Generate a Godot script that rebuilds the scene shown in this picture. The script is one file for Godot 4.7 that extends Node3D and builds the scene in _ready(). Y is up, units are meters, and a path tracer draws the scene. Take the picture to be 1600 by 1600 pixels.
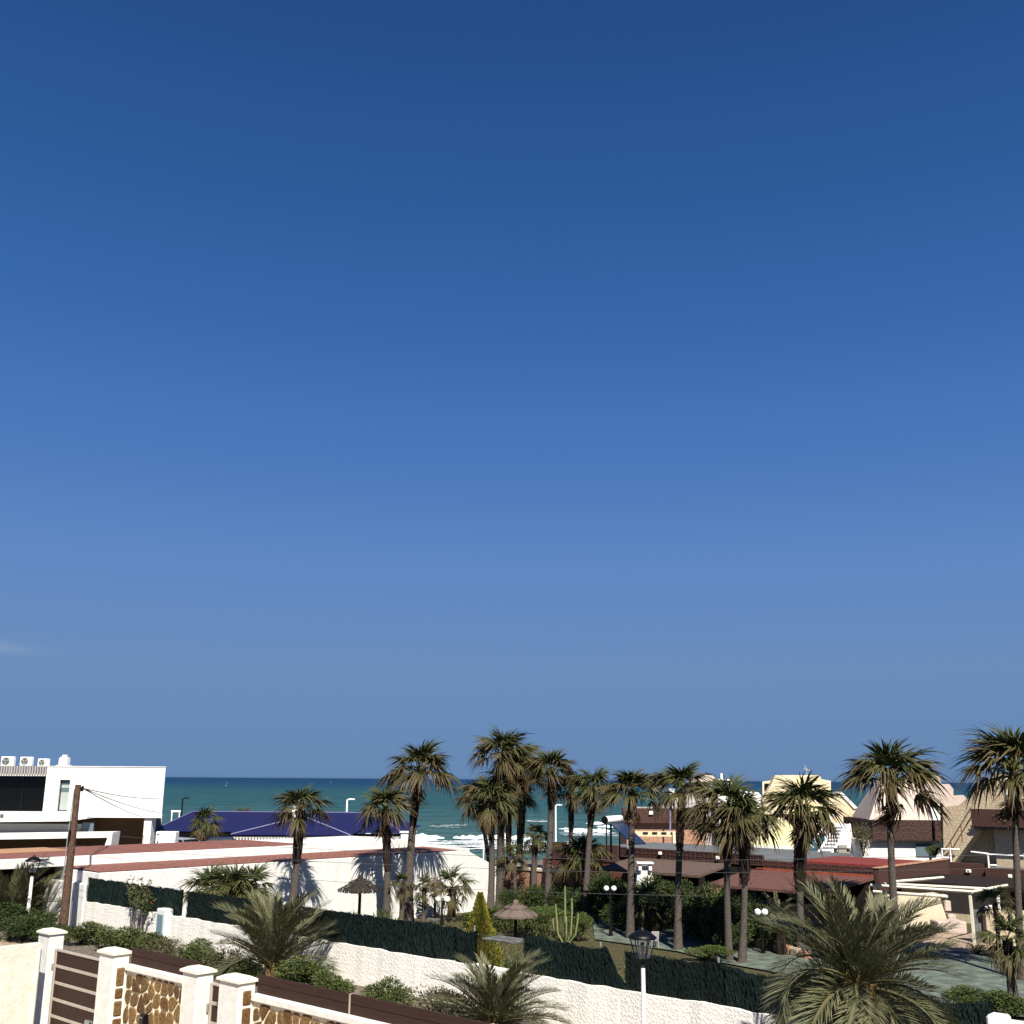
extends Node3D
# A seaside street seen from a first-floor terrace. World axes: +X towards the sea (across the street), Z along the street, y up, metres.

var taken := {}
var base_of := {}
var mt := {}
var rng := RandomNumberGenerator.new()
const VIEW_TURN := -0.8325   # yaw of buildings that do not follow the street grid (47.7 degrees)


# ---------------------------------------------------------------- scene tree helpers
func numbered(called: String) -> String:
	if not taken.has(called):
		taken[called] = 0
		return called
	taken[called] += 1
	return "%s_%03d" % [called, taken[called]]


func thing(called: String, label: String, category: String, at := Vector3.ZERO, turn := 0.0, group := "") -> Node3D:
	var o := Node3D.new()
	o.name = numbered(called)
	add_child(o)
	o.rotation.y = turn
	o.position = Basis(Vector3.UP, turn) * at
	base_of[o] = at
	o.set_meta("label", label)
	o.set_meta("category", category)
	if group != "":
		o.set_meta("group", group)
	return o


func part(called: String, shape, material: Material, parent: Node3D) -> MeshInstance3D:
	var m: Mesh
	if shape is SurfaceTool:
		shape.generate_normals()
		m = shape.commit()
	else:
		m = shape
	var i := MeshInstance3D.new()
	i.name = called
	i.mesh = m
	i.material_override = material
	parent.add_child(i, true)
	if base_of.has(parent):
		i.position = -base_of[parent]
	return i


func setting(called: String, shape, material: Material, label: String, kind := "structure") -> MeshInstance3D:
	var i := part(numbered(called), shape, material, self)
	i.set_meta("kind", kind)
	i.set_meta("label", label)
	return i


func copy_of(o: Node3D, at: Vector3, turn: float, label: String, size := 1.0) -> Node3D:
	var c: Node3D = o.duplicate()
	c.name = numbered(String(o.name).trim_suffix("_001"))
	add_child(c)
	c.position = at
	c.rotation.y = turn
	c.scale = Vector3.ONE * size
	c.set_meta("label", label)
	return c


# ---------------------------------------------------------------- shape helpers
func start() -> SurfaceTool:
	var st := SurfaceTool.new()
	st.begin(Mesh.PRIMITIVE_TRIANGLES)
	st.set_smooth_group(-1)
	st.set_color(Color.WHITE)
	return st


func tri_out(st: SurfaceTool, a: Vector3, b: Vector3, c: Vector3, centre: Vector3) -> void:
	st.add_vertex(a)
	if (b - a).cross(c - a).dot((a + b + c) / 3.0 - centre) > 0.0:
		st.add_vertex(c)
		st.add_vertex(b)
	else:
		st.add_vertex(b)
		st.add_vertex(c)


func quad_out(st: SurfaceTool, a: Vector3, b: Vector3, c: Vector3, d: Vector3, centre: Vector3) -> void:
	tri_out(st, a, b, c, centre)
	tri_out(st, a, c, d, centre)


func box(st: SurfaceTool, c: Vector3, s: Vector3, ch := 0.0, b := Basis()) -> void:
	var h := s * 0.5
	if ch <= 0.0:
		for ax in 3:
			for sg in [-1.0, 1.0]:
				var p := []
				for q in [[-1, -1], [1, -1], [1, 1], [-1, 1]]:
					var v := Vector3.ZERO
					v[ax] = sg * h[ax]
					v[(ax + 1) % 3] = q[0] * h[(ax + 1) % 3]
					v[(ax + 2) % 3] = q[1] * h[(ax + 2) % 3]
					p.append(c + b * v)
				quad_out(st, p[0], p[1], p[2], p[3], c)
		return
	for ax in 3:
		var u := (ax + 1) % 3
		var w := (ax + 2) % 3
		for sg in [-1.0, 1.0]:
			var p := []
			for q in [[-1, -1], [1, -1], [1, 1], [-1, 1]]:
				var v := Vector3.ZERO
				v[ax] = sg * h[ax]
				v[u] = q[0] * (h[u] - ch)
				v[w] = q[1] * (h[w] - ch)
				p.append(c + b * v)
			quad_out(st, p[0], p[1], p[2], p[3], c)
		for su in [-1.0, 1.0]:
			for sw in [-1.0, 1.0]:
				var e := []
				for t in [[-1, 0], [1, 0], [1, 1], [-1, 1]]:
					var v := Vector3.ZERO
					v[ax] = t[0] * (h[ax] - ch)
					v[u] = su * (h[u] - (ch if t[1] == 1 else 0.0))
					v[w] = sw * (h[w] - (0.0 if t[1] == 1 else ch))
					e.append(c + b * v)
				quad_out(st, e[0], e[1], e[2], e[3], c)
	for i in [-1.0, 1.0]:
		for j in [-1.0, 1.0]:
			for k in [-1.0, 1.0]:
				var p := []
				for ax in 3:
					var v := Vector3(i * (h.x - ch), j * (h.y - ch), k * (h.z - ch))
					v[ax] = [i, j, k][ax] * h[ax]
					p.append(c + b * v)
				tri_out(st, p[0], p[1], p[2], c)


func slab(st: SurfaceTool, lo: Vector3, hi: Vector3, ch := 0.0) -> void:
	box(st, (lo + hi) * 0.5, (hi - lo).abs(), ch)


func face(st: SurfaceTool, pts: Array, normal: Vector3) -> void:
	var c := Vector3.ZERO
	for p in pts:
		c += p
	c = c / pts.size() - normal
	for i in range(1, pts.size() - 1):
		tri_out(st, pts[0], pts[i], pts[i + 1], c)


func loft(st: SurfaceTool, low: Array, high: Array, cap_low := true, cap_high := true) -> void:
	var c := Vector3.ZERO
	for p in low + high:
		c += p
	c /= low.size() + high.size()
	var n := low.size()
	for i in n:
		var j := (i + 1) % n
		quad_out(st, low[i], low[j], high[j], high[i], c)
	if cap_low:
		for i in range(1, n - 1):
			tri_out(st, low[0], low[i], low[i + 1], c)
	if cap_high:
		for i in range(1, n - 1):
			tri_out(st, high[0], high[i], high[i + 1], c)


func extruded(st: SurfaceTool, poly: Array, along: Vector3) -> void:
	var other := []
	for p in poly:
		other.append(p + along)
	var c := Vector3.ZERO
	for p in poly + other:
		c += p
	c /= poly.size() * 2
	var n := poly.size()
	var ax := along.normalized()
	var u := ax.cross(Vector3.UP if absf(ax.y) < 0.9 else Vector3.RIGHT).normalized()
	var w := ax.cross(u)
	var flat := PackedVector2Array()
	for p in poly:
		flat.append(Vector2(p.dot(u), p.dot(w)))
	var idx := Geometry2D.triangulate_polygon(flat)
	for i in range(0, idx.size(), 3):
		tri_out(st, poly[idx[i]], poly[idx[i + 1]], poly[idx[i + 2]], poly[idx[i]] + ax)
		tri_out(st, other[idx[i]], other[idx[i + 1]], other[idx[i + 2]], other[idx[i]] - ax)
	var ccw := not Geometry2D.is_polygon_clockwise(flat)
	for i in n:
		var j := (i + 1) % n
		var e: Vector3 = poly[j] - poly[i]
		var out := e.cross(ax) * (1.0 if ccw else -1.0)
		if flat.size() > 2:
			var t: Vector3 = (poly[i] + poly[j]) * 0.5 + out.normalized() * 0.001
			if Geometry2D.is_point_in_polygon(Vector2(t.dot(u), t.dot(w)), flat):
				out = -out
		quad_out(st, poly[i], poly[j], other[j], other[i], (poly[i] + other[j]) * 0.5 - out)


func tube(st: SurfaceTool, pts: Array, radii: Array, n := 8, cap := true, smooth := true) -> void:
	st.set_smooth_group(0 if smooth else -1)
	var rings := []
	for i in pts.size():
		var d: Vector3 = (pts[mini(i + 1, pts.size() - 1)] - pts[maxi(i - 1, 0)]).normalized()
		var u := d.cross(Vector3.UP if absf(d.y) < 0.9 else Vector3.RIGHT).normalized()
		var w := d.cross(u)
		var ring := []
		for k in n:
			var a := TAU * k / n
			ring.append(pts[i] + (u * cos(a) + w * sin(a)) * radii[i])
		rings.append(ring)
	for i in pts.size() - 1:
		for k in n:
			var l := (k + 1) % n
			quad_out(st, rings[i][k], rings[i][l], rings[i + 1][l], rings[i + 1][k], (pts[i] + pts[i + 1]) * 0.5)
	st.set_smooth_group(-1)
	if cap:
		for e in [0, pts.size() - 1]:
			var inner: Vector3 = pts[1 if e == 0 else e - 1]
			for k in n:
				tri_out(st, pts[e], rings[e][k], rings[e][(k + 1) % n], inner)


func lathe(st: SurfaceTool, profile: Array, n: int, c := Vector3.ZERO, smooth := true) -> void:   # profile of Vector2(radius, y), bottom to top
	st.set_smooth_group(0 if smooth else -1)
	for i in profile.size() - 1:
		var p: Vector2 = profile[i]
		var q: Vector2 = profile[i + 1]
		var mid := c + Vector3(0, (p.y + q.y) * 0.5, 0)
		var flip := q.y < p.y
		for k in n:
			var a := TAU * k / n
			var b := TAU * (k + 1) / n
			var v := [c + Vector3(p.x * cos(a), p.y, p.x * sin(a)), c + Vector3(p.x * cos(b), p.y, p.x * sin(b)), c + Vector3(q.x * cos(b), q.y, q.x * sin(b)), c + Vector3(q.x * cos(a), q.y, q.x * sin(a))]
			var ref := mid
			if absf(q.y - p.y) < absf(q.x - p.x) * 0.2:
				ref = mid + Vector3(0, -1.0 if q.x < p.x else 1.0, 0) + Vector3.ZERO
			elif flip:
				ref = mid
			if p.x > 1e-5:
				tri_out(st, v[0], v[1], v[2], ref)
			if q.x > 1e-5:
				tri_out(st, v[0], v[2], v[3], ref)
			elif p.x > 1e-5:
				pass
	st.set_smooth_group(-1)


func ball(st: SurfaceTool, c: Vector3, r: float, n := 14, squash := 1.0) -> void:
	var prof := []
	for i in range(0, n / 2 + 1):
		var a := -PI / 2 + PI * i / (n / 2)
		prof.append(Vector2(maxf(cos(a) * r, 0.0) if i > 0 and i < n / 2 else 0.0, sin(a) * r * squash))
	st.set_smooth_group(0)
	for i in prof.size() - 1:
		for k in n:
			var a := TAU * k / n
			var b := TAU * (k + 1) / n
			var p: Vector2 = prof[i]
			var q: Vector2 = prof[i + 1]
			var v0 := c + Vector3(p.x * cos(a), p.y, p.x * sin(a))
			var v1 := c + Vector3(p.x * cos(b), p.y, p.x * sin(b))
			var v2 := c + Vector3(q.x * cos(b), q.y, q.x * sin(b))
			var v3 := c + Vector3(q.x * cos(a), q.y, q.x * sin(a))
			if p.x > 1e-5:
				tri_out(st, v0, v1, v2, c)
			if q.x > 1e-5:
				tri_out(st, v0, v2, v3, c)
	st.set_smooth_group(-1)


class Leaves:
	var v := PackedVector3Array()
	var n := PackedVector3Array()
	var c := PackedColorArray()

	func tri(a: Vector3, b: Vector3, d: Vector3, col: Color, col2: Color) -> void:
		var nn := (d - a).cross(b - a).normalized()
		if nn.y < 0.0:
			nn = -nn
			v.append_array([a, d, b])
			c.append_array([col, col2, col])
		else:
			v.append_array([a, b, d])
			c.append_array([col, col, col2])
		n.append_array([nn, nn, nn])

	func blade(a: Vector3, dir: Vector3, side: Vector3, length: float, width: float, bend: Vector3, col: Color, tip: Color) -> void:
		var m := a + dir * length * 0.5
		var e := a + dir * length + bend * length
		tri(a, m + side * width * 0.5, m - side * width * 0.5, col, col)
		tri(m - side * width * 0.5, m + side * width * 0.5, e, col, tip)

	func mesh() -> ArrayMesh:
		var arr := []
		arr.resize(Mesh.ARRAY_MAX)
		arr[Mesh.ARRAY_VERTEX] = v
		arr[Mesh.ARRAY_NORMAL] = n
		arr[Mesh.ARRAY_COLOR] = c
		var m := ArrayMesh.new()
		m.add_surface_from_arrays(Mesh.PRIMITIVE_TRIANGLES, arr)
		return m


# ---------------------------------------------------------------- textures and materials
func noise_image(sid: int, freq: float, size: int, octaves := 4, kind := FastNoiseLite.TYPE_SIMPLEX_SMOOTH) -> Image:
	var f := FastNoiseLite.new()
	f.seed = sid
	f.noise_type = kind
	f.frequency = freq
	f.fractal_octaves = octaves
	return f.get_seamless_image(size, size)


func tone(im: Image, lo: Color, hi: Color, power := 1.0) -> ImageTexture:   # grey noise to a colour ramp
	var src: Image = im.duplicate()
	src.convert(Image.FORMAT_L8)
	var d := src.get_data()
	var out := PackedByteArray()
	out.resize(d.size() * 3)
	var ramp := []
	for i in 256:
		var c := lo.lerp(hi, pow(i / 255.0, power))
		ramp.append([int(c.r * 255), int(c.g * 255), int(c.b * 255)])
	for i in d.size():
		var r = ramp[d[i]]
		out[i * 3] = r[0]
		out[i * 3 + 1] = r[1]
		out[i * 3 + 2] = r[2]
	return ImageTexture.create_from_image(Image.create_from_data(src.get_width(), src.get_height(), false, Image.FORMAT_RGB8, out))


func bumps(im: Image, strength: float) -> ImageTexture:
	var b: Image = im.duplicate()
	b.convert(Image.FORMAT_RGBA8)
	b.bump_map_to_normal_map(strength)
	return ImageTexture.create_from_image(b)


func squeezed(im: Image, w: int, h: int) -> Image:   # stretch noise into fibres
	var b: Image = im.duplicate()
	b.resize(w, h, Image.INTERPOLATE_CUBIC)
	return b


func mat(called: String, albedo: Color, rough := 0.85, tex: Texture2D = null, scale := Vector3.ONE, nrm: Texture2D = null, nscale := 1.0, spec := 0.4) -> StandardMaterial3D:
	var m := StandardMaterial3D.new()
	m.resource_name = called
	m.albedo_color = albedo
	m.roughness = rough
	m.metallic_specular = spec
	if tex or nrm:
		m.uv1_triplanar = true
		m.uv1_world_triplanar = true
		m.uv1_scale = scale
	if tex:
		m.albedo_texture = tex
	if nrm:
		m.normal_enabled = true
		m.normal_texture = nrm
		m.normal_scale = nscale
	mt[called] = m
	return m


func lin(r: float, g: float, b: float) -> Color:
	return Color(r, g, b)


func make_materials() -> void:
	var n_soft := noise_image(3, 0.008, 512, 4)
	var n_mid := noise_image(5, 0.02, 512, 5)
	var n_fine := noise_image(7, 0.06, 512, 4)
	var n_cell := noise_image(9, 0.045, 512, 2, FastNoiseLite.TYPE_CELLULAR)
	var mottle := tone(n_mid, Color(0.90, 0.90, 0.88), Color(1, 1, 1))
	var dirt := tone(n_soft, Color(0.80, 0.77, 0.72), Color(1, 1, 1), 0.6)
	var strong := tone(n_mid, Color(0.62, 0.60, 0.58), Color(1.0, 1.0, 1.0))
	var grainy := tone(n_fine, Color(0.55, 0.55, 0.55), Color(1, 1, 1))
	var b_fine := bumps(n_fine, 4.0)
	var b_mid := bumps(n_mid, 6.0)
	var b_cell := bumps(n_cell, 5.0)
	var fib := noise_image(21, 0.05, 512, 4)
	var fibre_v := squeezed(fib, 512, 64)    # u varies fast, v slowly
	var fibre_h := squeezed(fib, 64, 512)
	var t_fibre_v := tone(fibre_v, Color(0.45, 0.45, 0.45), Color(1, 1, 1))
	var t_fibre_h := tone(fibre_h, Color(0.62, 0.60, 0.58), Color(1, 1, 1))
	var b_fibre_v := bumps(fibre_v, 6.0)
	var b_fibre_h := bumps(fibre_h, 3.0)

	mat("white_plaster", Color(0.865, 0.865, 0.86), 0.9, tone(n_mid, Color(0.90, 0.895, 0.88), Color(1, 1, 1), 0.55), Vector3(0.35, 0.07, 0.35), b_fine, 0.15)
	mat("white_smooth", Color(0.885, 0.89, 0.90), 0.8, mottle, Vector3.ONE * 0.10, b_mid, 0.1)
	mat("white_rough", Color(0.96, 0.955, 0.94), 0.95, tone(n_cell, Color(0.86, 0.84, 0.81), Color(1, 1, 1), 0.6), Vector3.ONE * 0.75, b_cell, 0.75)
	mat("cream", Color(0.83, 0.83, 0.785), 0.85, mottle, Vector3.ONE * 0.4, b_fine, 0.25)
	mat("cream_house", Color(0.88, 0.825, 0.71), 0.9, dirt, Vector3.ONE * 0.2, b_mid, 0.3)
	mat("pale_yellow", Color(0.93, 0.91, 0.72), 0.9, mottle, Vector3.ONE * 0.3, b_fine, 0.2)
	mat("pillar_white", Color(0.89, 0.885, 0.87), 0.8, mottle, Vector3.ONE * 0.5, b_fine, 0.12)
	mat("cap_stone", Color(0.90, 0.875, 0.82), 0.8, mottle, Vector3.ONE * 0.9, b_fine, 0.2)
	mat("mortar", Color(0.95, 0.91, 0.80), 0.95, mottle, Vector3.ONE * 1.2, b_fine, 0.5)
	var k := 0
	for c in [Color(0.53, 0.42, 0.26), Color(0.46, 0.345, 0.20), Color(0.58, 0.465, 0.295), Color(0.49, 0.40, 0.27), Color(0.40, 0.305, 0.19)]:
		mat("stone_%d" % k, c, 0.9, strong, Vector3.ONE * (1.4 + 0.2 * k), b_mid, 0.9)
		k += 1
	mat("brown_board", Color(0.25, 0.16, 0.125), 0.75, t_fibre_h, Vector3(0.3, 3.2, 0.10), b_fibre_h, 0.4)
	mat("rail_light", Color(0.68, 0.645, 0.61), 0.5, mottle, Vector3.ONE * 0.6, null, 1.0)
	mat("grey_metal", Color(0.50, 0.50, 0.50), 0.45)
	mat("dark_metal", Color(0.06, 0.06, 0.065), 0.4)
	mat("black_metal", Color(0.035, 0.035, 0.045), 0.45)
	mat("steel", Color(0.62, 0.64, 0.66), 0.3).metallic = 0.8
	mat("white_paint", Color(0.93, 0.93, 0.93), 0.45)
	mat("white_plastic", Color(0.93, 0.93, 0.92), 0.35)
	mat("grey_vent", Color(0.55, 0.55, 0.54), 0.7)
	mat("opal", Color(0.95, 0.95, 0.95), 0.25)
	mat("meter_door", Color(0.45, 0.56, 0.62), 0.5, mottle, Vector3.ONE * 0.8)
	mat("pole_wood", Color(0.44, 0.34, 0.28), 0.9, t_fibre_v, Vector3(0.9, 0.25, 0.9), b_fibre_v, 0.5)
	mat("wire", Color(0.34, 0.34, 0.35), 0.6)
	mat("screen_green", Color(0.10, 0.155, 0.145), 0.95, t_fibre_v, Vector3(1.4, 0.5, 1.4), b_fibre_v, 1.5, 0.2)
	mat("screen_green_b", Color(0.085, 0.15, 0.15), 0.95, t_fibre_v, Vector3(1.1, 0.4, 1.1), b_fibre_v, 1.5, 0.2)
	mat("screen_green_c", Color(0.12, 0.165, 0.14), 0.95, t_fibre_v, Vector3(1.7, 0.6, 1.7), b_fibre_v, 1.5, 0.2)
	mat("terracotta", Color(0.60, 0.40, 0.355), 0.85, strong, Vector3.ONE * 0.6, b_mid, 0.5)
	mat("roof_red", Color(0.56, 0.24, 0.22), 0.8, strong, Vector3.ONE * 0.5, b_mid, 0.4)
	mat("roof_maroon", Color(0.46, 0.315, 0.295), 0.85, t_fibre_h, Vector3(0.8, 1.0, 0.2), b_fibre_h, 0.4)
	mat("roof_brown", Color(0.44, 0.37, 0.34), 0.85, t_fibre_h, Vector3(0.8, 1.0, 0.2), b_fibre_h, 0.4)
	mat("orange_edge", Color(0.66, 0.32, 0.22), 0.8, strong, Vector3.ONE * 0.8)
	mat("brown_clad", Color(0.34, 0.235, 0.215), 0.85, strong, Vector3.ONE * 1.3, b_cell, 0.9)
	mat("brown_reed", Color(0.37, 0.27, 0.25), 0.9, t_fibre_v, Vector3(0.9, 0.3, 0.9), b_fibre_v, 0.8)
	mat("stone_clad", Color(0.52, 0.42, 0.30), 0.95, strong, Vector3.ONE * 1.1, b_cell, 1.2)
	mat("speckled", Color(0.86, 0.80, 0.70), 0.95, tone(n_cell, Color(0.70, 0.67, 0.62), Color(1, 1, 1)), Vector3.ONE * 0.55, b_cell, 0.9)
	mat("pale_render", Color(0.77, 0.715, 0.69), 0.9, dirt, Vector3.ONE * 0.3, b_mid, 0.3)
	mat("pale_grey_render", Color(0.66, 0.65, 0.66), 0.9, dirt, Vector3.ONE * 0.3, b_mid, 0.4)
	mat("beige_wall", Color(0.72, 0.66, 0.57), 0.9, mottle, Vector3.ONE * 0.3, b_fine, 0.2)
	mat("peach_wall", Color(0.76, 0.60, 0.50), 0.9, strong, Vector3.ONE * 0.5, b_mid, 0.3)
	mat("pink_brick", Color(0.70, 0.53, 0.44), 0.9, strong, Vector3.ONE * 0.8, b_cell, 0.5)
	mat("flat_roof", Color(0.40, 0.42, 0.44), 0.9, dirt, Vector3.ONE * 0.15, b_fine, 0.3)
	mat("grey_concrete", Color(0.45, 0.46, 0.46), 0.9, strong, Vector3.ONE * 0.4, b_fine, 0.3)
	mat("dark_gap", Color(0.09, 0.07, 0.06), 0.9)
	mat("dark_wood", Color(0.17, 0.11, 0.085), 0.8, t_fibre_v, Vector3(0.9, 0.3, 0.9), b_fibre_v, 0.5)
	mat("dark_glass", Color(0.03, 0.04, 0.045), 0.12)
	mat("grey_glass", Color(0.36, 0.42, 0.46), 0.15)
	mat("blind", Color(0.62, 0.66, 0.64), 0.6)
	mat("blue_tile", Color(0.125, 0.13, 0.31), 0.55, tone(n_fine, Color(0.72, 0.72, 0.78), Color(1, 1, 1)), Vector3.ONE * 0.5, b_fine, 0.5)
	mat("ridge_white", Color(0.48, 0.48, 0.62), 0.7)
	mat("solar_blue", Color(0.13, 0.17, 0.27), 0.4)
	mat("court", Color(0.44, 0.49, 0.455), 0.9, strong, Vector3.ONE * 0.16, b_fine, 0.3)
	mat("paving_light", Color(0.74, 0.66, 0.58), 0.9, strong, Vector3.ONE * 0.5, b_fine, 0.3)
	mat("soil", Color(0.50, 0.465, 0.42), 0.98, strong, Vector3.ONE * 0.5, b_mid, 0.8)
	mat("grass_ground", Color(0.33, 0.32, 0.20), 0.98, strong, Vector3.ONE * 0.4, b_mid, 1.0)
	mat("asphalt", Color(0.25, 0.25, 0.25), 0.95, grainy, Vector3.ONE * 0.6, b_fine, 0.6)
	mat("sand", Color(0.62, 0.57, 0.50), 0.98, dirt, Vector3.ONE * 0.1, b_mid, 0.5)
	mat("wet_sand", Color(0.40, 0.44, 0.46), 0.6, dirt, Vector3.ONE * 0.05, b_mid, 0.2)
	mat("thatch_grey", Color(0.50, 0.45, 0.42), 0.98, t_fibre_h, Vector3(1.0, 1.0, 1.0), b_fibre_h, 0.6)
	mat("thatch_dark", Color(0.22, 0.20, 0.185), 0.98, t_fibre_h, Vector3(1.0, 1.0, 1.0), b_fibre_h, 0.6)
	mat("trunk_grey", Color(0.42, 0.39, 0.37), 0.95, tone(n_mid, Color(0.45, 0.43, 0.41), Color(1, 1, 1)), Vector3(0.8, 3.4, 0.8), b_mid, 0.9)
	mat("trunk_boots", Color(0.21, 0.16, 0.135), 0.98, strong, Vector3.ONE * 1.6, b_cell, 1.0)
	mat("car_blue", Color(0.13, 0.17, 0.30), 0.25)
	mat("car_silver", Color(0.55, 0.58, 0.60), 0.3)
	mat("cream_buttress", Color(0.80, 0.755, 0.665), 0.9, mottle, Vector3.ONE * 0.4, b_fine, 0.2)
	mat("pergola_white", Color(0.84, 0.82, 0.76), 0.5)
	mat("fan_grey", Color(0.30, 0.30, 0.30), 0.7)
	mat("rubber", Color(0.04, 0.04, 0.04), 0.8)
	mat("cactus", Color(0.47, 0.51, 0.34), 0.8, mottle, Vector3.ONE * 2.0)
	var f := mat("foliage", Color.WHITE, 0.62, null, Vector3.ONE, null, 1.0, 0.35)
	f.vertex_color_use_as_albedo = true
	f.backlight_enabled = true
	f.backlight = Color(0.24, 0.30, 0.10)
	var s := mat("sea", Color.WHITE, 0.55, tone(n_soft, Color(0.80, 0.83, 0.85), Color(1, 1, 1)), Vector3(0.012, 0.012, 0.012), bumps(noise_image(31, 0.02, 512, 5), 10.0), 1.2, 0.18)
	s.vertex_color_use_as_albedo = true
	mat("foam", Color(0.93, 0.95, 0.96), 0.9, tone(n_mid, Color(0.86, 0.89, 0.91), Color(1, 1, 1)), Vector3.ONE * 0.25, b_mid, 1.0)


func sky_picture() -> ImageTexture:
	# clear air only: a blue that deepens upwards, a little paler towards the left of the sea, one faint wisp low in the north-west
	var w := 2048
	var h := 1024
	var im := Image.create(w, h, false, Image.FORMAT_RGBF)
	var stops := [[-90.0, Color(0.30, 0.40, 0.48)], [-1.0, Color(0.415, 0.545, 0.70)], [0.0, Color(0.415, 0.545, 0.712)], [5.5, Color(0.430, 0.563, 0.748)], [10.7, Color(0.386, 0.545, 0.770)], [17.5, Color(0.296, 0.473, 0.738)], [24.3, Color(0.222, 0.410, 0.676)], [30.8, Color(0.180, 0.362, 0.606)], [39.8, Color(0.148, 0.303, 0.530)], [60.0, Color(0.125, 0.265, 0.49)], [90.0, Color(0.115, 0.245, 0.46)]]
	for y in h:
		var el := 90.0 - 180.0 * (y + 0.5) / h
		var c := Color.BLACK
		for i in stops.size() - 1:
			if el >= stops[i][0] and el <= stops[i + 1][0]:
				var t: float = (el - stops[i][0]) / (stops[i + 1][0] - stops[i][0])
				t = lerpf(t, t * t * (3.0 - 2.0 * t), 0.35)
				c = stops[i][1].lerp(stops[i + 1][1], t)
		c = c.srgb_to_linear()
		for x in w:
			var az := 360.0 * (x + 0.5) / w    # from -Z, towards +X
			var side := cos(deg_to_rad(az - 10.0))
			var k := 0.95 + 0.025 * side
			var q := Color(c.r * k * (0.972 + 0.015 * side), c.g * k, c.b * k)
			var wx := (az - 21.6) / 2.2
			var wy := (el - 6.08 + 0.16 * wx) / 0.24
			var wisp := 0.15 * exp(-wx * wx - wy * wy)
			q = q.lerp(Color(0.62, 0.66, 0.72), wisp)
			im.set_pixel(x, y, Color(q.r / EXPOSURE, q.g / EXPOSURE, q.b / EXPOSURE))
	return ImageTexture.create_from_image(im)


const EXPOSURE := 1.7


func _ready() -> void:
	rng.seed = 11
	var cam := Camera3D.new()
	cam.name = "Camera"
	add_child(cam)
	cam.position = Vector3(0, 5.0, 0)
	cam.rotation = Vector3(0.246, -0.833, 0.007)
	cam.fov = 51.354
	cam.near = 0.1
	cam.far = 60000.0
	var env := Environment.new()
	env.background_mode = Environment.BG_SKY
	var sky := Sky.new()
	var pan := PanoramaSkyMaterial.new()
	pan.panorama = sky_picture()
	sky.sky_material = pan
	env.sky = sky
	env.tonemap_mode = Environment.TONE_MAPPER_LINEAR
	env.tonemap_exposure = EXPOSURE
	env.sdfgi_enabled = true
	env.ssao_enabled = true
	env.ssil_enabled = true
	var we := WorldEnvironment.new()
	we.name = "WorldEnvironment"
	we.environment = env
	add_child(we)
	var sun := DirectionalLight3D.new()
	sun.name = "Sun"
	add_child(sun)
	sun.rotation = Vector3(deg_to_rad(-46.0), deg_to_rad(-47.7 + 12.0), 0.0)
	sun.light_energy = 1.6
	sun.light_color = Color(1.0, 0.97, 0.915)
	sun.light_angular_distance = 0.5
	sun.shadow_enabled = true
	make_materials()
	make_ground()
	make_sea()
	make_near_wall()
	make_far_wall()
	make_white_house()
	make_villa()
	make_blue_house()
	make_terrace_house()
	make_far_houses()
	make_garden_masonry()
	make_plant_shapes()
	make_palms()
	make_date_palms()
	make_shrubs()
	make_furniture()
	make_street_things()


# ---------------------------------------------------------------- ground and sea
func view_point(u: float, y: float, forward: float) -> Vector3:
	return Basis(Vector3.UP, VIEW_TURN) * Vector3(u, y, -forward)


func sheet(st: SurfaceTool, x0: float, x1: float, z0: float, z1: float, y: float) -> void:
	face(st, [Vector3(x0, y, z0), Vector3(x1, y, z0), Vector3(x1, y, z1), Vector3(x0, y, z1)], Vector3.UP)


func flat_polygon(st: SurfaceTool, pts: Array) -> void:
	var flat := PackedVector2Array()
	for p in pts:
		flat.append(Vector2(p.x, p.z))
	var idx := Geometry2D.triangulate_polygon(flat)
	for i in range(0, idx.size(), 3):
		tri_out(st, pts[idx[i]], pts[idx[i + 1]], pts[idx[i + 2]], pts[idx[i]] - Vector3.UP)


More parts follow.
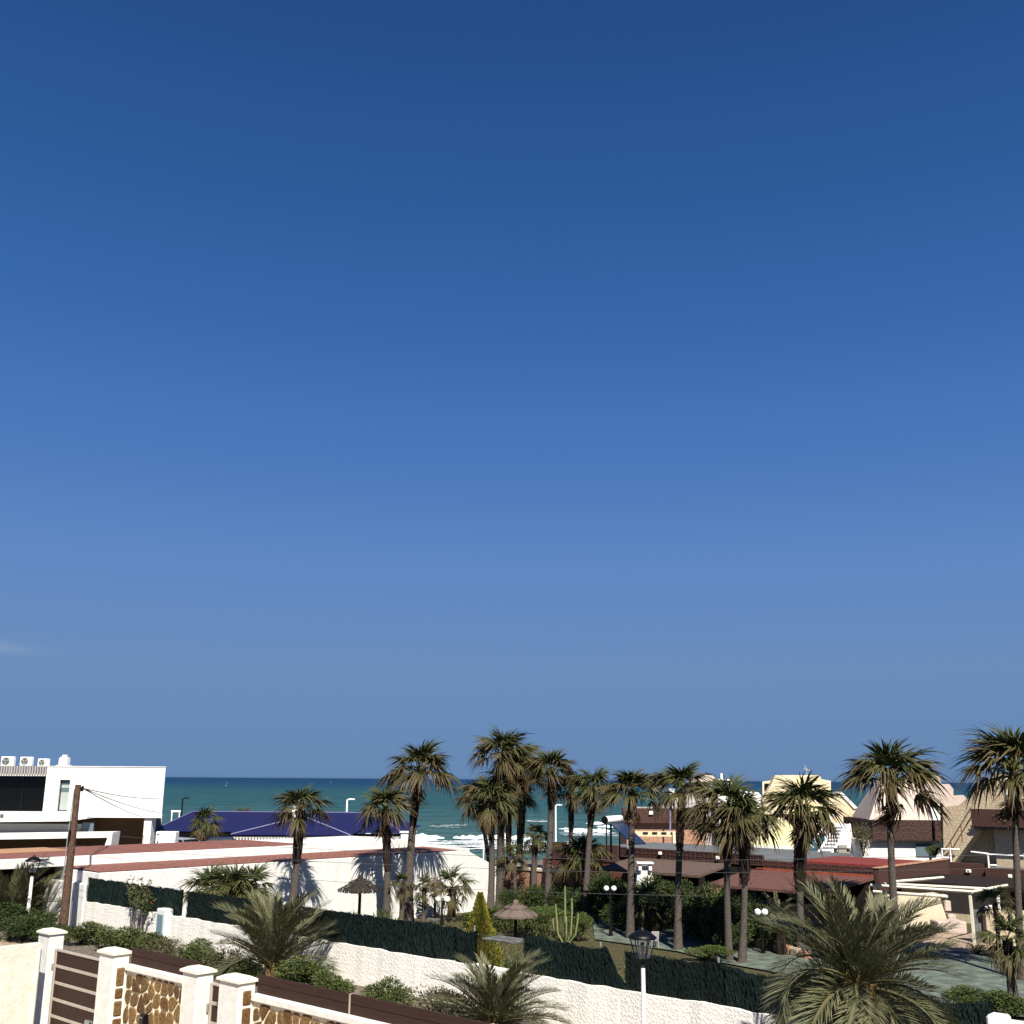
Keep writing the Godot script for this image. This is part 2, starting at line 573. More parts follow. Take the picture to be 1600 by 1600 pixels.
func make_ground() -> void:
	var st := start()
	var prof := [[-160.0, -0.42], [64.0, -0.42], [84.0, -0.9]]
	for i in prof.size() - 1:
		face(st, [view_point(-420, prof[i][1], prof[i][0]), view_point(420, prof[i][1], prof[i][0]), view_point(420, prof[i + 1][1], prof[i + 1][0]), view_point(-420, prof[i + 1][1], prof[i + 1][0])], Vector3.UP)
	setting("ground", st, mt.soil, "dry sandy ground under the houses and gardens")
	st = start()
	prof = [[84.0, -0.9], [100.0, -2.9], [114.0, -3.35]]
	for i in prof.size() - 1:
		face(st, [view_point(-420, prof[i][1], prof[i][0]), view_point(420, prof[i][1], prof[i][0]), view_point(420, prof[i + 1][1], prof[i + 1][0]), view_point(-420, prof[i + 1][1], prof[i + 1][0])], Vector3.UP)
	setting("beach", st, mt.sand, "pale sand beach running down to the surf")
	st = start()
	face(st, [view_point(-420, -3.35, 114), view_point(420, -3.35, 114), view_point(420, -4.2, 142), view_point(-420, -4.2, 142)], Vector3.UP)
	setting("wet_beach", st, mt.wet_sand, "grey wet sand at the edge of the sea")
	# the street: own forecourt, road, kerbed pavement, planted verge
	st = start()
	sheet(st, -30, 8.6, -60, 40, 0.40)
	setting("forecourt", st, mt.paving_light, "paved forecourt behind the slatted gates")
	st = start()
	sheet(st, 8.6, 12.6, -120, 40, 0.36)
	setting("road", st, mt.asphalt, "narrow asphalt street between the two garden walls")
	st = start()
	slab(st, Vector3(12.6, -0.2, -120), Vector3(14.3, 0.48, 40), 0.02)
	setting("pavement", st, mt.paving_light, "pinkish pavement along the planted verge")
	st = start()
	slab(st, Vector3(14.3, -0.3, -120), Vector3(17.0, 0.44, 40))
	setting("verge", st, mt.soil, "bare earth verge below the white garden wall")
	# the garden
	st = start()
	sheet(st, 17.2, 60, -33, 30, -0.38)
	setting("lawn", st, mt.grass_ground, "thin brownish garden lawn behind the green screens")
	st = start()
	flat_polygon(st, [Vector3(36.018, -0.350, -28.247), Vector3(35.497, -0.350, -25.213), Vector3(34.699, -0.350, -22.823), Vector3(33.039, -0.350, -18.449), Vector3(32.283, -0.350, -16.894), Vector3(37.835, -0.350, -16.002), Vector3(37.102, -0.350, -14.951), Vector3(37.185, -0.350, -13.742), Vector3(36.005, -0.350, -9.946), Vector3(28.559, -0.350, -8.015), Vector3(27.970, -0.350, -10.091), Vector3(28.807, -0.350, -11.960), Vector3(29.910, -0.350, -18.448), Vector3(30.827, -0.350, -20.664), Vector3(31.048, -0.350, -24.220)])
	var court := setting("garden_court", st, mt.court, "faded green court surface winding through the garden")
	court.position.y = 0.02
	grass()


func grass() -> void:
	var l := Leaves.new()
	var r := RandomNumberGenerator.new()
	r.seed = 5
	for i in 22000:
		var p := Vector3(r.randf_range(19.0, 31.5), -0.38, r.randf_range(-32.5, -9.0))
		if p.x > 27.5 and p.z > -24.5:
			continue
		var a := r.randf() * TAU
		var g := r.randf()
		var col := lin(0.055, 0.068, 0.02).lerp(lin(0.10, 0.09, 0.038), g)
		var d := Vector3(r.randf_range(-0.5, 0.5), 1, r.randf_range(-0.5, 0.5)).normalized()
		l.blade(p, d, Vector3(cos(a), 0, sin(a)), r.randf_range(0.05, 0.12), 0.035, Vector3.ZERO, col, col.lightened(0.1))
	var i := setting("grass", l.mesh(), mt.foliage, "short patchy grass on the garden lawn", "stuff")
	i.set_meta("category", "grass")


func make_sea() -> void:
	var f := FastNoiseLite.new()
	f.seed = 77
	f.frequency = 1.0
	f.fractal_octaves = 3
	var rows := []
	var d := 112.0
	while d < 45000.0:
		rows.append(d)
		d *= 1.02
	rows.append(45000.0)
	var cols := 72
	var v := PackedVector3Array()
	var nn := PackedVector3Array()
	var cc := PackedColorArray()
	var idx := PackedInt32Array()
	for r in rows.size():
		var dist: float = rows[r]
		for k in cols + 1:
			var s := -1.0 + 2.0 * k / cols
			var u := s * (dist * 1.25 + 120.0)
			var amp := 0.26 * clampf((900.0 - dist) / 700.0, 0.0, 1.0)
			var y := -3.5 + amp * f.get_noise_2d(u * 0.012, dist * 0.075)
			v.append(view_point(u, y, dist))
			nn.append(Vector3.UP)
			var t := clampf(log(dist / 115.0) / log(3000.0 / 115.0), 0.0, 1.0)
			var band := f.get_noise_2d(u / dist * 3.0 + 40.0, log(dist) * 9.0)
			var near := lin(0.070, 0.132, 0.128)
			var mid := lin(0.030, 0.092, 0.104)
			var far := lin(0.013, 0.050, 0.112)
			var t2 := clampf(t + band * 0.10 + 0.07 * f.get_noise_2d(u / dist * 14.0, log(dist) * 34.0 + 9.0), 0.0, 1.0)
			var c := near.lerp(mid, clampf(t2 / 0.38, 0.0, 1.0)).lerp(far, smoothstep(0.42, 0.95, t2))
			cc.append(c)
	for r in rows.size() - 1:
		for k in cols:
			var a := r * (cols + 1) + k
			idx.append_array([a, a + cols + 1, a + cols + 2, a, a + cols + 2, a + 1])
	var arr := []
	arr.resize(Mesh.ARRAY_MAX)
	arr[Mesh.ARRAY_VERTEX] = v
	arr[Mesh.ARRAY_COLOR] = cc
	arr[Mesh.ARRAY_INDEX] = idx
	var st := SurfaceTool.new()
	var am := ArrayMesh.new()
	am.add_surface_from_arrays(Mesh.PRIMITIVE_TRIANGLES, arr)
	st.create_from(am, 0)
	st.generate_normals()
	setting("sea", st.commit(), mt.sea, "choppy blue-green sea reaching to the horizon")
	# breaking waves and foam
	var r := RandomNumberGenerator.new()
	r.seed = 8
	st = start()
	for w in [[-24.503, -9.504, 161.0, 0.85, 7.5], [-8.308, 4.487, 163.0, 0.75, 7.5], [9.397, 17.334, 189.0, 0.55, 6.0], [8.723, 11.724, 197.0, 0.25, 3.0], [15.407, 19.178, 222.0, 0.4, 4.0], [16.397, 19.592, 206.0, 0.5, 4.0]]:
		breaker(st, w[0], w[1], w[2], w[3], w[4], f, r)
	foam_field(st, -25.103, 5.500, 136.5, 158.0, 0.02, f, r)
	foam_field(st, 8.677, 17.494, 172.0, 186.0, 0.16, f, r)
	foam_field(st, -14.242, -7.383, 198.0, 212.0, 0.22, f, r)
	foam_field(st, 3.822, 9.588, 226.0, 238.0, 0.2, f, r)
	setting("surf", st, mt.foam, "white breaking surf near the beach", "stuff").set_meta("category", "surf")
	st = start()
	for i in 70:
		var dist := exp(r.randf_range(log(330.0), log(3200.0)))
		var u := r.randf_range(-0.62, 0.55) * dist
		var wd := r.randf_range(0.25, 0.8) * (0.5 + dist / 1100.0)
		var hh := wd * 0.05 + 0.06
		var lo := []
		var hi := []
		for k in 7:
			var a := TAU * k / 7
			var j := r.randf_range(0.75, 1.2)
			lo.append(view_point(u + cos(a) * wd * j, -3.62, dist + sin(a) * wd * 0.5 * j))
			hi.append(view_point(u + cos(a) * wd * 0.6 * j, -3.5 + hh * r.randf_range(0.5, 1.2), dist + sin(a) * wd * 0.3 * j))
		loft(st, lo, hi, false, true)
	setting("whitecaps", st, mt.foam, "scattered whitecaps out on the open sea", "stuff").set_meta("category", "foam")


func foam_field(st: SurfaceTool, u0: float, u1: float, d0: float, d1: float, limit: float, f: FastNoiseLite, r: RandomNumberGenerator) -> void:
	# lacy wash: ragged flakes of foam where the noise runs high
	var d := d0
	while d < d1:
		var u := u0
		var edge := sin(PI * (d - d0) / (d1 - d0)) * 0.18
		while u < u1:
			var side := minf(1.0, minf(u - u0, u1 - u) / 3.0) * 0.25 - 0.25
			if f.get_noise_2d(u * 0.10, d * 0.32) + 0.5 * f.get_noise_2d(u * 0.45, d * 1.1) + edge + side > limit + 0.1:
				var w := r.randf_range(0.35, 0.75)
				var y := -3.40 + r.randf_range(0.0, 0.03)
				var c := view_point(u + r.randf_range(-0.15, 0.15), y, d)
				var ax := view_point(w, 0, r.randf_range(-0.1, 0.1)) * 0.8
				var az := view_point(r.randf_range(-0.1, 0.1), 0, r.randf_range(0.3, 0.5))
				face(st, [c - ax, c - az, c + ax, c + az], Vector3.UP)
			u += 0.5
		d += 0.45


func breaker(st: SurfaceTool, u0: float, u1: float, dist: float, height: float, depth: float, f: FastNoiseLite, r: RandomNumberGenerator) -> void:
	var n := int((u1 - u0) / 0.55) + 2
	var prev := []
	for i in n + 1:
		var u := lerpf(u0, u1, float(i) / n)
		var e := minf(1.0, minf(i, n - i) / 3.0 + 0.1)
		var wob := f.get_noise_2d(u * 0.55, dist * 0.3)
		var fine := f.get_noise_2d(u * 0.9, dist)
		var hgt := height * (0.75 + 0.5 * wob + 0.3 * fine) * e
		var dp := depth * (0.7 + 0.5 * f.get_noise_2d(u * 0.25, dist + 50.0) + 0.25 * fine)
		var fr := dist - dp * 0.7 * maxf(e, 0.15) + 1.5 * wob
		var row := [view_point(u, -3.60, fr), view_point(u, -3.44 + hgt * 0.35, fr + dp * 0.25), view_point(u, -3.44 + hgt * (0.7 + 0.2 * fine), fr + dp * 0.45), view_point(u, -3.44 + hgt, fr + dp * 0.6), view_point(u, -3.7, fr + dp)]
		if prev.size():
			for k in 4:
				quad_out(st, prev[k], prev[k + 1], row[k + 1], row[k], (prev[k] + row[k + 1]) * 0.5 + Vector3(0, -3, 0) + view_point(0, 0, 1.0))
		prev = row


# ---------------------------------------------------------------- own front wall: gates, pillars, flagstone panels
func stones(owner: Node3D, z0: float, z1: float, y0: float, y1: float, x: float, size: float, seed_no: int, thick := 0.014) -> void:
	var r := RandomNumberGenerator.new()
	r.seed = seed_no
	var seeds := []
	var nz := int((z1 - z0) / size)
	var ny := int((y1 - y0) / (size * 1.3))
	for i in range(-1, nz + 1):
		for j in range(-1, ny + 1):
			seeds.append(Vector2(z0 + (i + 0.5 + r.randf_range(-0.42, 0.42)) * (z1 - z0) / nz, y0 + (j + 0.5 + r.randf_range(-0.42, 0.42)) * (y1 - y0) / ny))
	for s in seeds:
		var poly := [Vector2(z0, y0), Vector2(z1, y0), Vector2(z1, y1), Vector2(z0, y1)]
		for o in seeds:
			if o == s or o.distance_to(s) > size * 4.0:
				continue
			var mid: Vector2 = (o + s) * 0.5
			var nrm: Vector2 = (o - s).normalized()
			var res := []
			for i in poly.size():
				var p: Vector2 = poly[i]
				var q: Vector2 = poly[(i + 1) % poly.size()]
				var dp := (p - mid).dot(nrm)
				var dq := (q - mid).dot(nrm)
				if dp <= 0.0:
					res.append(p)
				if (dp < 0.0 and dq > 0.0) or (dp > 0.0 and dq < 0.0):
					res.append(p.lerp(q, dp / (dp - dq)))
			poly = res
			if poly.size() < 3:
				break
		if poly.size() < 3:
			continue
		var inset := Geometry2D.offset_polygon(PackedVector2Array(poly), -r.randf_range(0.010, 0.016))
		if inset.is_empty():
			continue
		var pts: PackedVector2Array = inset[0]
		var area := 0.0
		for i in pts.size():
			area += pts[i].cross(pts[(i + 1) % pts.size()])
		if absf(area) * 0.5 < 0.004:
			continue
		# blunt the corners
		var soft := []
		for i in pts.size():
			var p: Vector2 = pts[i]
			var q: Vector2 = pts[(i + 1) % pts.size()]
			soft.append(p.lerp(q, 0.22))
			soft.append(p.lerp(q, 0.78))
		var c := Vector2.ZERO
		for p in soft:
			c += p
		c /= soft.size()
		var low := []
		var mid_ring := []
		var top := []
		var t := thick * r.randf_range(0.7, 1.3)
		for p in soft:
			var q: Vector2 = c + (p - c) * 0.9 + Vector2(r.randf_range(-0.004, 0.004), r.randf_range(-0.004, 0.004))
			low.append(Vector3(x + 0.03, p.y, p.x))
			mid_ring.append(Vector3(x - t * 0.6, p.y, p.x))
			top.append(Vector3(x - t, q.y, q.x))
		var st := start()
		loft(st, low, mid_ring, false, false)
		loft(st, mid_ring, top, false, true)
		part("stone", st, mt["stone_%d" % r.randi_range(0, 4)], owner)


func pillar(z0: float, z1: float, label: String, stone_side := 0.0, height := 2.585, dx := 0.0) -> Node3D:
	var o := thing("gate_pillar", label, "pillar", Vector3(8.4 + dx, 0.4, (z0 + z1) * 0.5), 0.0, "white pillars of the front wall")
	var st := start()
	slab(st, Vector3(8.28 + dx, 0.40, z0), Vector3(8.53 + dx, height - 0.068, z1), 0.012)
	part("shaft", st, mt.pillar_white, o)
	st = start()
	var lo := []
	var lo2 := []
	var hi := []
	for q in [[0, 0], [1, 0], [1, 1], [0, 1]]:
		var cx := lerpf(8.252, 8.558, q[0]) + dx
		var cz := lerpf(z0 - 0.028, z1 + 0.028, q[1])
		lo.append(Vector3(cx, height - 0.066, cz))
		lo2.append(Vector3(cx, height - 0.038, cz))
		hi.append(Vector3(lerpf(8.33, 8.48, q[0]) + dx, height + 0.0, lerpf(z0 + 0.06, z1 - 0.06, q[1])))
	loft(st, lo, lo2, true, false)
	loft(st, lo2, hi, false, true)
	part("cap", st, mt.cap_stone, o)
	if stone_side > 0.0:
		# flagstones that turn the corner on to the street end of the pillar
		var y := 0.9
		var r := RandomNumberGenerator.new()
		r.seed = int(z0 * -100)
		while y < height - 0.22:
			var hgt := r.randf_range(0.13, 0.24)
			st = start()
			slab(st, Vector3(8.345, y, z1 - 0.01), Vector3(8.345 + r.randf_range(0.11, 0.135), minf(y + hgt, height - 0.16), z1 + 0.018), 0.014)
			part("stone", st, mt["stone_%d" % r.randi_range(0, 4)], o)
			y += hgt + 0.035
	return o


func board_row(owner: Node3D, z0: float, z1: float, y0: float, y1: float) -> void:
	var st := start()
	var mid := (y0 + y1) * 0.5
	slab(st, Vector3(8.54, y0, z0), Vector3(8.575, mid - 0.003, z1), 0.003)
	part("plank", st, mt.brown_board, owner)
	st = start()
	slab(st, Vector3(8.54, mid + 0.003, z0), Vector3(8.575, y1, z1), 0.003)
	part("plank", st, mt.brown_board, owner)


func stone_panel(z0: float, z1: float, label: String, seed_no: int, posts: Array) -> void:
	var o := thing("flagstone_wall", label, "wall", Vector3(8.6, 0.4, (z0 + z1) * 0.5), 0.0, "flagstone panels of the front wall")
	var st := start()
	slab(st, Vector3(8.50, 0.40, z0), Vector3(8.70, 2.30, z1))
	part("mortar_bed", st, mt.mortar, o)
	st = start()
	slab(st, Vector3(8.455, 2.302, z0), Vector3(8.73, 2.385, z1), 0.01)
	part("coping", st, mt.pillar_white, o)
	stones(o, z0 + 0.01, z1 - 0.01, 0.95, 2.295, 8.497, 0.155, seed_no)
	var last := z0 + 0.01
	for p in posts + [z1 - 0.01]:
		board_row(o, last, p - 0.006, 2.388, 2.60)
		if p < z1 - 0.02:
			st = start()
			slab(st, Vector3(8.535, 2.387, p - 0.005), Vector3(8.58, 2.602, p + 0.018), 0.002)
			part("post", st, mt.rail_light, o)
			last = p + 0.019
		else:
			last = p + 0.006


func slat_gate(z0: float, z1: float, label: String, top: float) -> void:
	var o := thing("slatted_gate", label, "gate", Vector3(8.5, 0.4, (z0 + z1) * 0.5), 0.0, "brown slatted gates of the front wall")
	var st := start()
	slab(st, Vector3(8.47, 0.48, z0), Vector3(8.53, top, z0 + 0.05), 0.004)
	part("stile", st, mt.rail_light, o)
	st = start()
	slab(st, Vector3(8.47, 0.48, z1 - 0.07), Vector3(8.53, top, z1), 0.004)
	part("stile", st, mt.rail_light, o)
	st = start()
	slab(st, Vector3(8.472, top - 0.028, z0 + 0.051), Vector3(8.528, top, z1 - 0.071), 0.003)
	part("top_rail", st, mt.rail_light, o)
	var y := top - 0.032
	while y > 0.55:
		st = start()
		slab(st, Vector3(8.485, y - 0.186, z0 + 0.052), Vector3(8.515, y + 0.004, z1 - 0.072), 0.003)
		part("slat", st, mt.brown_board, o)
		st = start()
		slab(st, Vector3(8.478, y - 0.232, z0 + 0.052), Vector3(8.522, y - 0.188, z1 - 0.072), 0.003)
		part("rail", st, mt.rail_light, o)
		y -= 0.239
	for hy in [0.8, 2.1]:
		st = start()
		tube(st, [Vector3(8.45, hy - 0.05, z0 + 0.01), Vector3(8.45, hy + 0.05, z0 + 0.01)], [0.014, 0.014], 6)
		part("hinge", st, mt.grey_metal, o)


func make_near_wall() -> void:
	# cream side wall running back from the first pillar
	var o := thing("cream_wall", "smooth cream wall joining the first white pillar of the front wall", "wall", Vector3(7, 0.4, -17.6))
	var st := start()
	extruded(st, [Vector3(-2.0, 0.4, -17.62), Vector3(8.29, 0.4, -17.62), Vector3(8.29, 2.455, -17.62), Vector3(-2.0, 2.455, -17.62)], Vector3(0, 0, 0.20))
	part("body", st, mt.cream, o)
	st = start()
	slab(st, Vector3(8.215, 0.40, -17.645), Vector3(8.279, 2.40, -17.385), 0.02)
	part("end_post", st, mt.cream, o)
	pillar(-18.20, -17.80, "white capped pillar behind the cream wall's end and the wide slatted gate", 0.0, 2.585, 0.30)
	pillar(-15.58, -15.16, "white capped pillar between the wide slatted gate and the short flagstone panel", 1.0)
	pillar(-13.34, -12.98, "white capped pillar between the short flagstone panel and the narrow gate")
	pillar(-12.48, -12.04, "white capped pillar between the narrow gate and the long flagstone wall", 1.0)
	slat_gate(-17.35, -15.70, "wide brown slatted gate beside the cream wall", 2.365)
	slat_gate(-12.97, -12.50, "narrow brown slatted gate between two white pillars", 2.40)
	stone_panel(-15.15, -13.35, "short flagstone panel with one brown board on top", 4, [])
	stone_panel(-12.03, -4.6, "long flagstone wall topped with jointed brown boards", 9, [-10.23, -8.0, -6.2])
	o = thing("letter_box", "small dark letter box fixed to the short flagstone panel", "letter box", Vector3(8.440, 1.750, -14.488))
	st = start()
	var p: Vector3 = Vector3(8.410, 1.746, -14.434)
	box(st, p, Vector3(0.09, 0.16, 0.11), 0.01)
	part("body", st, mt.black_metal, o)
	st = start()
	box(st, p + Vector3(-0.047, 0.045, 0), Vector3(0.006, 0.015, 0.08))
	part("slot", st, mt.grey_metal, o)
	o = thing("intercom", "grey-blue steel intercom box on the wide slatted gate", "intercom", Vector3(8.420, 1.504, -15.956))
	st = start()
	p = Vector3(8.400, 1.496, -15.914)
	box(st, p, Vector3(0.06, 0.09, 0.2), 0.012)
	part("body", st, mt.steel, o)
	st = start()
	box(st, p + Vector3(-0.033, 0.0, 0.085), Vector3(0.01, 0.07, 0.03))
	part("button_strip", st, mt.black_metal, o)
	# white terrace corner with a balustrade, bottom corner of the view
	o = thing("white_balustrade", "white masonry corner post with a barred white railing", "railing", Vector3(6.1, 0.4, -2.1))
	st = start()
	slab(st, Vector3(5.96, 2.8, -2.15), Vector3(6.06, 3.86, -2.055), 0.012)
	part("post", st, mt.white_paint, o)
	st = start()
	slab(st, Vector3(5.985, 3.80, -2.053), Vector3(6.035, 3.842, 0.5), 0.008)
	part("top_rail", st, mt.white_paint, o)
	st = start()
	slab(st, Vector3(5.9, 0.4, -2.3), Vector3(6.12, 2.798, 0.5), 0.012)
	part("plinth", st, mt.white_plaster, o)
	for i in 22:
		st = start()
		slab(st, Vector3(6.0, 2.8, -1.99 + i * 0.11), Vector3(6.02, 3.798, -1.965 + i * 0.11))
		part("baluster", st, mt.white_paint, o)


# ---------------------------------------------------------------- white garden wall across the street, green screens on it
func make_far_wall() -> void:
	var o := thing("garden_wall", "long rough white garden wall under the green screens", "wall", Vector3(17.12, 0.4, -20))
	var st := start()
	# rough render: a gently uneven face
	var f := FastNoiseLite.new()
	f.seed = 5
	f.frequency = 0.8
	var z := -33.2
	var lo := []
	var hi := []
	while z <= 12.0:
		lo.append(Vector3(17.0 + 0.03 * f.get_noise_1d(z * 2.0), 0.0, z))
		hi.append(Vector3(17.0 + 0.03 * f.get_noise_1d(z * 2.0 + 90.0), 1.26 + 0.035 * f.get_noise_1d(z * 1.3 + 30.0), z))
		z += 0.25
	for i in lo.size() - 1:
		quad_out(st, lo[i], lo[i + 1], hi[i + 1], hi[i], lo[i] + Vector3(1, 0, 0))
		quad_out(st, hi[i], hi[i + 1], hi[i + 1] + Vector3(0.25, 0, 0), hi[i] + Vector3(0.25, 0, 0), hi[i] - Vector3(0, 1, 0))
		quad_out(st, lo[i] + Vector3(0.25, -0.5, 0), lo[i + 1] + Vector3(0.25, -0.5, 0), hi[i + 1] + Vector3(0.25, 0, 0), hi[i] + Vector3(0.25, 0, 0), lo[i] - Vector3(1, 0, 0))
	part("rendered_face", st, mt.white_rough, o)
	o = thing("tall_white_wall", "taller white wall stretch behind the wooden utility pole", "wall", Vector3(17.12, 0.4, -40))
	st = start()
	slab(st, Vector3(17.0, 0.0, -70.0), Vector3(17.25, 1.74, -33.3), 0.02)
	part("body", st, mt.white_plaster, o)
	# meter niche
	var m: Vector3 = Vector3(16.900, 1.067, -28.528)
	o = thing("meter_cabinet", "white meter pillar with a pale blue door in the garden wall", "meter cabinet", Vector3(16.95, 0.4, m.z))
	st = start()
	slab(st, Vector3(16.86, 0.4, m.z - 0.21), Vector3(17.2, 1.42, m.z + 0.27), 0.03)
	part("surround", st, mt.white_plaster, o)
	st = start()
	slab(st, Vector3(16.845, 0.50, m.z - 0.13), Vector3(16.87, 1.27, m.z + 0.17), 0.008)
	part("door", st, mt.meter_door, o)
	# green heather screens
	o = thing("green_screen_fence", "dark green heather screening fixed along the top of the garden wall", "fence", Vector3(17.12, 1.25, -20))
	var spans := [[-33.286, -27.905, 0.0], [-27.514, -25.021, 0.0], [-24.992, -20.872, 0.0], [-20.848, -18.426, 0.0], [-18.405, -17.105, 0.0], [-17.047, -16.500, 0.06], [-15.158, -14.047, -0.02], [-14.031, -13.144, 0.05], [-13.128, -12.522, 0.34], [-12.610, -10.518, 0.03], [-10.493, -9.058, 0.1], [-9.047, -7.256, 0.1], [-7.246, -6.083, 0.12]]
	var r := RandomNumberGenerator.new()
	r.seed = 33
	for s in spans:
		screen_panel(o, s[0], s[1], s[2], f, r)
	var posts := [-16.659, -10.720, -28.198, -13.314]
	for pz in posts:
		st = start()
		tube(st, [Vector3(17.24, 0.9, pz), Vector3(17.24, 2.0, pz)], [0.022, 0.022], 8)
		part("post", st, mt.grey_metal, o)
	st = start()
	tube(st, [Vector3(17.16, 1.85, -16.637), Vector3(17.18, 1.83, -15.919), Vector3(17.16, 1.86, -15.230)], [0.006, 0.006, 0.006], 5)
	part("wire", st, mt.wire, o)


func screen_panel(o: Node3D, z0: float, z1: float, sag: float, f: FastNoiseLite, r: RandomNumberGenerator) -> void:
	var st := start()
	var n := maxi(4, int((z1 - z0) / 0.07))
	var prev := []
	for i in n + 1:
		var z := lerpf(z0, z1, float(i) / n)
		var t := float(i) / n
		var x := 17.125 + 0.03 * sin(z * 9.0) + 0.03 * f.get_noise_1d(z * 4.0)
		var top := 1.93 + 0.035 * f.get_noise_1d(z * 3.0 + 7.0) + r.randf_range(-0.02, 0.02) - (sag * sin(PI * t) if sag < 0.3 else sag * 2.2 * t)
		var bot := 1.225 + 0.018 * f.get_noise_1d(z * 2.2) + r.randf_range(-0.012, 0.008)
		top = maxf(top, bot + 0.12)
		var row := [Vector3(x - 0.035, bot, z), Vector3(x - 0.04, lerpf(bot, top, 0.5), z), Vector3(x - 0.025, top, z), Vector3(x + 0.03, top - 0.01, z), Vector3(x + 0.03, bot, z)]
		if prev.size():
			for k in 4:
				quad_out(st, prev[k], prev[k + 1], row[k + 1], row[k], Vector3(x, lerpf(bot, top, 0.5), z))
		prev = row
	part("screen_panel", st, [mt.screen_green, mt.screen_green_b, mt.screen_green_c][r.randi_range(0, 2)], o)
	# loose heather strands standing off the panel
	var l := Leaves.new()
	var fade := r.randf_range(0.75, 1.35)
	for i in int((z1 - z0) * 330):
		var z := r.randf_range(z0, z1)
		var t := (z - z0) / (z1 - z0)
		var x := 17.075 + 0.03 * sin(z * 9.0) + 0.03 * f.get_noise_1d(z * 4.0)
		var top := 1.92 + 0.035 * f.get_noise_1d(z * 3.0 + 7.0) - (sag * sin(PI * t) if sag < 0.3 else sag * 2.2 * t)
		top = maxf(top, 1.3)
		var y := r.randf_range(1.215, top)
		var d := Vector3(-0.22, 1, r.randf_range(-0.3, 0.3)).normalized()
		var g := r.randf()
		var col := lin(0.008, 0.018, 0.017).lerp(lin(0.017, 0.032, 0.031), g) * fade
		l.blade(Vector3(x, y, z), d, Vector3(0.3, 0, 1).normalized(), minf(r.randf_range(0.1, 0.26), top + 0.06 - y), 0.012, Vector3.ZERO, col, col)
	var i := part("heather_strands", l.mesh(), mt.foliage, o)
	i.set_meta("kind", "stuff")


# ---------------------------------------------------------------- low white house with red tiled roofs, left
func make_white_house() -> void:
	var o := thing("white_house", "long low white house with two red tiled roof strips, left of the palms", "house", Vector3(25, -0.4, -36))
	var st := start()
	slab(st, Vector3(17.3, -0.4, -35.2), Vector3(33.8, 2.08, -33.0), 0.02)
	part("front_wall", st, mt.white_plaster, o)
	st = start()
	face(st, [Vector3(17.3, 2.10, -33.06), Vector3(33.2, 2.10, -33.06), Vector3(33.2, 2.16, -35.2), Vector3(17.3, 2.16, -35.2)], Vector3.UP)
	part("tiled_roof", st, mt.terracotta, o)
	st = start()
	slab(st, Vector3(33.25, 2.083, -35.2), Vector3(33.8, 2.17, -33.0), 0.01)
	part("coping", st, mt.white_plaster, o)
	st = start()
	slab(st, Vector3(17.3, -0.4, -40.5), Vector3(34.6, 2.15, -35.203), 0.02)
	part("rear_wall", st, mt.white_plaster, o)
	st = start()
	slab(st, Vector3(13.2, 2.153, -35.5), Vector3(33.4, 2.45, -35.28), 0.015)
	part("parapet", st, mt.white_plaster, o)
	st = start()
	slab(st, Vector3(13.2, 2.153, -40.4), Vector3(27.5, 2.43, -35.503))
	part("tiled_roof", st, mt.terracotta, o)
	st = start()
	slab(st, Vector3(27.503, 2.153, -40.4), Vector3(33.4, 2.40, -35.503))
	part("white_roof", st, mt.white_plaster, o)
	st = start()
	slab(st, Vector3(11.5, 2.0, -40.6), Vector3(19.0, 2.445, -38.6), 0.01)
	part("ochre_roof_strip", st, mat("ochre", Color(0.64, 0.50, 0.37), 0.9), o)
	st = start()
	slab(st, Vector3(13.2, 0.4, -36.2), Vector3(17.27, 2.15, -36.0))
	part("garage_door", st, mt.dark_gap, o)
	st = start()
	for i in 4:
		slab(st, Vector3(14.2 + i * 0.36, 1.5, -35.98), Vector3(14.5 + i * 0.36, 2.1, -35.95), 0.01)
	part("door_board", st, mt.dark_wood, o)
	# end wall sloping down towards the beach
	st = start()
	extruded(st, [Vector3(33.803, -0.4, -33.02), Vector3(33.803, 2.02, -33.02), Vector3(35.8, 1.2, -33.02), Vector3(36.2, -0.4, -33.02)], Vector3(0, 0, -0.3))
	part("end_wall", st, mt.white_plaster, o)
	o = thing("wall_lamp", "small dark bulkhead lamp on the long white house wall", "lamp", Vector3(30.180, 1.848, -32.900))
	st = start()
	var p: Vector3 = Vector3(30.179, 1.872, -32.900)
	box(st, p + Vector3(0, 0.12, 0), Vector3(0.05, 0.22, 0.12), 0.01)
	part("bracket", st, mt.black_metal, o)
	st = start()
	ball(st, p + Vector3(0, -0.05, 0.05), 0.08, 10)
	part("shade", st, mt.dark_metal, o)
	# white cabinet standing on the roof edge
	o = thing("pool_cabinet", "white cabinet with two dark vents beside the villa column", "cabinet", Vector3(-19.628, 1.171, -64.000), VIEW_TURN)
	var q: Vector3 = Vector3(-19.661, 1.558, -64.000)
	st = start()
	box(st, q, Vector3(1.13, 0.80, 0.7), 0.03)
	part("body", st, mt.white_paint, o)
	for yy in [0.25, -0.16]:
		st = start()
		box(st, q + Vector3(-0.43, yy, 0.36), Vector3(0.1, 0.08, 0.02))
		part("vent", st, mt.dark_metal, o)
	st = start()
	box(st, q + Vector3(0, -1.0, -0.05), Vector3(1.2, 1.2, 0.8), 0.02)
	part("plinth", st, mt.grey_concrete, o)


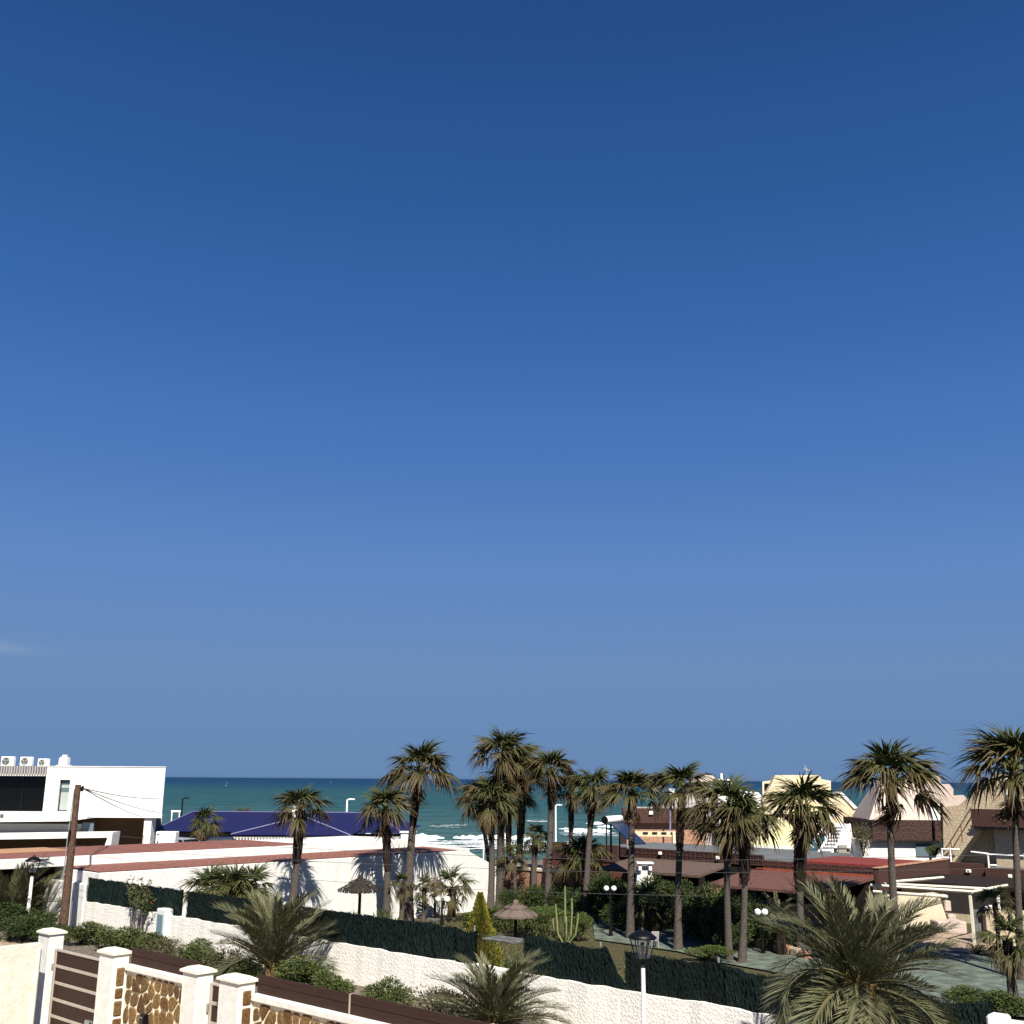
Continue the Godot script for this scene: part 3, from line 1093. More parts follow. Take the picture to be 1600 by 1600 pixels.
# ---------------------------------------------------------------- modern white villa, far left
func make_villa() -> void:
	var o := thing("modern_villa", "modern white villa with a dark glazed recess and slatted roof screen", "house", Vector3(-30, 0.0, -82), VIEW_TURN)
	var st := start()
	# upper volume with an opening for the tall window
	slab(st, Vector3(-32.9, 2.2, -88), Vector3(-31.9, 5.66, -78))
	slab(st, Vector3(-31.898, 2.2, -88), Vector3(-31.172, 2.60, -78))
	slab(st, Vector3(-31.898, 4.76, -88), Vector3(-31.172, 5.66, -78))
	extruded(st, [Vector3(-31.17, 2.2, -78), Vector3(-24.48, 2.2, -78), Vector3(-24.48, 5.66, -78), Vector3(-31.17, 5.66, -78)], Vector3(-4.0, 0, -10))
	part("upper_wall", st, mt.white_smooth, o)
	st = start()
	extruded(st, [Vector3(-33.0, 5.663, -77.95), Vector3(-24.43, 5.663, -77.95), Vector3(-24.43, 5.715, -77.95), Vector3(-33.0, 5.715, -77.95)], Vector3(-4.0, 0, -10))
	part("roof_edge", st, mt.white_smooth, o)
	st = start()
	slab(st, Vector3(-31.898, 2.602, -78.35), Vector3(-31.172, 4.757, -78.25))
	var w := part("window", st, mt.grey_glass, o)
	st = start()
	slab(st, Vector3(-31.898, 2.602, -78.24), Vector3(-31.84, 4.757, -78.18))
	slab(st, Vector3(-31.24, 2.602, -78.24), Vector3(-31.172, 4.757, -78.18))
	slab(st, Vector3(-31.838, 2.602, -78.24), Vector3(-31.242, 2.66, -78.18))
	part("frame", st, mt.dark_metal, w)
	st = start()
	slab(st, Vector3(-31.83, 2.67, -78.245), Vector3(-31.25, 3.9, -78.225))
	slab(st, Vector3(-31.83, 4.2, -78.245), Vector3(-31.25, 4.4, -78.225))
	part("blind", st, mt.blind, w)
	# glazed recess
	st = start()
	slab(st, Vector3(-44, 2.2, -88), Vector3(-32.903, 5.04, -82))
	part("recess_wall", st, mt.dark_gap, o)
	for k in 4:
		st = start()
		slab(st, Vector3(-34.84 - k * 1.82, 2.62, -78.9), Vector3(-33.06 - k * 1.82, 4.99, -78.86))
		part("glass_pane", st, mt.dark_glass, o)
		st = start()
		slab(st, Vector3(-33.05 - k * 1.82, 2.62, -78.92), Vector3(-32.98 - k * 1.82, 4.99, -78.82))
		part("mullion", st, mt.black_metal, o)
	st = start()
	slab(st, Vector3(-44, 5.0, -88), Vector3(-32.903, 5.10, -78.1))
	part("flat_roof", st, mt.white_smooth, o)
	var slat_mesh := start()
	box(slat_mesh, Vector3.ZERO, Vector3(0.085, 0.58, 0.12), 0.01)
	slat_mesh.generate_normals()
	var sm := slat_mesh.commit()
	for i in 40:
		var s := part("slat", sm, mt.rail_light, o)
		s.position += Vector3(-33.0 - i * 0.185, 5.37, -78.05)
	st = start()
	slab(st, Vector3(-44, 5.63, -78.2), Vector3(-32.95, 5.69, -78.12))
	slab(st, Vector3(-44, 5.12, -78.2), Vector3(-32.95, 5.18, -78.12))
	part("slat_rail", st, mt.grey_metal, o)
	# balcony slab that thins towards the right
	st = start()
	extruded(st, [Vector3(-44, 1.74, -77.4), Vector3(-30.9, 1.95, -77.4), Vector3(-29.5, 2.15, -77.4), Vector3(-29.5, 2.3, -77.4), Vector3(-32.0, 2.56, -77.4), Vector3(-44, 2.56, -77.4)], Vector3(0, 0, -4))
	part("balcony", st, mt.white_smooth, o)
	st = start()
	slab(st, Vector3(-36.3, 2.15, -77.39), Vector3(-35.3, 2.42, -77.36), 0.01)
	var vent := part("wall_vent", st, mt.grey_vent, o)
	st = start()
	for i in 5:
		slab(st, Vector3(-36.2 + i * 0.18, 2.19, -77.355), Vector3(-36.1 + i * 0.18, 2.38, -77.35))
	part("slot", st, mt.dark_metal, vent)
	st = start()
	slab(st, Vector3(-44, 1.0, -78.5), Vector3(-30.2, 1.735, -78.4))
	part("grey_parapet", st, mt.grey_vent, o)
	st = start()
	slab(st, Vector3(-30.15, 1.05, -78.5), Vector3(-29.35, 1.85, -78.4), 0.01)
	part("small_window", st, mt.grey_glass, o)
	# ground floor
	st = start()
	extruded(st, [Vector3(-44, -0.4, -80), Vector3(-26.33, -0.4, -80), Vector3(-26.33, 2.18, -80), Vector3(-44, 2.18, -80)], Vector3(-3.4, 0, -8))
	part("stone_wall", st, mt.stone_clad, o)
	st = start()
	slab(st, Vector3(-25.75, -0.4, -79.2), Vector3(-25.22, 2.197, -78.2), 0.02)
	part("column", st, mt.white_smooth, o)
	st = start()
	slab(st, Vector3(-28.3, -0.4, -87.0), Vector3(-27.2, 2.197, -86.8))
	part("side_wall", st, mt.pale_grey_render, o)
	# terrace frame: a long white beam on a slanting end post
	st = start()
	var b0: Vector3 = Vector3(-27.285, 0, 0)
	extruded(st, [Vector3(-44, 0.55, -76.5), Vector3(-44, 0.95, -76.5), Vector3(b0.x, 1.29, -76.5), Vector3(b0.x - 0.05, 0.25, -76.5), Vector3(b0.x - 0.5, 0.25, -76.5), Vector3(b0.x - 0.32, 0.93, -76.5)], Vector3(0, 0, -1.5))
	part("terrace_beam", st, mt.white_smooth, o)
	# air conditioning units on the roof
	var k := 0
	var names := ["leftmost air conditioning unit on the villa roof", "middle air conditioning unit on the villa roof", "air conditioning unit on the villa roof nearest the chimney"]
	for a in [[Vector3(-36.179, 6.019, -79.000), 0.92], [Vector3(-35.105, 6.037, -79.600), 0.86], [Vector3(-34.117, 5.962, -80.200), 0.76]]:
		ac_unit(a[0], a[1], names[k])
		k += 1
	var c: Vector3 = Vector3(-32.943, 5.983, -81.000)
	o = thing("roof_chimney", "short cream chimney on the white villa roof", "chimney", Vector3(c.x, 5.7, c.z), VIEW_TURN)
	st = start()
	box(st, Vector3(c.x, 6.0, c.z), Vector3(0.62, 0.62, 0.6), 0.02)
	part("stack", st, mt.white_plaster, o)
	st = start()
	box(st, Vector3(c.x, 6.35, c.z), Vector3(0.5, 0.08, 0.5), 0.02)
	box(st, Vector3(c.x, 6.47, c.z), Vector3(0.3, 0.14, 0.3), 0.02)
	part("cowl", st, mt.white_plaster, o)
	st = start()
	box(st, Vector3(c.x, 5.745, c.z), Vector3(0.9, 0.09, 0.8), 0.02)
	part("base", st, mt.white_plaster, o)


func ac_unit(c: Vector3, s: float, label: String) -> void:
	var o := thing("air_conditioner", label, "air conditioner", Vector3(c.x, 5.11, c.z), VIEW_TURN, "air conditioning units on the villa roof")
	var st := start()
	box(st, c, Vector3(s, s * 0.72, 0.34), 0.02)
	part("casing", st, mt.white_plastic, o)
	var fc := c + Vector3(-s * 0.12, 0, 0.171)
	st = start()
	var ring := []
	for i in 25:
		var a := TAU * i / 24
		ring.append(fc + Vector3(cos(a), sin(a), 0) * s * 0.29)
	var rr := []
	rr.resize(25)
	rr.fill(0.012)
	tube(st, ring, rr, 5, false)
	for q in [0.1, 0.2]:
		ring = []
		for i in 25:
			var a := TAU * i / 24
			ring.append(fc + Vector3(cos(a), sin(a), 0) * s * q)
		tube(st, ring, rr, 4, false)
	var fan := part("fan_guard", st, mt.grey_metal, o)
	st = start()
	var disc := []
	for i in 24:
		disc.append(fc + Vector3(cos(TAU * i / 24), sin(TAU * i / 24), 0) * s * 0.28 + Vector3(0, 0, 0.004))
	face(st, disc, Vector3(0, 0, 1))
	part("fan_well", st, mt.fan_grey, fan)
	st = start()
	for i in 3:
		var a := TAU * i / 3 + 0.4
		var d := Vector3(cos(a), sin(a), 0)
		var e := Vector3(-sin(a), cos(a), 0)
		face(st, [fc + d * 0.04 - e * 0.03 + Vector3(0, 0, 0.012), fc + d * s * 0.25 - e * 0.06 + Vector3(0, 0, 0.010), fc + d * s * 0.25 + e * 0.08 + Vector3(0, 0, 0.02), fc + d * 0.04 + e * 0.03 + Vector3(0, 0, 0.014)], Vector3(0, 0, 1))
	part("fan_blades", st, mt.grey_vent, fan)
	st = start()
	for sx in [-0.35, 0.35]:
		box(st, Vector3(c.x + sx * s, (c.y - s * 0.36 + 5.11) * 0.5, c.z), Vector3(0.06, c.y - s * 0.36 - 5.11, 0.3))
	part("feet", st, mt.grey_metal, o)


# ---------------------------------------------------------------- pavilion with the dark blue roof
func make_blue_house() -> void:
	var o := thing("blue_roofed_house", "low seafront house with a dark blue hipped roof and white ridges", "house", Vector3(-17, -0.4, -88), VIEW_TURN)
	var e := [Vector3(-27.0, 1.02, -84), Vector3(-8.1, 0.98, -84), Vector3(-7.6, 0.98, -97), Vector3(-28.5, 1.02, -97)]
	var r0: Vector3 = Vector3(-25.747, 2.266, -90.000)
	var r1: Vector3 = Vector3(-10.857, 2.271, -90.000)
	r1.y = r0.y
	var st := start()
	var low := Vector3(-17, -5, -90)
	quad_out(st, e[0], e[1], r1, r0, low)
	tri_out(st, e[1], e[2], r1, low)
	quad_out(st, e[2], e[3], r0, r1, low)
	tri_out(st, e[3], e[0], r0, low)
	part("main_roof", st, mt.blue_tile, o)
	var a: Vector3 = Vector3(-16.202, 2.025, -87.200)
	var w0: Vector3 = Vector3(-20.647, 0.864, -82.600)
	var w1: Vector3 = Vector3(-11.807, 0.926, -82.600)
	w1.y = w0.y
	st = start()
	tri_out(st, w0, w1, a, low)
	tri_out(st, w1, Vector3(w1.x + 1.5, a.y - 0.2, -88.2), a, low)
	tri_out(st, w0, Vector3(w0.x - 1.5, a.y - 0.2, -88.2), a, low)
	tri_out(st, w1, Vector3(w1.x, w1.y, -88), Vector3(w1.x + 1.5, a.y - 0.2, -88.2), low)
	tri_out(st, w0, Vector3(w0.x, w0.y, -88), Vector3(w0.x - 1.5, a.y - 0.2, -88.2), low)
	part("wing_roof", st, mt.blue_tile, o)
	st = start()
	for p in [[w0, a], [w1, a], [r0, e[0]], [r1, e[1]], [r0, r1]]:
		tube(st, [p[0] + Vector3(0, 0.03, 0), p[1] + Vector3(0, 0.03, 0)], [0.05, 0.05], 6)
	part("ridge_caps", st, mat("blue_ridge", Color(0.36, 0.36, 0.52), 0.7), o)
	st = start()
	for p in [[w0, a], [w1, a]]:
		tube(st, [p[0] + Vector3(0, 0.05, 0.05), p[1] + Vector3(0, 0.05, 0.05)], [0.05, 0.05], 6)
	part("white_hip_caps", st, mt.ridge_white, o)
	st = start()
	slab(st, Vector3(w0.x + 0.3, -0.4, -90), Vector3(-8.6, 0.66, -83.4))
	slab(st, Vector3(-26.5, -0.4, -96), Vector3(w0.x + 0.29, 0.9, -84.8))
	part("wall", st, mt.grey_concrete, o)
	st = start()
	slab(st, Vector3(w0.x + 0.1, 0.655, -84), Vector3(w1.x + 3.6, 0.76, -82.75))
	part("eave_soffit", st, mt.pale_grey_render, o)
	for i in 52:
		st = start()
		var bx := w0.x + 0.25 + i * 0.23
		box(st, Vector3(bx, 0.55, -82.72), Vector3(0.11, 0.22, 0.3))
		part("bracket", st, mt.white_plaster, o)
	# chimney behind the first palm
	var c: Vector3 = Vector3(-16.693, 2.429, -86.500)
	st = start()
	box(st, Vector3(c.x, c.y - 0.2, c.z), Vector3(0.6, 1.3, 0.6), 0.02)
	part("chimney", st, mt.white_plaster, o)
	st = start()
	slab(st, Vector3(-29.5, 0.2, -85), Vector3(-26.9, 0.95, -84.8))
	part("dark_side_opening", st, mt.dark_gap, o)
	o = thing("white_beach_hut", "little white boxy hut between the blue roof and the surf", "hut", Vector3(-8.6, -0.4, -76), VIEW_TURN)
	var h0: Vector3 = Vector3(-7.412, 1.402, -76.000)
	var h1: Vector3 = Vector3(-6.479, 0.947, -76.000)
	st = start()
	slab(st, Vector3(h0.x, -0.4, -77), Vector3(h1.x, h0.y, -76), 0.02)
	part("body", st, mt.white_plaster, o)
	st = start()
	slab(st, Vector3(h0.x - 0.08, h0.y + 0.002, -77.1), Vector3(h1.x + 0.08, h0.y + 0.08, -75.9), 0.01)
	part("roof", st, mt.white_paint, o)


# ---------------------------------------------------------------- terrace house with brown roofs, right of the palms
func lattice(st: SurfaceTool, z0: float, z1: float, y0: float, y1: float, x: float) -> void:
	var cell := 0.225
	var n := int((z1 - z0) / cell)
	for i in n + 1:
		var z := z0 + (z1 - z0) * i / n
		box(st, Vector3(x, (y0 + y1) * 0.5, z), Vector3(0.09, y1 - y0, 0.05))
	for y in [y0, (y0 + y1) * 0.5, y1]:
		box(st, Vector3(x, y, (z0 + z1) * 0.5), Vector3(0.1, 0.055, z1 - z0))
	for i in n:
		var z := z0 + (z1 - z0) * (i + 0.5) / n
		for y in [lerpf(y0, y1, 0.25), lerpf(y0, y1, 0.75)]:
			box(st, Vector3(x, y, z), Vector3(0.06, 0.06, 0.12), 0.0, Basis(Vector3.RIGHT, 0.8 if i % 2 == 0 else -0.8))


func make_terrace_house() -> void:
	var o := thing("terrace_house", "sprawling low house with brown porch roofs and a red roof terrace", "house", Vector3(47, -0.4, -27))
	var st := start()
	slab(st, Vector3(43.7, -0.4, -37.0), Vector3(53.0, 1.38, -24.9))
	slab(st, Vector3(43.7, -0.4, -24.898), Vector3(50.7, 1.30, -19.7))
	part("core_wall", st, mt.beige_wall, o)
	st = start()
	slab(st, Vector3(43.7, 1.383, -37.0), Vector3(53.0, 1.55, -27.2))
	slab(st, Vector3(45.8, 1.383, -27.198), Vector3(53.0, 1.52, -24.9))
	part("flat_roof", st, mt.flat_roof, o)
	st = start()
	slab(st, Vector3(43.6, 1.303, -26.6), Vector3(50.7, 1.42, -19.72))
	part("red_terrace_floor", st, mt.roof_red, o)
	st = start()
	slab(st, Vector3(46.5, 1.40, -24.6), Vector3(50.6, 1.52, -20.4), 0.02)
	part("red_terrace_step", st, mt.roof_red, o)
	st = start()
	slab(st, Vector3(43.42, 1.12, -36.6), Vector3(43.66, 1.93, -32.4), 0.02)
	part("solid_parapet", st, mt.brown_clad, o)
	st = start()
	lattice(st, -32.39, -24.6, 1.45, 1.84, 43.5)
	var i := part("tile_lattice", st, mt.brown_clad, o)
	i.set_meta("kind", "stuff")
	st = start()
	lattice(st, -24.55, -19.6, 1.34, 1.62, 43.5)
	i = part("tile_lattice", st, mt.brown_clad, o)
	i.set_meta("kind", "stuff")
	st = start()
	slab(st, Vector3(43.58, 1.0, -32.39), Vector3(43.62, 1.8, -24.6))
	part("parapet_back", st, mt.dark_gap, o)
	st = start()
	slab(st, Vector3(43.47, -0.4, -37.2), Vector3(43.66, 1.118, -31.8))
	part("red_brown_wall", st, mat("red_brown", Color(0.36, 0.20, 0.15), 0.9), o)
	# brown porch roof
	st = start()
	loft(st, [Vector3(40.8, 0.98, -31.6), Vector3(40.8, 0.98, -26.2), Vector3(43.46, 1.32, -26.2), Vector3(43.46, 1.32, -31.6)], [Vector3(40.8, 1.08, -31.6), Vector3(40.8, 1.08, -26.2), Vector3(43.46, 1.42, -26.2), Vector3(43.46, 1.42, -31.6)])
	part("brown_porch_roof", st, mt.roof_brown, o)
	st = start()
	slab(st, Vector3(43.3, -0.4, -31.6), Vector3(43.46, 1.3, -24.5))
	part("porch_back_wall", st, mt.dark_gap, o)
	st = start()
	slab(st, Vector3(41.4, -0.4, -28.3), Vector3(41.6, 0.55, -24.9), 0.02)
	part("peach_porch_wall", st, mt.peach_wall, o)
	for z in [-31.4, -28.8, -26.3]:
		st = start()
		slab(st, Vector3(40.95, -0.4, z), Vector3(41.15, 1.0, z + 0.2), 0.01)
		part("porch_post", st, mt.dark_wood, o)
	# maroon porch roof
	st = start()
	loft(st, [Vector3(39.5, 0.80, -25.0), Vector3(39.5, 0.80, -19.9), Vector3(43.44, 1.16, -19.58), Vector3(43.44, 1.16, -25.2)], [Vector3(39.5, 0.90, -25.0), Vector3(39.5, 0.90, -19.9), Vector3(43.44, 1.27, -19.58), Vector3(43.44, 1.27, -25.2)])
	part("maroon_porch_roof", st, mt.roof_maroon, o)
	st = start()
	slab(st, Vector3(43.36, 1.25, -24.9), Vector3(43.46, 1.335, -19.6), 0.01)
	part("orange_flashing", st, mt.orange_edge, o)
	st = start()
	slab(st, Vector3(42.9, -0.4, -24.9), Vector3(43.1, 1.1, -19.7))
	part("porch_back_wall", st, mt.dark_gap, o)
	st = start()
	slab(st, Vector3(40.3, -0.4, -23.6), Vector3(40.52, 0.29, -20.2), 0.01)
	part("brick_sill_wall", st, mt.peach_wall, o)
	st = start()
	slab(st, Vector3(40.24, 0.292, -23.65), Vector3(40.58, 0.35, -20.15), 0.01)
	part("sill", st, mt.cream_house, o)
	for z in [-24.6, -22.6, -20.3]:
		st = start()
		slab(st, Vector3(40.0, -0.4, z), Vector3(40.2, 0.82, z + 0.2), 0.01)
		part("porch_post", st, mt.dark_wood, o)
	# receding brown parapet on the garden side and the one beyond it
	st = start()
	slab(st, Vector3(43.45, 0.62, -19.57), Vector3(50.9, 1.6, -19.35), 0.015)
	part("brown_parapet", st, mt.brown_clad, o)
	st = start()
	slab(st, Vector3(43.4, 1.603, -19.6), Vector3(50.9, 1.65, -19.32), 0.01)
	part("parapet_coping", st, mt.peach_wall, o)
	st = start()
	slab(st, Vector3(43.8, -0.4, -19.55), Vector3(50.9, 0.615, -19.4))
	part("side_wall", st, mt.cream_house, o)
	st = start()
	slab(st, Vector3(50.9, 0.62, -19.57), Vector3(51.1, 1.50, -17.7), 0.015)
	part("brown_parapet", st, mt.brown_clad, o)
	st = start()
	slab(st, Vector3(50.6, 0.58, -17.68), Vector3(50.85, 1.36, -10.0), 0.015)
	part("brown_parapet", st, mt.brown_clad, o)
	st = start()
	slab(st, Vector3(50.9, -0.4, -19.3), Vector3(51.1, 0.58, -10.0))
	part("shaded_wall", st, mt.beige_wall, o)
	st = start()
	slab(st, Vector3(51.1, 1.15, -19.6), Vector3(58.0, 1.3, -10.0))
	part("upper_terrace", st, mt.flat_roof, o)
	# little lamps on the parapets
	for p in [Vector3(50.800, 1.168, -18.442), Vector3(50.800, 1.165, -18.499), Vector3(50.500, 1.082, -16.607), Vector3(43.350, 1.874, -31.661), Vector3(43.350, 1.920, -35.415), Vector3(43.350, 1.696, -29.898), Vector3(43.350, 1.655, -26.793)]:
		st = start()
		box(st, p, Vector3(0.1, 0.14, 0.16), 0.02)
		part("bulkhead_lamp", st, mt.white_plastic, o)
	# solar water heater on the flat roof
	o = thing("solar_water_heater", "white solar water tank above its tilted blue panel on the flat roof", "solar heater", Vector3(40.247, 2.288, -30.062), 0.0)
	var t0: Vector3 = Vector3(39.889, 3.251, -30.456)
	var t1: Vector3 = Vector3(41.183, 3.278, -30.519)
	st = start()
	var dir := (t1 - t0).normalized()
	tube(st, [t0, t0 + dir * 0.04, t1 - dir * 0.05, t1], [0.15, 0.165, 0.165, 0.14], 14)
	part("tank", st, mt.white_paint, o)
	st = start()
	tube(st, [t0 - dir * 0.06, t0 - dir * 0.005], [0.165, 0.175], 14)
	part("end_cap", st, mt.dark_metal, o)
	st = start()
	var pa: Vector3 = Vector3(40.062, 3.086, -30.265)
	var pb: Vector3 = Vector3(41.280, 3.109, -30.413)
	var pc: Vector3 = Vector3(39.062, 2.406, -27.650)
	var pd: Vector3 = Vector3(37.978, 2.426, -27.503)
	var nn := (pb - pa).cross(pd - pa).normalized()
	if nn.y < 0.0:
		nn = -nn
	loft(st, [pa - nn * 0.05, pb - nn * 0.05, pc - nn * 0.05, pd - nn * 0.05], [pa, pb, pc, pd])
	part("collector_panel", st, mt.solar_blue, o)
	st = start()
	for p in [t0 + dir * 0.1, t1 - dir * 0.15]:
		tube(st, [p, Vector3(p.x, 1.55, p.z)], [0.035, 0.035], 6)
	tube(st, [pa, Vector3(pa.x, 1.55, pa.z)], [0.05, 0.05], 6)
	tube(st, [pd, Vector3(pd.x, 1.5, pd.z)], [0.02, 0.02], 5)
	part("stand", st, mt.dark_metal, o)
	# white pergola
	o = thing("white_pergola", "flat white metal pergola on slim posts before the cream wall", "pergola", Vector3(40.5, -0.35, -15.8))
	for p in [[Vector3(38.7, 1.39, -17.6), Vector3(38.95, 1.39, -14.1)], [Vector3(38.95, 1.392, -14.1), Vector3(42.3, 1.392, -14.05)], [Vector3(40.5, 1.388, -17.6), Vector3(43.9, 1.388, -16.95)], [Vector3(39.6, 1.386, -17.5), Vector3(40.4, 1.386, -14.1)]]:
		st = start()
		tube(st, [p[0], p[1]], [0.055, 0.055], 4, true, false)
		part("beam", st, mt.pergola_white, o)
	st = start()
	tube(st, [Vector3(38.25, 1.22, -17.3), Vector3(38.5, 1.22, -14.8)], [0.06, 0.06], 6)
	part("awning_roll", st, mt.pergola_white, o)
	for p in [Vector3(39.0, 0, -14.2), Vector3(42.0, 0, -14.3), Vector3(38.8, 0, -17.5)]:
		st = start()
		slab(st, Vector3(p.x - 0.04, -0.38, p.z - 0.04), Vector3(p.x + 0.04, 1.33, p.z + 0.04))
		part("post", st, mt.pergola_white, o)
	# sloping cream buttress wall, block and column below the pergola
	o = thing("cream_buttress", "leaning cream buttress wall under the white pergola", "wall", Vector3(15.433, -0.752, -42.500), VIEW_TURN)
	st = start()
	extruded(st, [Vector3(14.237, 0.778, -42.500), Vector3(16.232, 0.929, -42.500), Vector3(16.500, -0.092, -42.500), Vector3(16.264, -0.567, -42.500), Vector3(14.113, -0.806, -42.500)], Vector3(0, 0, -0.5))
	part("body", st, mt.cream_buttress, o)
	for q in [[Vector3(16.586, 0.790, -43.000), 0.26, 0.12], [Vector3(16.676, 0.444, -43.000), 0.24, 0.38], [Vector3(16.804, -0.014, -43.000), 0.3, 0.3]]:
		st = start()
		box(st, q[0], Vector3(q[1], q[2], 0.4), 0.03)
		part("corbel_step", st, mt.pale_render, o)
	st = start()
	slab(st, Vector3(15.738, 0.047, -41.500), Vector3(16.795, -0.424, -42.300), 0.03)
	part("low_block", st, mt.pale_render, o)
	o = thing("garden_shed_wall", "grey concrete wall end in shade beside the pergola post", "wall", Vector3(16.083, -0.415, -38.900), VIEW_TURN)
	st = start()
	slab(st, Vector3(15.999, 0.739, -38.900), Vector3(16.337, -0.483, -39.100), 0.01)
	part("body", st, mt.grey_concrete, o)
	o = thing("beige_annex", "beige annex wall in shade behind the pergola and small palms", "house", Vector3(46, -0.4, -14))
	st = start()
	slab(st, Vector3(45.2, -0.4, -19.2), Vector3(49.0, 1.0, -9.0))
	part("wall", st, mt.beige_wall, o)
	st = start()
	slab(st, Vector3(45.12, -0.3, -14.9), Vector3(45.197, 0.9, -14.45))
	part("dark_doorway", st, mt.dark_gap, o)
	st = start()
	slab(st, Vector3(44.6, 1.003, -19.2), Vector3(49.0, 1.12, -9.0), 0.01)
	part("roof_slab", st, mt.dark_wood, o)
	st = start()
	flat_polygon(st, [Vector3(37.678, -0.350, -16.159), Vector3(41.341, -0.350, -16.961), Vector3(42.172, -0.350, -14.500), Vector3(37.285, -0.350, -13.276), Vector3(37.185, -0.350, -13.742), Vector3(37.102, -0.350, -14.951)])
	var pv := setting("patio", st, mt.paving_light, "pale paved patio between the pergola and the court")
	pv.position.y = 0.03


# ---------------------------------------------------------------- houses towards the sea, right
func frustum_house(st: SurfaceTool, c: Vector3, w0: float, d0: float, w1: float, d1: float, y0: float, y1: float, shift := 0.0) -> void:
	var lo := []
	var hi := []
	for q in [[-1, 1], [1, 1], [1, -1], [-1, -1]]:
		lo.append(Vector3(c.x + q[0] * w0 * 0.5, y0, c.z + q[1] * d0 * 0.5))
		hi.append(Vector3(c.x + shift + q[0] * w1 * 0.5, y1, c.z + q[1] * d1 * 0.5))
	loft(st, lo, hi)


func make_far_houses() -> void:
	# stair house
	var o := thing("stair_house", "speckled stone house gable with an outside stair and brown platform", "house", Vector3(54, 1.3, -17.5))
	var st := start()
	extruded(st, [Vector3(53, 1.2, -20.39), Vector3(53, 3.86, -20.2), Vector3(53, 3.96, -19.42), Vector3(53, 5.46, -17.56), Vector3(53, 5.46, -17.3), Vector3(53, 1.2, -17.3)], Vector3(5, 0, 0))
	part("stone_gable", st, mt.speckled, o)
	st = start()
	slab(st, Vector3(53.05, 1.2, -17.297), Vector3(58, 5.3, -13.0))
	part("wall", st, mt.cream_house, o)
	st = start()
	slab(st, Vector3(52.9, 3.9, -17.2), Vector3(53.05, 5.2, -17.0), 0.02)
	slab(st, Vector3(52.9, 3.9, -16.9), Vector3(53.05, 5.0, -16.75), 0.02)
	part("white_frame", st, mt.white_plaster, o)
	st = start()
	slab(st, Vector3(52.98, 3.95, -16.4), Vector3(53.04, 4.9, -15.2))
	var win := part("window", st, mt.grey_glass, o)
	st = start()
	slab(st, Vector3(52.95, 3.88, -16.47), Vector3(53.03, 3.948, -15.13))
	slab(st, Vector3(52.95, 4.9, -16.47), Vector3(53.03, 4.97, -15.13))
	slab(st, Vector3(52.95, 3.95, -15.84), Vector3(53.03, 4.9, -15.78))
	part("frame", st, mt.white_paint, win)
	st = start()
	slab(st, Vector3(51.6, 3.06, -18.42), Vector3(51.8, 3.84, -12.0), 0.015)
	part("platform_parapet", st, mt.brown_clad, o)
	st = start()
	slab(st, Vector3(51.8, 2.95, -18.4), Vector3(53.04, 3.1, -12.0))
	part("platform_floor", st, mt.grey_concrete, o)
	st = start()
	slab(st, Vector3(52.4, 1.2, -17.75), Vector3(52.6, 2.948, -12.0))
	part("lower_wall", st, mt.beige_wall, o)
	st = start()
	slab(st, Vector3(52.32, 1.35, -15.9), Vector3(52.397, 2.6, -15.3))
	part("dark_opening", st, mt.dark_gap, o)
	# outside stair rising to the platform
	st = start()
	extruded(st, [Vector3(51.85, 1.3, -19.55), Vector3(51.85, 1.42, -19.6), Vector3(51.85, 3.15, -18.45), Vector3(51.85, 2.85, -18.3)], Vector3(1.1, 0, 0))
	part("stair_flight", st, mt.speckled, o)
	for i in 10:
		st = start()
		var t := (i + 0.5) / 10.0
		box(st, Vector3(52.4, lerpf(1.5, 3.14, t), lerpf(-19.5, -18.48, t)), Vector3(1.0, 0.06, 0.16))
		part("step", st, mt.beige_wall, o)
	st = start()
	for off in [0.55, 0.95]:
		tube(st, [Vector3(51.9, 1.45 + off * 0.4, -19.95), Vector3(51.9, 1.42 + off, -19.55), Vector3(51.9, 3.0 + off * 0.9, -18.5)], [0.03, 0.03, 0.03], 6)
	for t in [0.0, 0.5, 1.0]:
		tube(st, [Vector3(51.9, lerpf(1.42, 3.1, t), lerpf(-19.55, -18.5, t)), Vector3(51.9, lerpf(2.4, 3.9, t), lerpf(-19.55, -18.5, t))], [0.025, 0.025], 6)
	part("handrail", st, mat("rust_rail", Color(0.40, 0.31, 0.25), 0.7), o)
	# white railing of the upper terrace
	o = thing("white_railing", "white pipe railing along the upper terrace edge", "railing", Vector3(51.0, 1.3, -14))
	st = start()
	for p in [[Vector3(51.200, 2.022, -19.711), Vector3(51.200, 2.058, -18.927)], [Vector3(51.200, 1.656, -19.744), Vector3(51.200, 1.672, -19.423)], [Vector3(51.200, 1.971, -18.423), Vector3(51.200, 1.925, -17.674)], [Vector3(50.800, 1.918, -17.621), Vector3(50.800, 1.940, -13.036)], [Vector3(50.800, 1.464, -17.529), Vector3(50.800, 1.480, -17.227)]]:
		tube(st, [p[0], p[1]], [0.045, 0.045], 6)
	part("rail", st, mt.white_paint, o)
	for p in [Vector3(51.200, 1.768, -19.734), Vector3(51.200, 1.787, -19.355), Vector3(50.800, 1.677, -17.562), Vector3(50.800, 1.731, -16.028)]:
		st = start()
		tube(st, [Vector3(p.x, 1.32, p.z), p + Vector3(0, 0.3, 0)], [0.04, 0.04], 6)
		part("post", st, mt.white_paint, o)
	# pale hut with a truncated pyramid roof
	var c: Vector3 = Vector3(21.019, 2.381, -60.000)
	o = thing("pale_hut", "pale pink truncated pyramid house above a brown reed fascia", "house", Vector3(c.x, -0.4, c.z), VIEW_TURN)
	var l0: Vector3 = Vector3(18.711, 2.997, -60.000)
	var l1: Vector3 = Vector3(23.500, 3.030, -60.000)
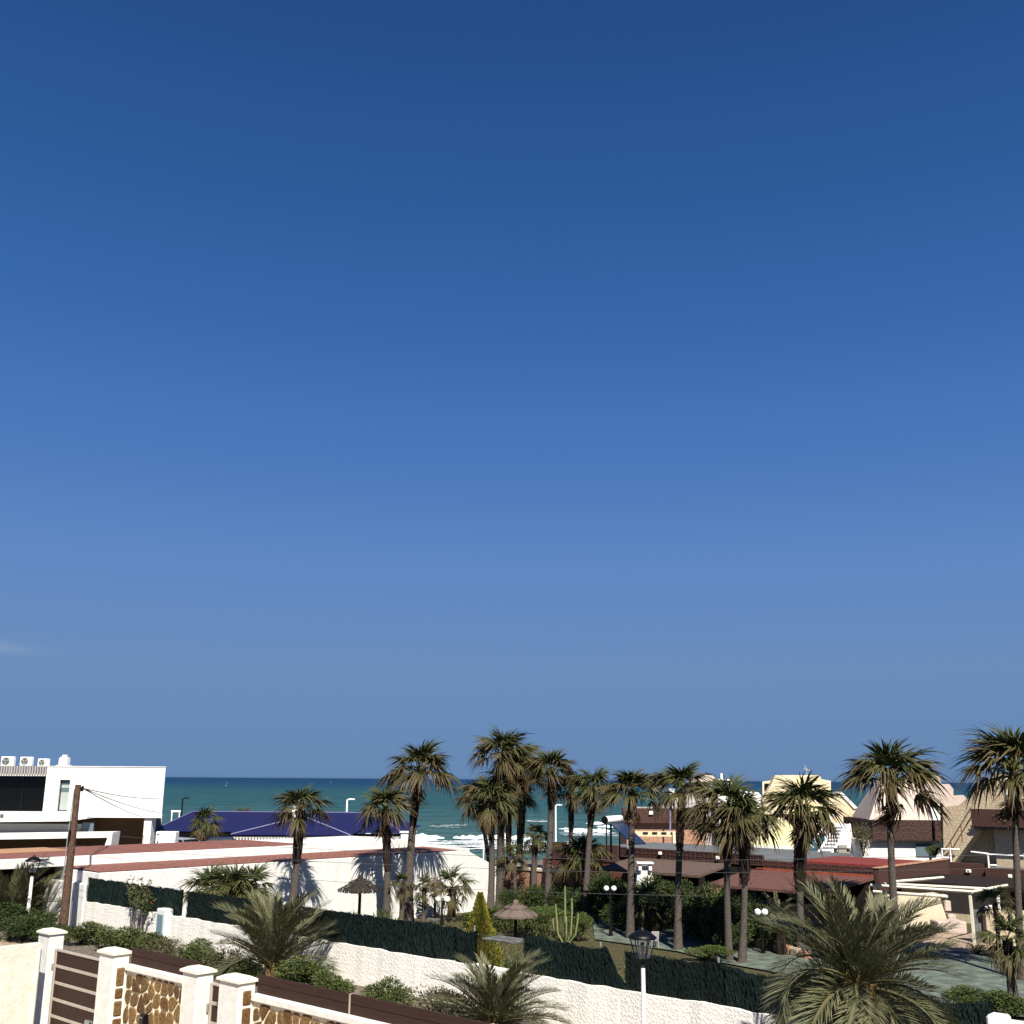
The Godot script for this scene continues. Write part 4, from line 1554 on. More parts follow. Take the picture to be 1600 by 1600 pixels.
	var h0: Vector3 = Vector3(20.997, 5.271, -61.400)
	var h1: Vector3 = Vector3(23.040, 5.285, -61.400)
	var yb := (l0.y + l1.y) * 0.5
	var yt := (h0.y + h1.y) * 0.5
	st = start()
	var bl: Vector3 = Vector3(20.270, 2.830, -65.000)
	var fl: Vector3 = Vector3(19.509, 3.002, -60.000)
	var tb: Vector3 = Vector3(21.475, 5.279, -64.000)
	var tf: Vector3 = Vector3(20.925, 5.270, -61.400)
	loft(st, [Vector3(bl.x, yb, -65.5), Vector3(fl.x, yb, -60), Vector3(l1.x, yb, -60), Vector3(l1.x + 1.6, yb, -65.5)], [Vector3(tb.x, yt, -64), Vector3(tf.x, yt, -61.4), Vector3(h1.x, yt, -61.4), Vector3(h1.x + 0.6, yt, -64)])
	part("pyramid_roof", st, mt.pale_render, o)
	st = start()
	slab(st, Vector3(l1.x - 0.62, yb + 0.003, -60.6), Vector3(l1.x - 0.02, yb + 0.85, -59.95))
	part("white_corner", st, mt.white_plaster, o)
	st = start()
	slab(st, Vector3(l0.x + 0.9, 1.950, -65), Vector3(l1.x, yb - 0.003, -59.9))
	part("reed_fascia", st, mt.brown_reed, o)
	st = start()
	slab(st, Vector3(l0.x + 0.4, -0.4, -65.6), Vector3(l1.x - 0.1, 1.950 - 0.003, -60.3))
	part("white_wall", st, mt.white_plaster, o)
	st = start()
	slab(st, Vector3(l0.x + 3.3, 1.126, -60.29), Vector3(l1.x - 0.5, 1.784, -60.22))
	part("window", st, mt.grey_glass, o)
	st = start()
	tube(st, [Vector3(22.996, 1.467, -59.000), Vector3(23.115, 3.886, -59.000)], [0.09, 0.09], 6)
	part("drain_pipe", st, mt.trunk_boots, o)
	# pale upper blocks right behind the hut
	c = Vector3(28.110, 3.479, -72.000)
	o = thing("pale_upper_house", "pale stepped upper house between the pyramid hut and the stone gable", "house", Vector3(c.x, -0.4, c.z), VIEW_TURN)
	st = start()
	extruded(st, [Vector3(26.718, 1.868, -72.000), Vector3(27.025, 5.416, -72.000), Vector3(28.203, 5.424, -72.000), Vector3(28.238, 4.895, -72.000), Vector3(28.784, 4.899, -72.000), Vector3(29.044, 4.535, -72.000), Vector3(29.006, 4.130, -72.000), Vector3(29.680, 4.176, -72.000), Vector3(29.987, 3.895, -72.000), Vector3(29.355, 3.407, -72.000), Vector3(29.210, 1.885, -72.000)], Vector3(1.65, 0, -4))
	part("wall", st, mt.pale_render, o)
	# cream house with sloping fins
	c = Vector3(17.280, 2.443, -66.000)
	o = thing("cream_fin_house", "cream house with sloping fin walls and a stepped roof by the sea", "house", Vector3(c.x, -0.4, c.z), VIEW_TURN)
	st = start()
	extruded(st, [Vector3(15.507, 1.973, -68.000), Vector3(15.658, 4.976, -68.000), Vector3(16.257, 5.057, -68.000), Vector3(16.472, 5.367, -68.000), Vector3(19.251, 5.387, -68.000), Vector3(19.276, 5.156, -68.000), Vector3(19.904, 5.045, -68.000), Vector3(19.703, 2.003, -68.000)], Vector3(1.45, 0, -5))
	part("wall", st, mt.cream_house, o)
	st = start()
	extruded(st, [Vector3(15.442, 3.878, -67.300), Vector3(15.993, 4.714, -67.300), Vector3(16.259, 5.287, -67.300), Vector3(17.202, 5.293, -67.300), Vector3(18.128, 3.070, -67.300), Vector3(15.556, 3.051, -67.300)], Vector3(0, 0, -0.6))
	part("sloping_fin", st, mt.cream_house, o)
	st = start()
	slab(st, Vector3(15.768, 4.479, -67.900), Vector3(16.219, 4.865, -68.050))
	part("window", st, mt.dark_glass, o)
	st = start()
	extruded(st, [Vector3(19.298, 2.046, -67.000), Vector3(19.447, 4.325, -67.000), Vector3(20.190, 4.368, -67.000), Vector3(21.061, 3.473, -67.000), Vector3(20.805, 2.057, -67.000)], Vector3(0, 0, -2))
	part("right_fin", st, mt.cream_house, o)
	st = start()
	extruded(st, [Vector3(19.537, 4.365, -66.900), Vector3(20.201, 4.407, -66.900), Vector3(21.107, 3.476, -66.900), Vector3(20.908, 3.400, -66.900), Vector3(20.113, 4.256, -66.900), Vector3(19.529, 4.252, -66.900)], Vector3(0, 0, -2.2))
	part("white_coping", st, mt.white_plaster, o)
	st = start()
	slab(st, Vector3(16.281, 1.869, -66.400), Vector3(19.104, 3.089, -66.900), 0.01)
	part("brown_fascia", st, mt.brown_clad, o)
	st = start()
	extruded(st, [Vector3(13.006, 1.259, -64.000), Vector3(14.890, 2.154, -64.000), Vector3(15.893, 2.941, -64.000), Vector3(16.383, 2.447, -64.000), Vector3(16.537, 1.284, -64.000)], Vector3(0, 0, -1.2))
	part("yellow_fin", st, mt.pale_yellow, o)
	st = start()
	slab(st, Vector3(12.199, -0.4, -63.9), Vector3(17.025, 1.400, -63.6))
	part("white_base_wall", st, mt.white_plaster, o)
	st = start()
	tube(st, [Vector3(18.728, 5.387, -69.000), Vector3(18.641, 5.935, -69.000)], [0.03, 0.02], 5)
	tube(st, [Vector3(18.510, 5.777, -69.000), Vector3(18.906, 5.662, -69.000)], [0.02, 0.02], 5)
	tube(st, [Vector3(18.562, 5.973, -69.000), Vector3(18.788, 5.700, -69.000)], [0.02, 0.02], 5)
	part("aerial", st, mt.rail_light, o)
	# white sloping house with open stair
	c = Vector3(18.367, 1.644, -61.000)
	o = thing("white_sloping_house", "white house flank with an open white stair on the red terrace", "house", Vector3(c.x, -0.4, c.z), VIEW_TURN)
	st = start()
	extruded(st, [Vector3(17.910, 0.904, -62.000), Vector3(18.668, 2.615, -62.000), Vector3(19.102, 2.687, -62.000), Vector3(19.262, 0.913, -62.000)], Vector3(0, 0, -2.5))
	part("wall", st, mt.white_plaster, o)
	st = start()
	slab(st, Vector3(18.312, 0.981, -61.900), Vector3(18.791, 1.587, -62.050))
	part("shuttered_window", st, mt.grey_vent, o)
	var s0: Vector3 = Vector3(16.331, 1.292, -58.000)
	var s1: Vector3 = Vector3(18.070, 2.759, -60.000)
	for side in [-0.36, 0.36]:
		st = start()
		tube(st, [s0 + Vector3(side, 0, 0), s1 + Vector3(side, 0, 0)], [0.07, 0.07], 4, true, false)
		part("stringer", st, mt.white_paint, o)
	for i in 9:
		st = start()
		box(st, s0.lerp(s1, (i + 0.5) / 9.0), Vector3(0.7, 0.05, 0.24))
		part("tread", st, mt.white_paint, o)
	for side in [-0.42, -0.95]:
		st = start()
		var up := Vector3(side, 0.75, 0)
		tube(st, [s0 + up, s1 + up * Vector3(1, 0.8, 1)], [0.045, 0.045], 6)
		tube(st, [s0 + up * 0.5, s0 + up], [0.03, 0.03], 6)
		tube(st, [s0.lerp(s1, 0.5) + up * Vector3(1, 0, 1), s0.lerp(s1, 0.5) + up], [0.03, 0.03], 6)
		part("handrail", st, mt.white_paint, o)
	o = thing("terrace_bench", "grey weathered bench on the red terrace below the white stair", "bench", Vector3(16.993, 1.300, -57.000), VIEW_TURN)
	var bc: Vector3 = Vector3(17.019, 1.675, -57.000)
	st = start()
	box(st, bc, Vector3(0.75, 0.06, 0.4), 0.01)
	part("seat", st, mt.trunk_grey, o)
	st = start()
	box(st, bc + Vector3(0.05, -0.2, 0.1), Vector3(0.6, 0.1, 0.3), 0.01)
	part("shelf", st, mt.paving_light, o)
	for sx in [-0.33, 0.33]:
		st = start()
		box(st, bc + Vector3(sx, -0.26, 0), Vector3(0.07, 0.46, 0.35), 0.01)
		part("leg", st, mt.trunk_grey, o)
	# brown fascia house with grey pyramid roofs
	c = Vector3(10.830, 2.073, -74.000)
	o = thing("grey_pyramid_house", "low peach house with brown fascia and a grey pyramid roof", "house", Vector3(c.x, -0.4, c.z), VIEW_TURN)
	st = start()
	slab(st, Vector3(7.629, 2.215, -74.000), Vector3(13.182, 3.176, -75.000), 0.01)
	part("brown_fascia", st, mt.brown_clad, o)
	st = start()
	slab(st, Vector3(7.861, -0.4, -79), Vector3(13.145, 2.187, -74.4))
	part("peach_wall", st, mt.peach_wall, o)
	st = start()
	slab(st, Vector3(8.399, 3.183, -74.200), Vector3(13.185, 3.259, -75.000))
	part("white_coping", st, mt.pale_grey_render, o)
	st = start()
	var g0: Vector3 = Vector3(10.585, 3.174, -76.000)
	var g1: Vector3 = Vector3(13.536, 3.195, -76.000)
	var g2: Vector3 = Vector3(11.496, 4.098, -77.500)
	var g3: Vector3 = Vector3(13.118, 4.110, -77.500)
	loft(st, [Vector3(g0.x, g0.y, -76), Vector3(g1.x, g0.y, -76), Vector3(g1.x, g0.y, -80), Vector3(g0.x, g0.y, -80)], [Vector3(g2.x, g2.y, -77.5), Vector3(g3.x, g2.y, -77.5), Vector3(g3.x, g2.y, -78.5), Vector3(g2.x, g2.y, -78.5)])
	part("pyramid_roof", st, mt.pale_grey_render, o)
	st = start()
	box(st, Vector3(11.333, 4.147, -77.000), Vector3(0.34, 0.5, 0.4), 0.02)
	box(st, Vector3(11.341, 4.407, -77.000), Vector3(0.42, 0.08, 0.48), 0.01)
	part("chimney", st, mt.white_plaster, o)
	st = start()
	tube(st, [Vector3(10.588, 1.749, -73.000), Vector3(10.632, 3.250, -73.000)], [0.06, 0.06], 6)
	part("drain_pipe", st, mt.ridge_white, o)
	st = start()
	box(st, Vector3(9.470, 2.889, -73.900), Vector3(0.3, 0.24, 0.1), 0.03)
	part("bulkhead_lamp", st, mt.white_plastic, o)
	st = start()
	slab(st, Vector3(7.474, 1.754, -66.000), Vector3(9.976, 2.045, -66.400), 0.01)
	var bal := part("terrace_parapet", st, mt.cream_house, o)
	st = start()
	for k in 4:
		box(st, Vector3(7.742, 1.976, -65.970) + Vector3(0.35 + k * 0.55, 0, 0), Vector3(0.3, 0.1, 0.06))
	part("slot", st, mt.dark_gap, bal)
	st = start()
	slab(st, Vector3(9.566, -0.4, -65.4), Vector3(9.866, 2.071, -65), 0.01)
	part("gate_post", st, mt.cream_house, o)
	# small house far back on the point
	c = Vector3(20.562, 4.369, -110.000)
	o = thing("point_house", "small grey roofed white house with a dark window by the horizon", "house", Vector3(c.x, -2.8, c.z), VIEW_TURN)
	st = start()
	slab(st, Vector3(18.907, -3, -116), Vector3(20.830, 4.930, -110))
	part("wall", st, mt.pale_grey_render, o)
	st = start()
	var q0: Vector3 = Vector3(18.658, 4.852, -110.000)
	var q1: Vector3 = Vector3(20.966, 4.869, -110.000)
	var q2: Vector3 = Vector3(19.675, 5.551, -112.000)
	loft(st, [Vector3(q0.x, q0.y, -110), Vector3(q1.x, q0.y, -110), Vector3(q1.x, q0.y, -116), Vector3(q0.x, q0.y, -116)], [Vector3(q2.x, q2.y, -112), Vector3(q1.x - 0.2, q2.y, -112), Vector3(q1.x - 0.2, q2.y, -114), Vector3(q2.x, q2.y, -114)])
	part("roof", st, mt.pale_render, o)
	st = start()
	slab(st, Vector3(20.451, -3, -112), Vector3(21.836, 5.179, -108))
	part("white_tower", st, mt.white_plaster, o)
	st = start()
	slab(st, Vector3(20.628, 4.872, -107.900), Vector3(21.745, 5.032, -108.100))
	part("window", st, mt.dark_glass, o)
	st = start()
	box(st, Vector3(21.052, 5.427, -109.000), Vector3(0.2, 0.6, 0.2))
	part("chimney", st, mt.white_plaster, o)
	# two white roof peaks peeping over the palms
	c = Vector3(20.486, 3.673, -95.000)
	o = thing("twin_peak_house", "two little white roof peaks just above the palm crowns", "house", Vector3(c.x, -2, c.z), VIEW_TURN)
	for q in [[Vector3(20.016, 4.257, -95.000), 0.9], [Vector3(21.059, 4.104, -95.000), 0.9]]:
		st = start()
		var t: Vector3 = q[0]
		loft(st, [Vector3(t.x - 1.4, t.y - 1.3, t.z + 1), Vector3(t.x + 1.4, t.y - 1.3, t.z + 1), Vector3(t.x + 1.4, t.y - 1.3, t.z - 1), Vector3(t.x - 1.4, t.y - 1.3, t.z - 1)], [Vector3(t.x - 0.3, t.y, t.z + 0.3), Vector3(t.x + 0.3, t.y, t.z + 0.3), Vector3(t.x + 0.3, t.y, t.z - 0.3), Vector3(t.x - 0.3, t.y, t.z - 0.3)])
		part("roof_peak", st, mt.white_plaster, o)
	st = start()
	slab(st, Vector3(19.453, 2.762, -95.000), Vector3(22.265, 3.546, -97.000))
	slab(st, Vector3(c.x - 2, -2.4, -97), Vector3(c.x + 2, 2.6, -95.1))
	part("wall", st, mt.pale_grey_render, o)


# ---------------------------------------------------------------- garden walls
func make_garden_masonry() -> void:
	var o := thing("pink_garden_wall", "low pinkish brick wall at the back of the garden behind the palm trunks", "wall", Vector3(36.4, -0.4, -31.5))
	var st := start()
	slab(st, Vector3(36.4, -0.4, -34.2), Vector3(36.65, 1.178, -28.6), 0.01)
	part("body", st, mt.pink_brick, o)
	st = start()
	slab(st, Vector3(36.35, 1.178 + 0.003, -34.2), Vector3(36.7, 1.282 + 0.02, -29.2), 0.01)
	part("cream_coping", st, mt.cream_house, o)
	o = thing("white_block_balustrade", "row of white balustrade blocks on the pinkish garden wall", "balustrade", Vector3(37.2, 0.4, -31))
	for q in [[802, 9], [817, 5], [832, 6], [846, 5], [857, 7], [869, 6]]:
		pass
	for z in [-33.7, -33.25, -32.6, -32.0, -31.4, -30.9, -30.3]:
		st = start()
		slab(st, Vector3(37.0, 0.6, z), Vector3(37.2, 1.38, z + 0.16 + 0.1 * absf(sin(z * 5.0))), 0.01)
		part("block", st, mt.white_plaster, o)
	st = start()
	slab(st, Vector3(37.0, 0.5, -34.0), Vector3(37.25, 0.98, -30.0))
	part("base", st, mt.white_plaster, o)
	o = thing("peach_gate_posts", "two peach gate posts at the top of the garden path", "post", Vector3(36.915, -0.350, -29.456))
	for q in [[908, 7.0, 1366], [924, 12.0, 1371]]:
		pass
	st = start()
	slab(st, Vector3(36.0, -0.4, -28.852), Vector3(36.2, 1.238, -28.652), 0.01)
	part("post", st, mt.peach_wall, o)
	st = start()
	slab(st, Vector3(37.5, -0.4, -29.570), Vector3(37.7, 0.978, -29.125), 0.01)
	part("post", st, mt.peach_wall, o)
	# low stone kerb of the planting beds
	o = thing("planter_kerb", "low rough stone kerb edging the planting bed beside the court", "kerb", Vector3(34, -0.4, -22))
	var r := RandomNumberGenerator.new()
	r.seed = 12
	var path := [Vector3(36.518, -0.350, -33.059), Vector3(36.169, -0.350, -29.877), Vector3(36.018, -0.350, -28.247), Vector3(35.497, -0.350, -25.213), Vector3(34.876, -0.350, -23.352), Vector3(34.526, -0.350, -22.306), Vector3(33.160, -0.350, -18.515), Vector3(32.396, -0.350, -16.952)]
	for k in path.size() - 1:
		var a: Vector3 = path[k]
		var b: Vector3 = path[k + 1]
		var n := int((b - a).length() / 0.42)
		for j in n:
			var p := a.lerp(b, (j + 0.5) / n)
			st = start()
			box(st, p + Vector3(0.12, 0.10 + r.randf_range(-0.02, 0.03), 0), Vector3(r.randf_range(0.2, 0.28), 0.28, (b - a).length() / n - 0.02), 0.04, Basis(Vector3.UP, atan2((b - a).x, (b - a).z) + r.randf_range(-0.05, 0.05)))
			part("stone", st, [mt.peach_wall, mt.pale_render, mt.stone_3, mt.beige_wall][r.randi_range(0, 3)], o)
	# peach reed screen wall under the brown porch
	o = thing("garden_barbecue", "white masonry barbecue with a flat capped chimney among the bushes", "barbecue", Vector3(36.118, 0.611, -25.684))
	var hw: Vector3 = Vector3(5.340, 1.850, -44.000)
	o.rotation.y = VIEW_TURN
	o.position = Basis(Vector3.UP, VIEW_TURN) * Vector3(hw.x, -0.4, hw.z)
	base_of[o] = Vector3(hw.x, -0.4, hw.z)
	st = start()
	box(st, hw, Vector3(0.66, 0.07, 0.5), 0.01)
	part("cap", st, mt.white_plaster, o)
	st = start()
	for sx in [-0.2, 0.2]:
		box(st, hw + Vector3(sx, -0.15, 0), Vector3(0.12, 0.24, 0.34))
	part("cap_support", st, mt.white_plaster, o)
	st = start()
	extruded(st, [Vector3(5.085, 1.704, -44.000), Vector3(5.538, 1.707, -44.000), Vector3(5.699, 1.135, -44.000), Vector3(5.687, -0.327, -44.000), Vector3(4.841, -0.333, -44.000), Vector3(5.025, 1.274, -44.000)], Vector3(0, 0, -0.5))
	part("hood", st, mt.white_plaster, o)


# ---------------------------------------------------------------- plants
var fan_young := []
var fan_mid := []
var fan_old := []
var fan_dry := []
var feather := []
var feather_low := []
var bush_mesh := []


func fan_frond(sid: int, petiole: float, blade: float, droop: float, green: Color, tip: Color, curl: float) -> ArrayMesh:
	# costapalmate leaf: lies along +X from the crown, blade of folded fingers with hanging tips
	var r := RandomNumberGenerator.new()
	r.seed = sid
	var l := Leaves.new()
	var stem := lin(0.17, 0.17, 0.07)
	var pts := []
	for i in 5:
		var t := i / 4.0
		pts.append(Vector3(petiole * t, -petiole * 0.16 * t * t * droop * 2.0, petiole * 0.05 * sin(t * 3.0)))
	for i in 4:
		var a: Vector3 = pts[i]
		var b: Vector3 = pts[i + 1]
		var w0 := lerpf(0.032, 0.014, i / 4.0)
		var w1 := lerpf(0.032, 0.014, (i + 1) / 4.0)
		for q in [[Vector3(0, 0, 1), Vector3(0, 0, -1)], [Vector3(0, 1, 0.4), Vector3(0, -1, 0.4)]]:
			l.tri(a + q[0] * w0, b + q[0] * w1, a + q[1] * w0, stem, stem)
			l.tri(a + q[1] * w0, b + q[0] * w1, b + q[1] * w1, stem, stem)
	var c: Vector3 = pts[4]
	var fwd: Vector3 = (pts[4] - pts[3]).normalized()
	var n := 34
	for i in n:
		if r.randf() < 0.09:
			continue
		var th := deg_to_rad(-100.0 + 200.0 * i / (n - 1)) + r.randf_range(-0.06, 0.06)
		var d := fwd * cos(th) + Vector3(0, 0, 1) * sin(th)
		var cup := absf(sin(th)) * 0.42 - 0.08 + r.randf_range(-0.06, 0.06)
		d = (d + Vector3(0, cup, 0)).normalized()
		var ln := blade * (0.58 + 0.40 * cos(th * 0.9)) * r.randf_range(0.66, 1.06)
		var side := d.cross(Vector3.UP).normalized()
		var wmid := blade * 0.034 * r.randf_range(0.7, 1.15)
		var tw := r.randf_range(-1.0, 1.0) * curl
		var limp := 0.62 * pow(r.randf(), 1.2)
		var p := []
		for s in [0.0, 0.3, 0.6, 0.82, 1.0]:
			var hang: float = droop * ln * pow(s, 2.2) + blade * limp * pow(s, 3.5)
			p.append(c + d * ln * s * (1.0 - 0.22 * droop * s * s) - Vector3(0, hang, 0) + side * tw * ln * s * s * 0.25)
		var ws := [0.004, wmid * 0.8, wmid, wmid * 0.55, 0.0]
		var g := r.randf_range(0.8, 1.2)
		for k in 4:
			var w0: float = ws[k]
			var w1: float = ws[k + 1]
			var ridge := Vector3(0, 0.35 * w0, 0)
			var ridge1 := Vector3(0, 0.35 * w1, 0)
			var c0 := green.lerp(tip, pow(k / 4.0, 2.0)) * g
			var c1 := green.lerp(tip, pow((k + 1) / 4.0, 2.0)) * g
			if k == 3:
				l.tri(p[k] + side * w0, p[k] + ridge, p[k + 1], c0, c1)
				l.tri(p[k] + ridge, p[k] - side * w0, p[k + 1], c0, c1)
			else:
				l.tri(p[k] + side * w0, p[k] + ridge, p[k + 1] + side * w1, c0, c1)
				l.tri(p[k] + ridge, p[k + 1] + ridge1, p[k + 1] + side * w1, c0, c1)
				l.tri(p[k] + ridge, p[k] - side * w0, p[k + 1] - side * w1, c0, c1)
				l.tri(p[k] + ridge, p[k + 1] - side * w1, p[k + 1] + ridge1, c0, c1)
	return l.mesh()


func feather_frond(sid: int, length: float, arch: float, green: Color, tip: Color) -> ArrayMesh:
	# pinnate date palm leaf: starts along +X, rachis arches down, narrow leaflets in a V
	var r := RandomNumberGenerator.new()
	r.seed = sid
	var l := Leaves.new()
	var n := 14
	var p := []
	var dirs := []
	var pos := Vector3.ZERO
	var ang := 0.0
	var yaw := 0.0
	var bend := r.randf_range(-0.5, 0.5)
	for i in n + 1:
		var t := float(i) / n
		var d := Vector3(cos(ang) * cos(yaw), sin(ang), cos(ang) * sin(yaw))
		p.append(pos)
		dirs.append(d)
		pos += d * length / n
		ang -= arch / n * (0.4 + 1.4 * t)
		yaw += bend / n
	var stem := lin(0.14, 0.125, 0.06)
	for i in n:
		var w0 := lerpf(0.017, 0.004, float(i) / n)
		var w1 := lerpf(0.017, 0.004, float(i + 1) / n)
		for q in [[Vector3(0, 0, 1), Vector3(0, 0, -1)], [Vector3(0, 1, 0), Vector3(0, -1, 0)]]:
			l.tri(p[i] + q[0] * w0, p[i + 1] + q[0] * w1, p[i] + q[1] * w0, stem, stem)
			l.tri(p[i] + q[1] * w0, p[i + 1] + q[0] * w1, p[i + 1] + q[1] * w1, stem, stem)
	var m := 88
	for i in m:
		var t := 0.10 + 0.90 * i / (m - 1)
		var f := t * n
		var k := mini(int(f), n - 1)
		var at: Vector3 = p[k].lerp(p[k + 1], f - k)
		var d: Vector3 = dirs[k]
		var up := d.cross(Vector3(0, 0, 1)).normalized()
		if up.y < 0.0:
			up = -up
		var lf := length * 0.19 * (0.5 + 0.7 * sin(PI * pow(t, 0.7) * 0.84)) * r.randf_range(0.85, 1.1)
		for s in [-1.0, 1.0]:
			var out: Vector3 = (Vector3(0, 0, 1) * s * r.randf_range(0.55, 0.95) + d * lerpf(0.8, 1.5, t) + up * r.randf_range(0.15, 0.75)).normalized()
			var side: Vector3 = out.cross(up).normalized()
			var g := r.randf_range(0.75, 1.25)
			var a := at
			var mid: Vector3 = at + out * lf * 0.55
			var e: Vector3 = at + out * lf - Vector3(0, 0.10 * lf, 0)
			var w := 0.0052
			l.tri(a + side * 0.003, mid + side * w, mid - side * w, green * g, green * g)
			l.tri(mid - side * w, mid + side * w, e, green * g, tip * g)
	return l.mesh()


func leaf_clump(sid: int, n: int, leaf: float, wide: float, greens: Array, hollow := 0.35, lumps := 9) -> ArrayMesh:
	# a shrub crown of unit radius: leaves spread through overlapping uneven lobes, with gaps between
	var r := RandomNumberGenerator.new()
	r.seed = sid
	var l := Leaves.new()
	var lobes := []
	for i in lumps:
		var d := Vector3(r.randfn(), r.randfn() * 0.8, r.randfn()).normalized() * r.randf_range(0.25, 0.66)
		lobes.append([d, r.randf_range(0.28, 0.5)])
	for i in n:
		var b = lobes[r.randi_range(0, lumps - 1)]
		var d := Vector3(r.randfn(), r.randfn(), r.randfn()).normalized()
		var p: Vector3 = b[0] + d * b[1] * pow(r.randf_range(hollow, 1.0), 0.6)
		var out := (d + p * 0.6 + Vector3(r.randfn(), r.randfn() + 0.5, r.randfn()) * 0.55).normalized()
		var side := out.cross(Vector3(r.randfn(), r.randfn(), r.randfn())).normalized()
		var col: Color = greens[r.randi_range(0, greens.size() - 1)] * r.randf_range(0.7, 1.25)
		l.blade(p, out, side, leaf * r.randf_range(0.7, 1.3), leaf * wide, Vector3(0, -0.15, 0), col, col * 1.1)
	return l.mesh()


func make_plant_shapes() -> void:
	var g1 := lin(0.032, 0.045, 0.013)
	var g2 := lin(0.044, 0.054, 0.016)
	var old := lin(0.062, 0.060, 0.022)
	var dry := lin(0.115, 0.075, 0.040)
	for i in 4:
		fan_young.append(fan_frond(100 + i, 0.58, 1.04, 0.22, g1, g2.lerp(dry, 0.25) * 1.4, 0.9))
		fan_mid.append(fan_frond(120 + i, 0.74, 1.02, 0.40, g2.lerp(old, 0.25 * i), old.lerp(dry, 0.3 * i) * 1.3, 1.3))
		fan_old.append(fan_frond(140 + i, 0.80, 0.92, 0.52, old * 0.85, dry, 1.3))
	for i in 2:
		fan_dry.append(fan_frond(160 + i, 0.62, 0.75, 0.8, dry * 0.8, dry * 1.15, 1.5))
	var p1 := lin(0.105, 0.112, 0.060)
	var p2 := lin(0.16, 0.15, 0.085)
	for i in 5:
		feather.append(feather_frond(200 + i, 1.0, 0.35 + 0.15 * i, p1, p2))
	for i in 4:
		feather_low.append(feather_frond(220 + i, 1.0, 2.0 + 0.35 * i, p1 * 1.05, p2 * 1.1))
	var dark := [lin(0.035, 0.055, 0.016), lin(0.05, 0.07, 0.02), lin(0.028, 0.042, 0.014)]
	var mid := [lin(0.07, 0.095, 0.028), lin(0.09, 0.11, 0.035), lin(0.05, 0.07, 0.02)]
	bush_mesh.append(leaf_clump(301, 3600, 0.13, 0.34, mid))
	bush_mesh.append(leaf_clump(302, 3600, 0.13, 0.34, mid, 0.3, 12))
	bush_mesh.append(leaf_clump(303, 4200, 0.11, 0.4, dark, 0.3, 14))
	bush_mesh.append(leaf_clump(304, 1500, 0.16, 0.22, [lin(0.09, 0.08, 0.04), lin(0.12, 0.10, 0.06), lin(0.07, 0.08, 0.035)], 0.2, 10))
	bush_mesh.append(leaf_clump(305, 3400, 0.12, 0.3, [lin(0.06, 0.09, 0.02), lin(0.10, 0.12, 0.03)], 0.3, 10))


func aim(az: float, el: float, roll := 0.0) -> Basis:   # +X turned to azimuth az (about y) and raised by el
	return Basis(Vector3.UP, az) * Basis(Vector3(0, 0, 1), el) * Basis(Vector3.RIGHT, roll)


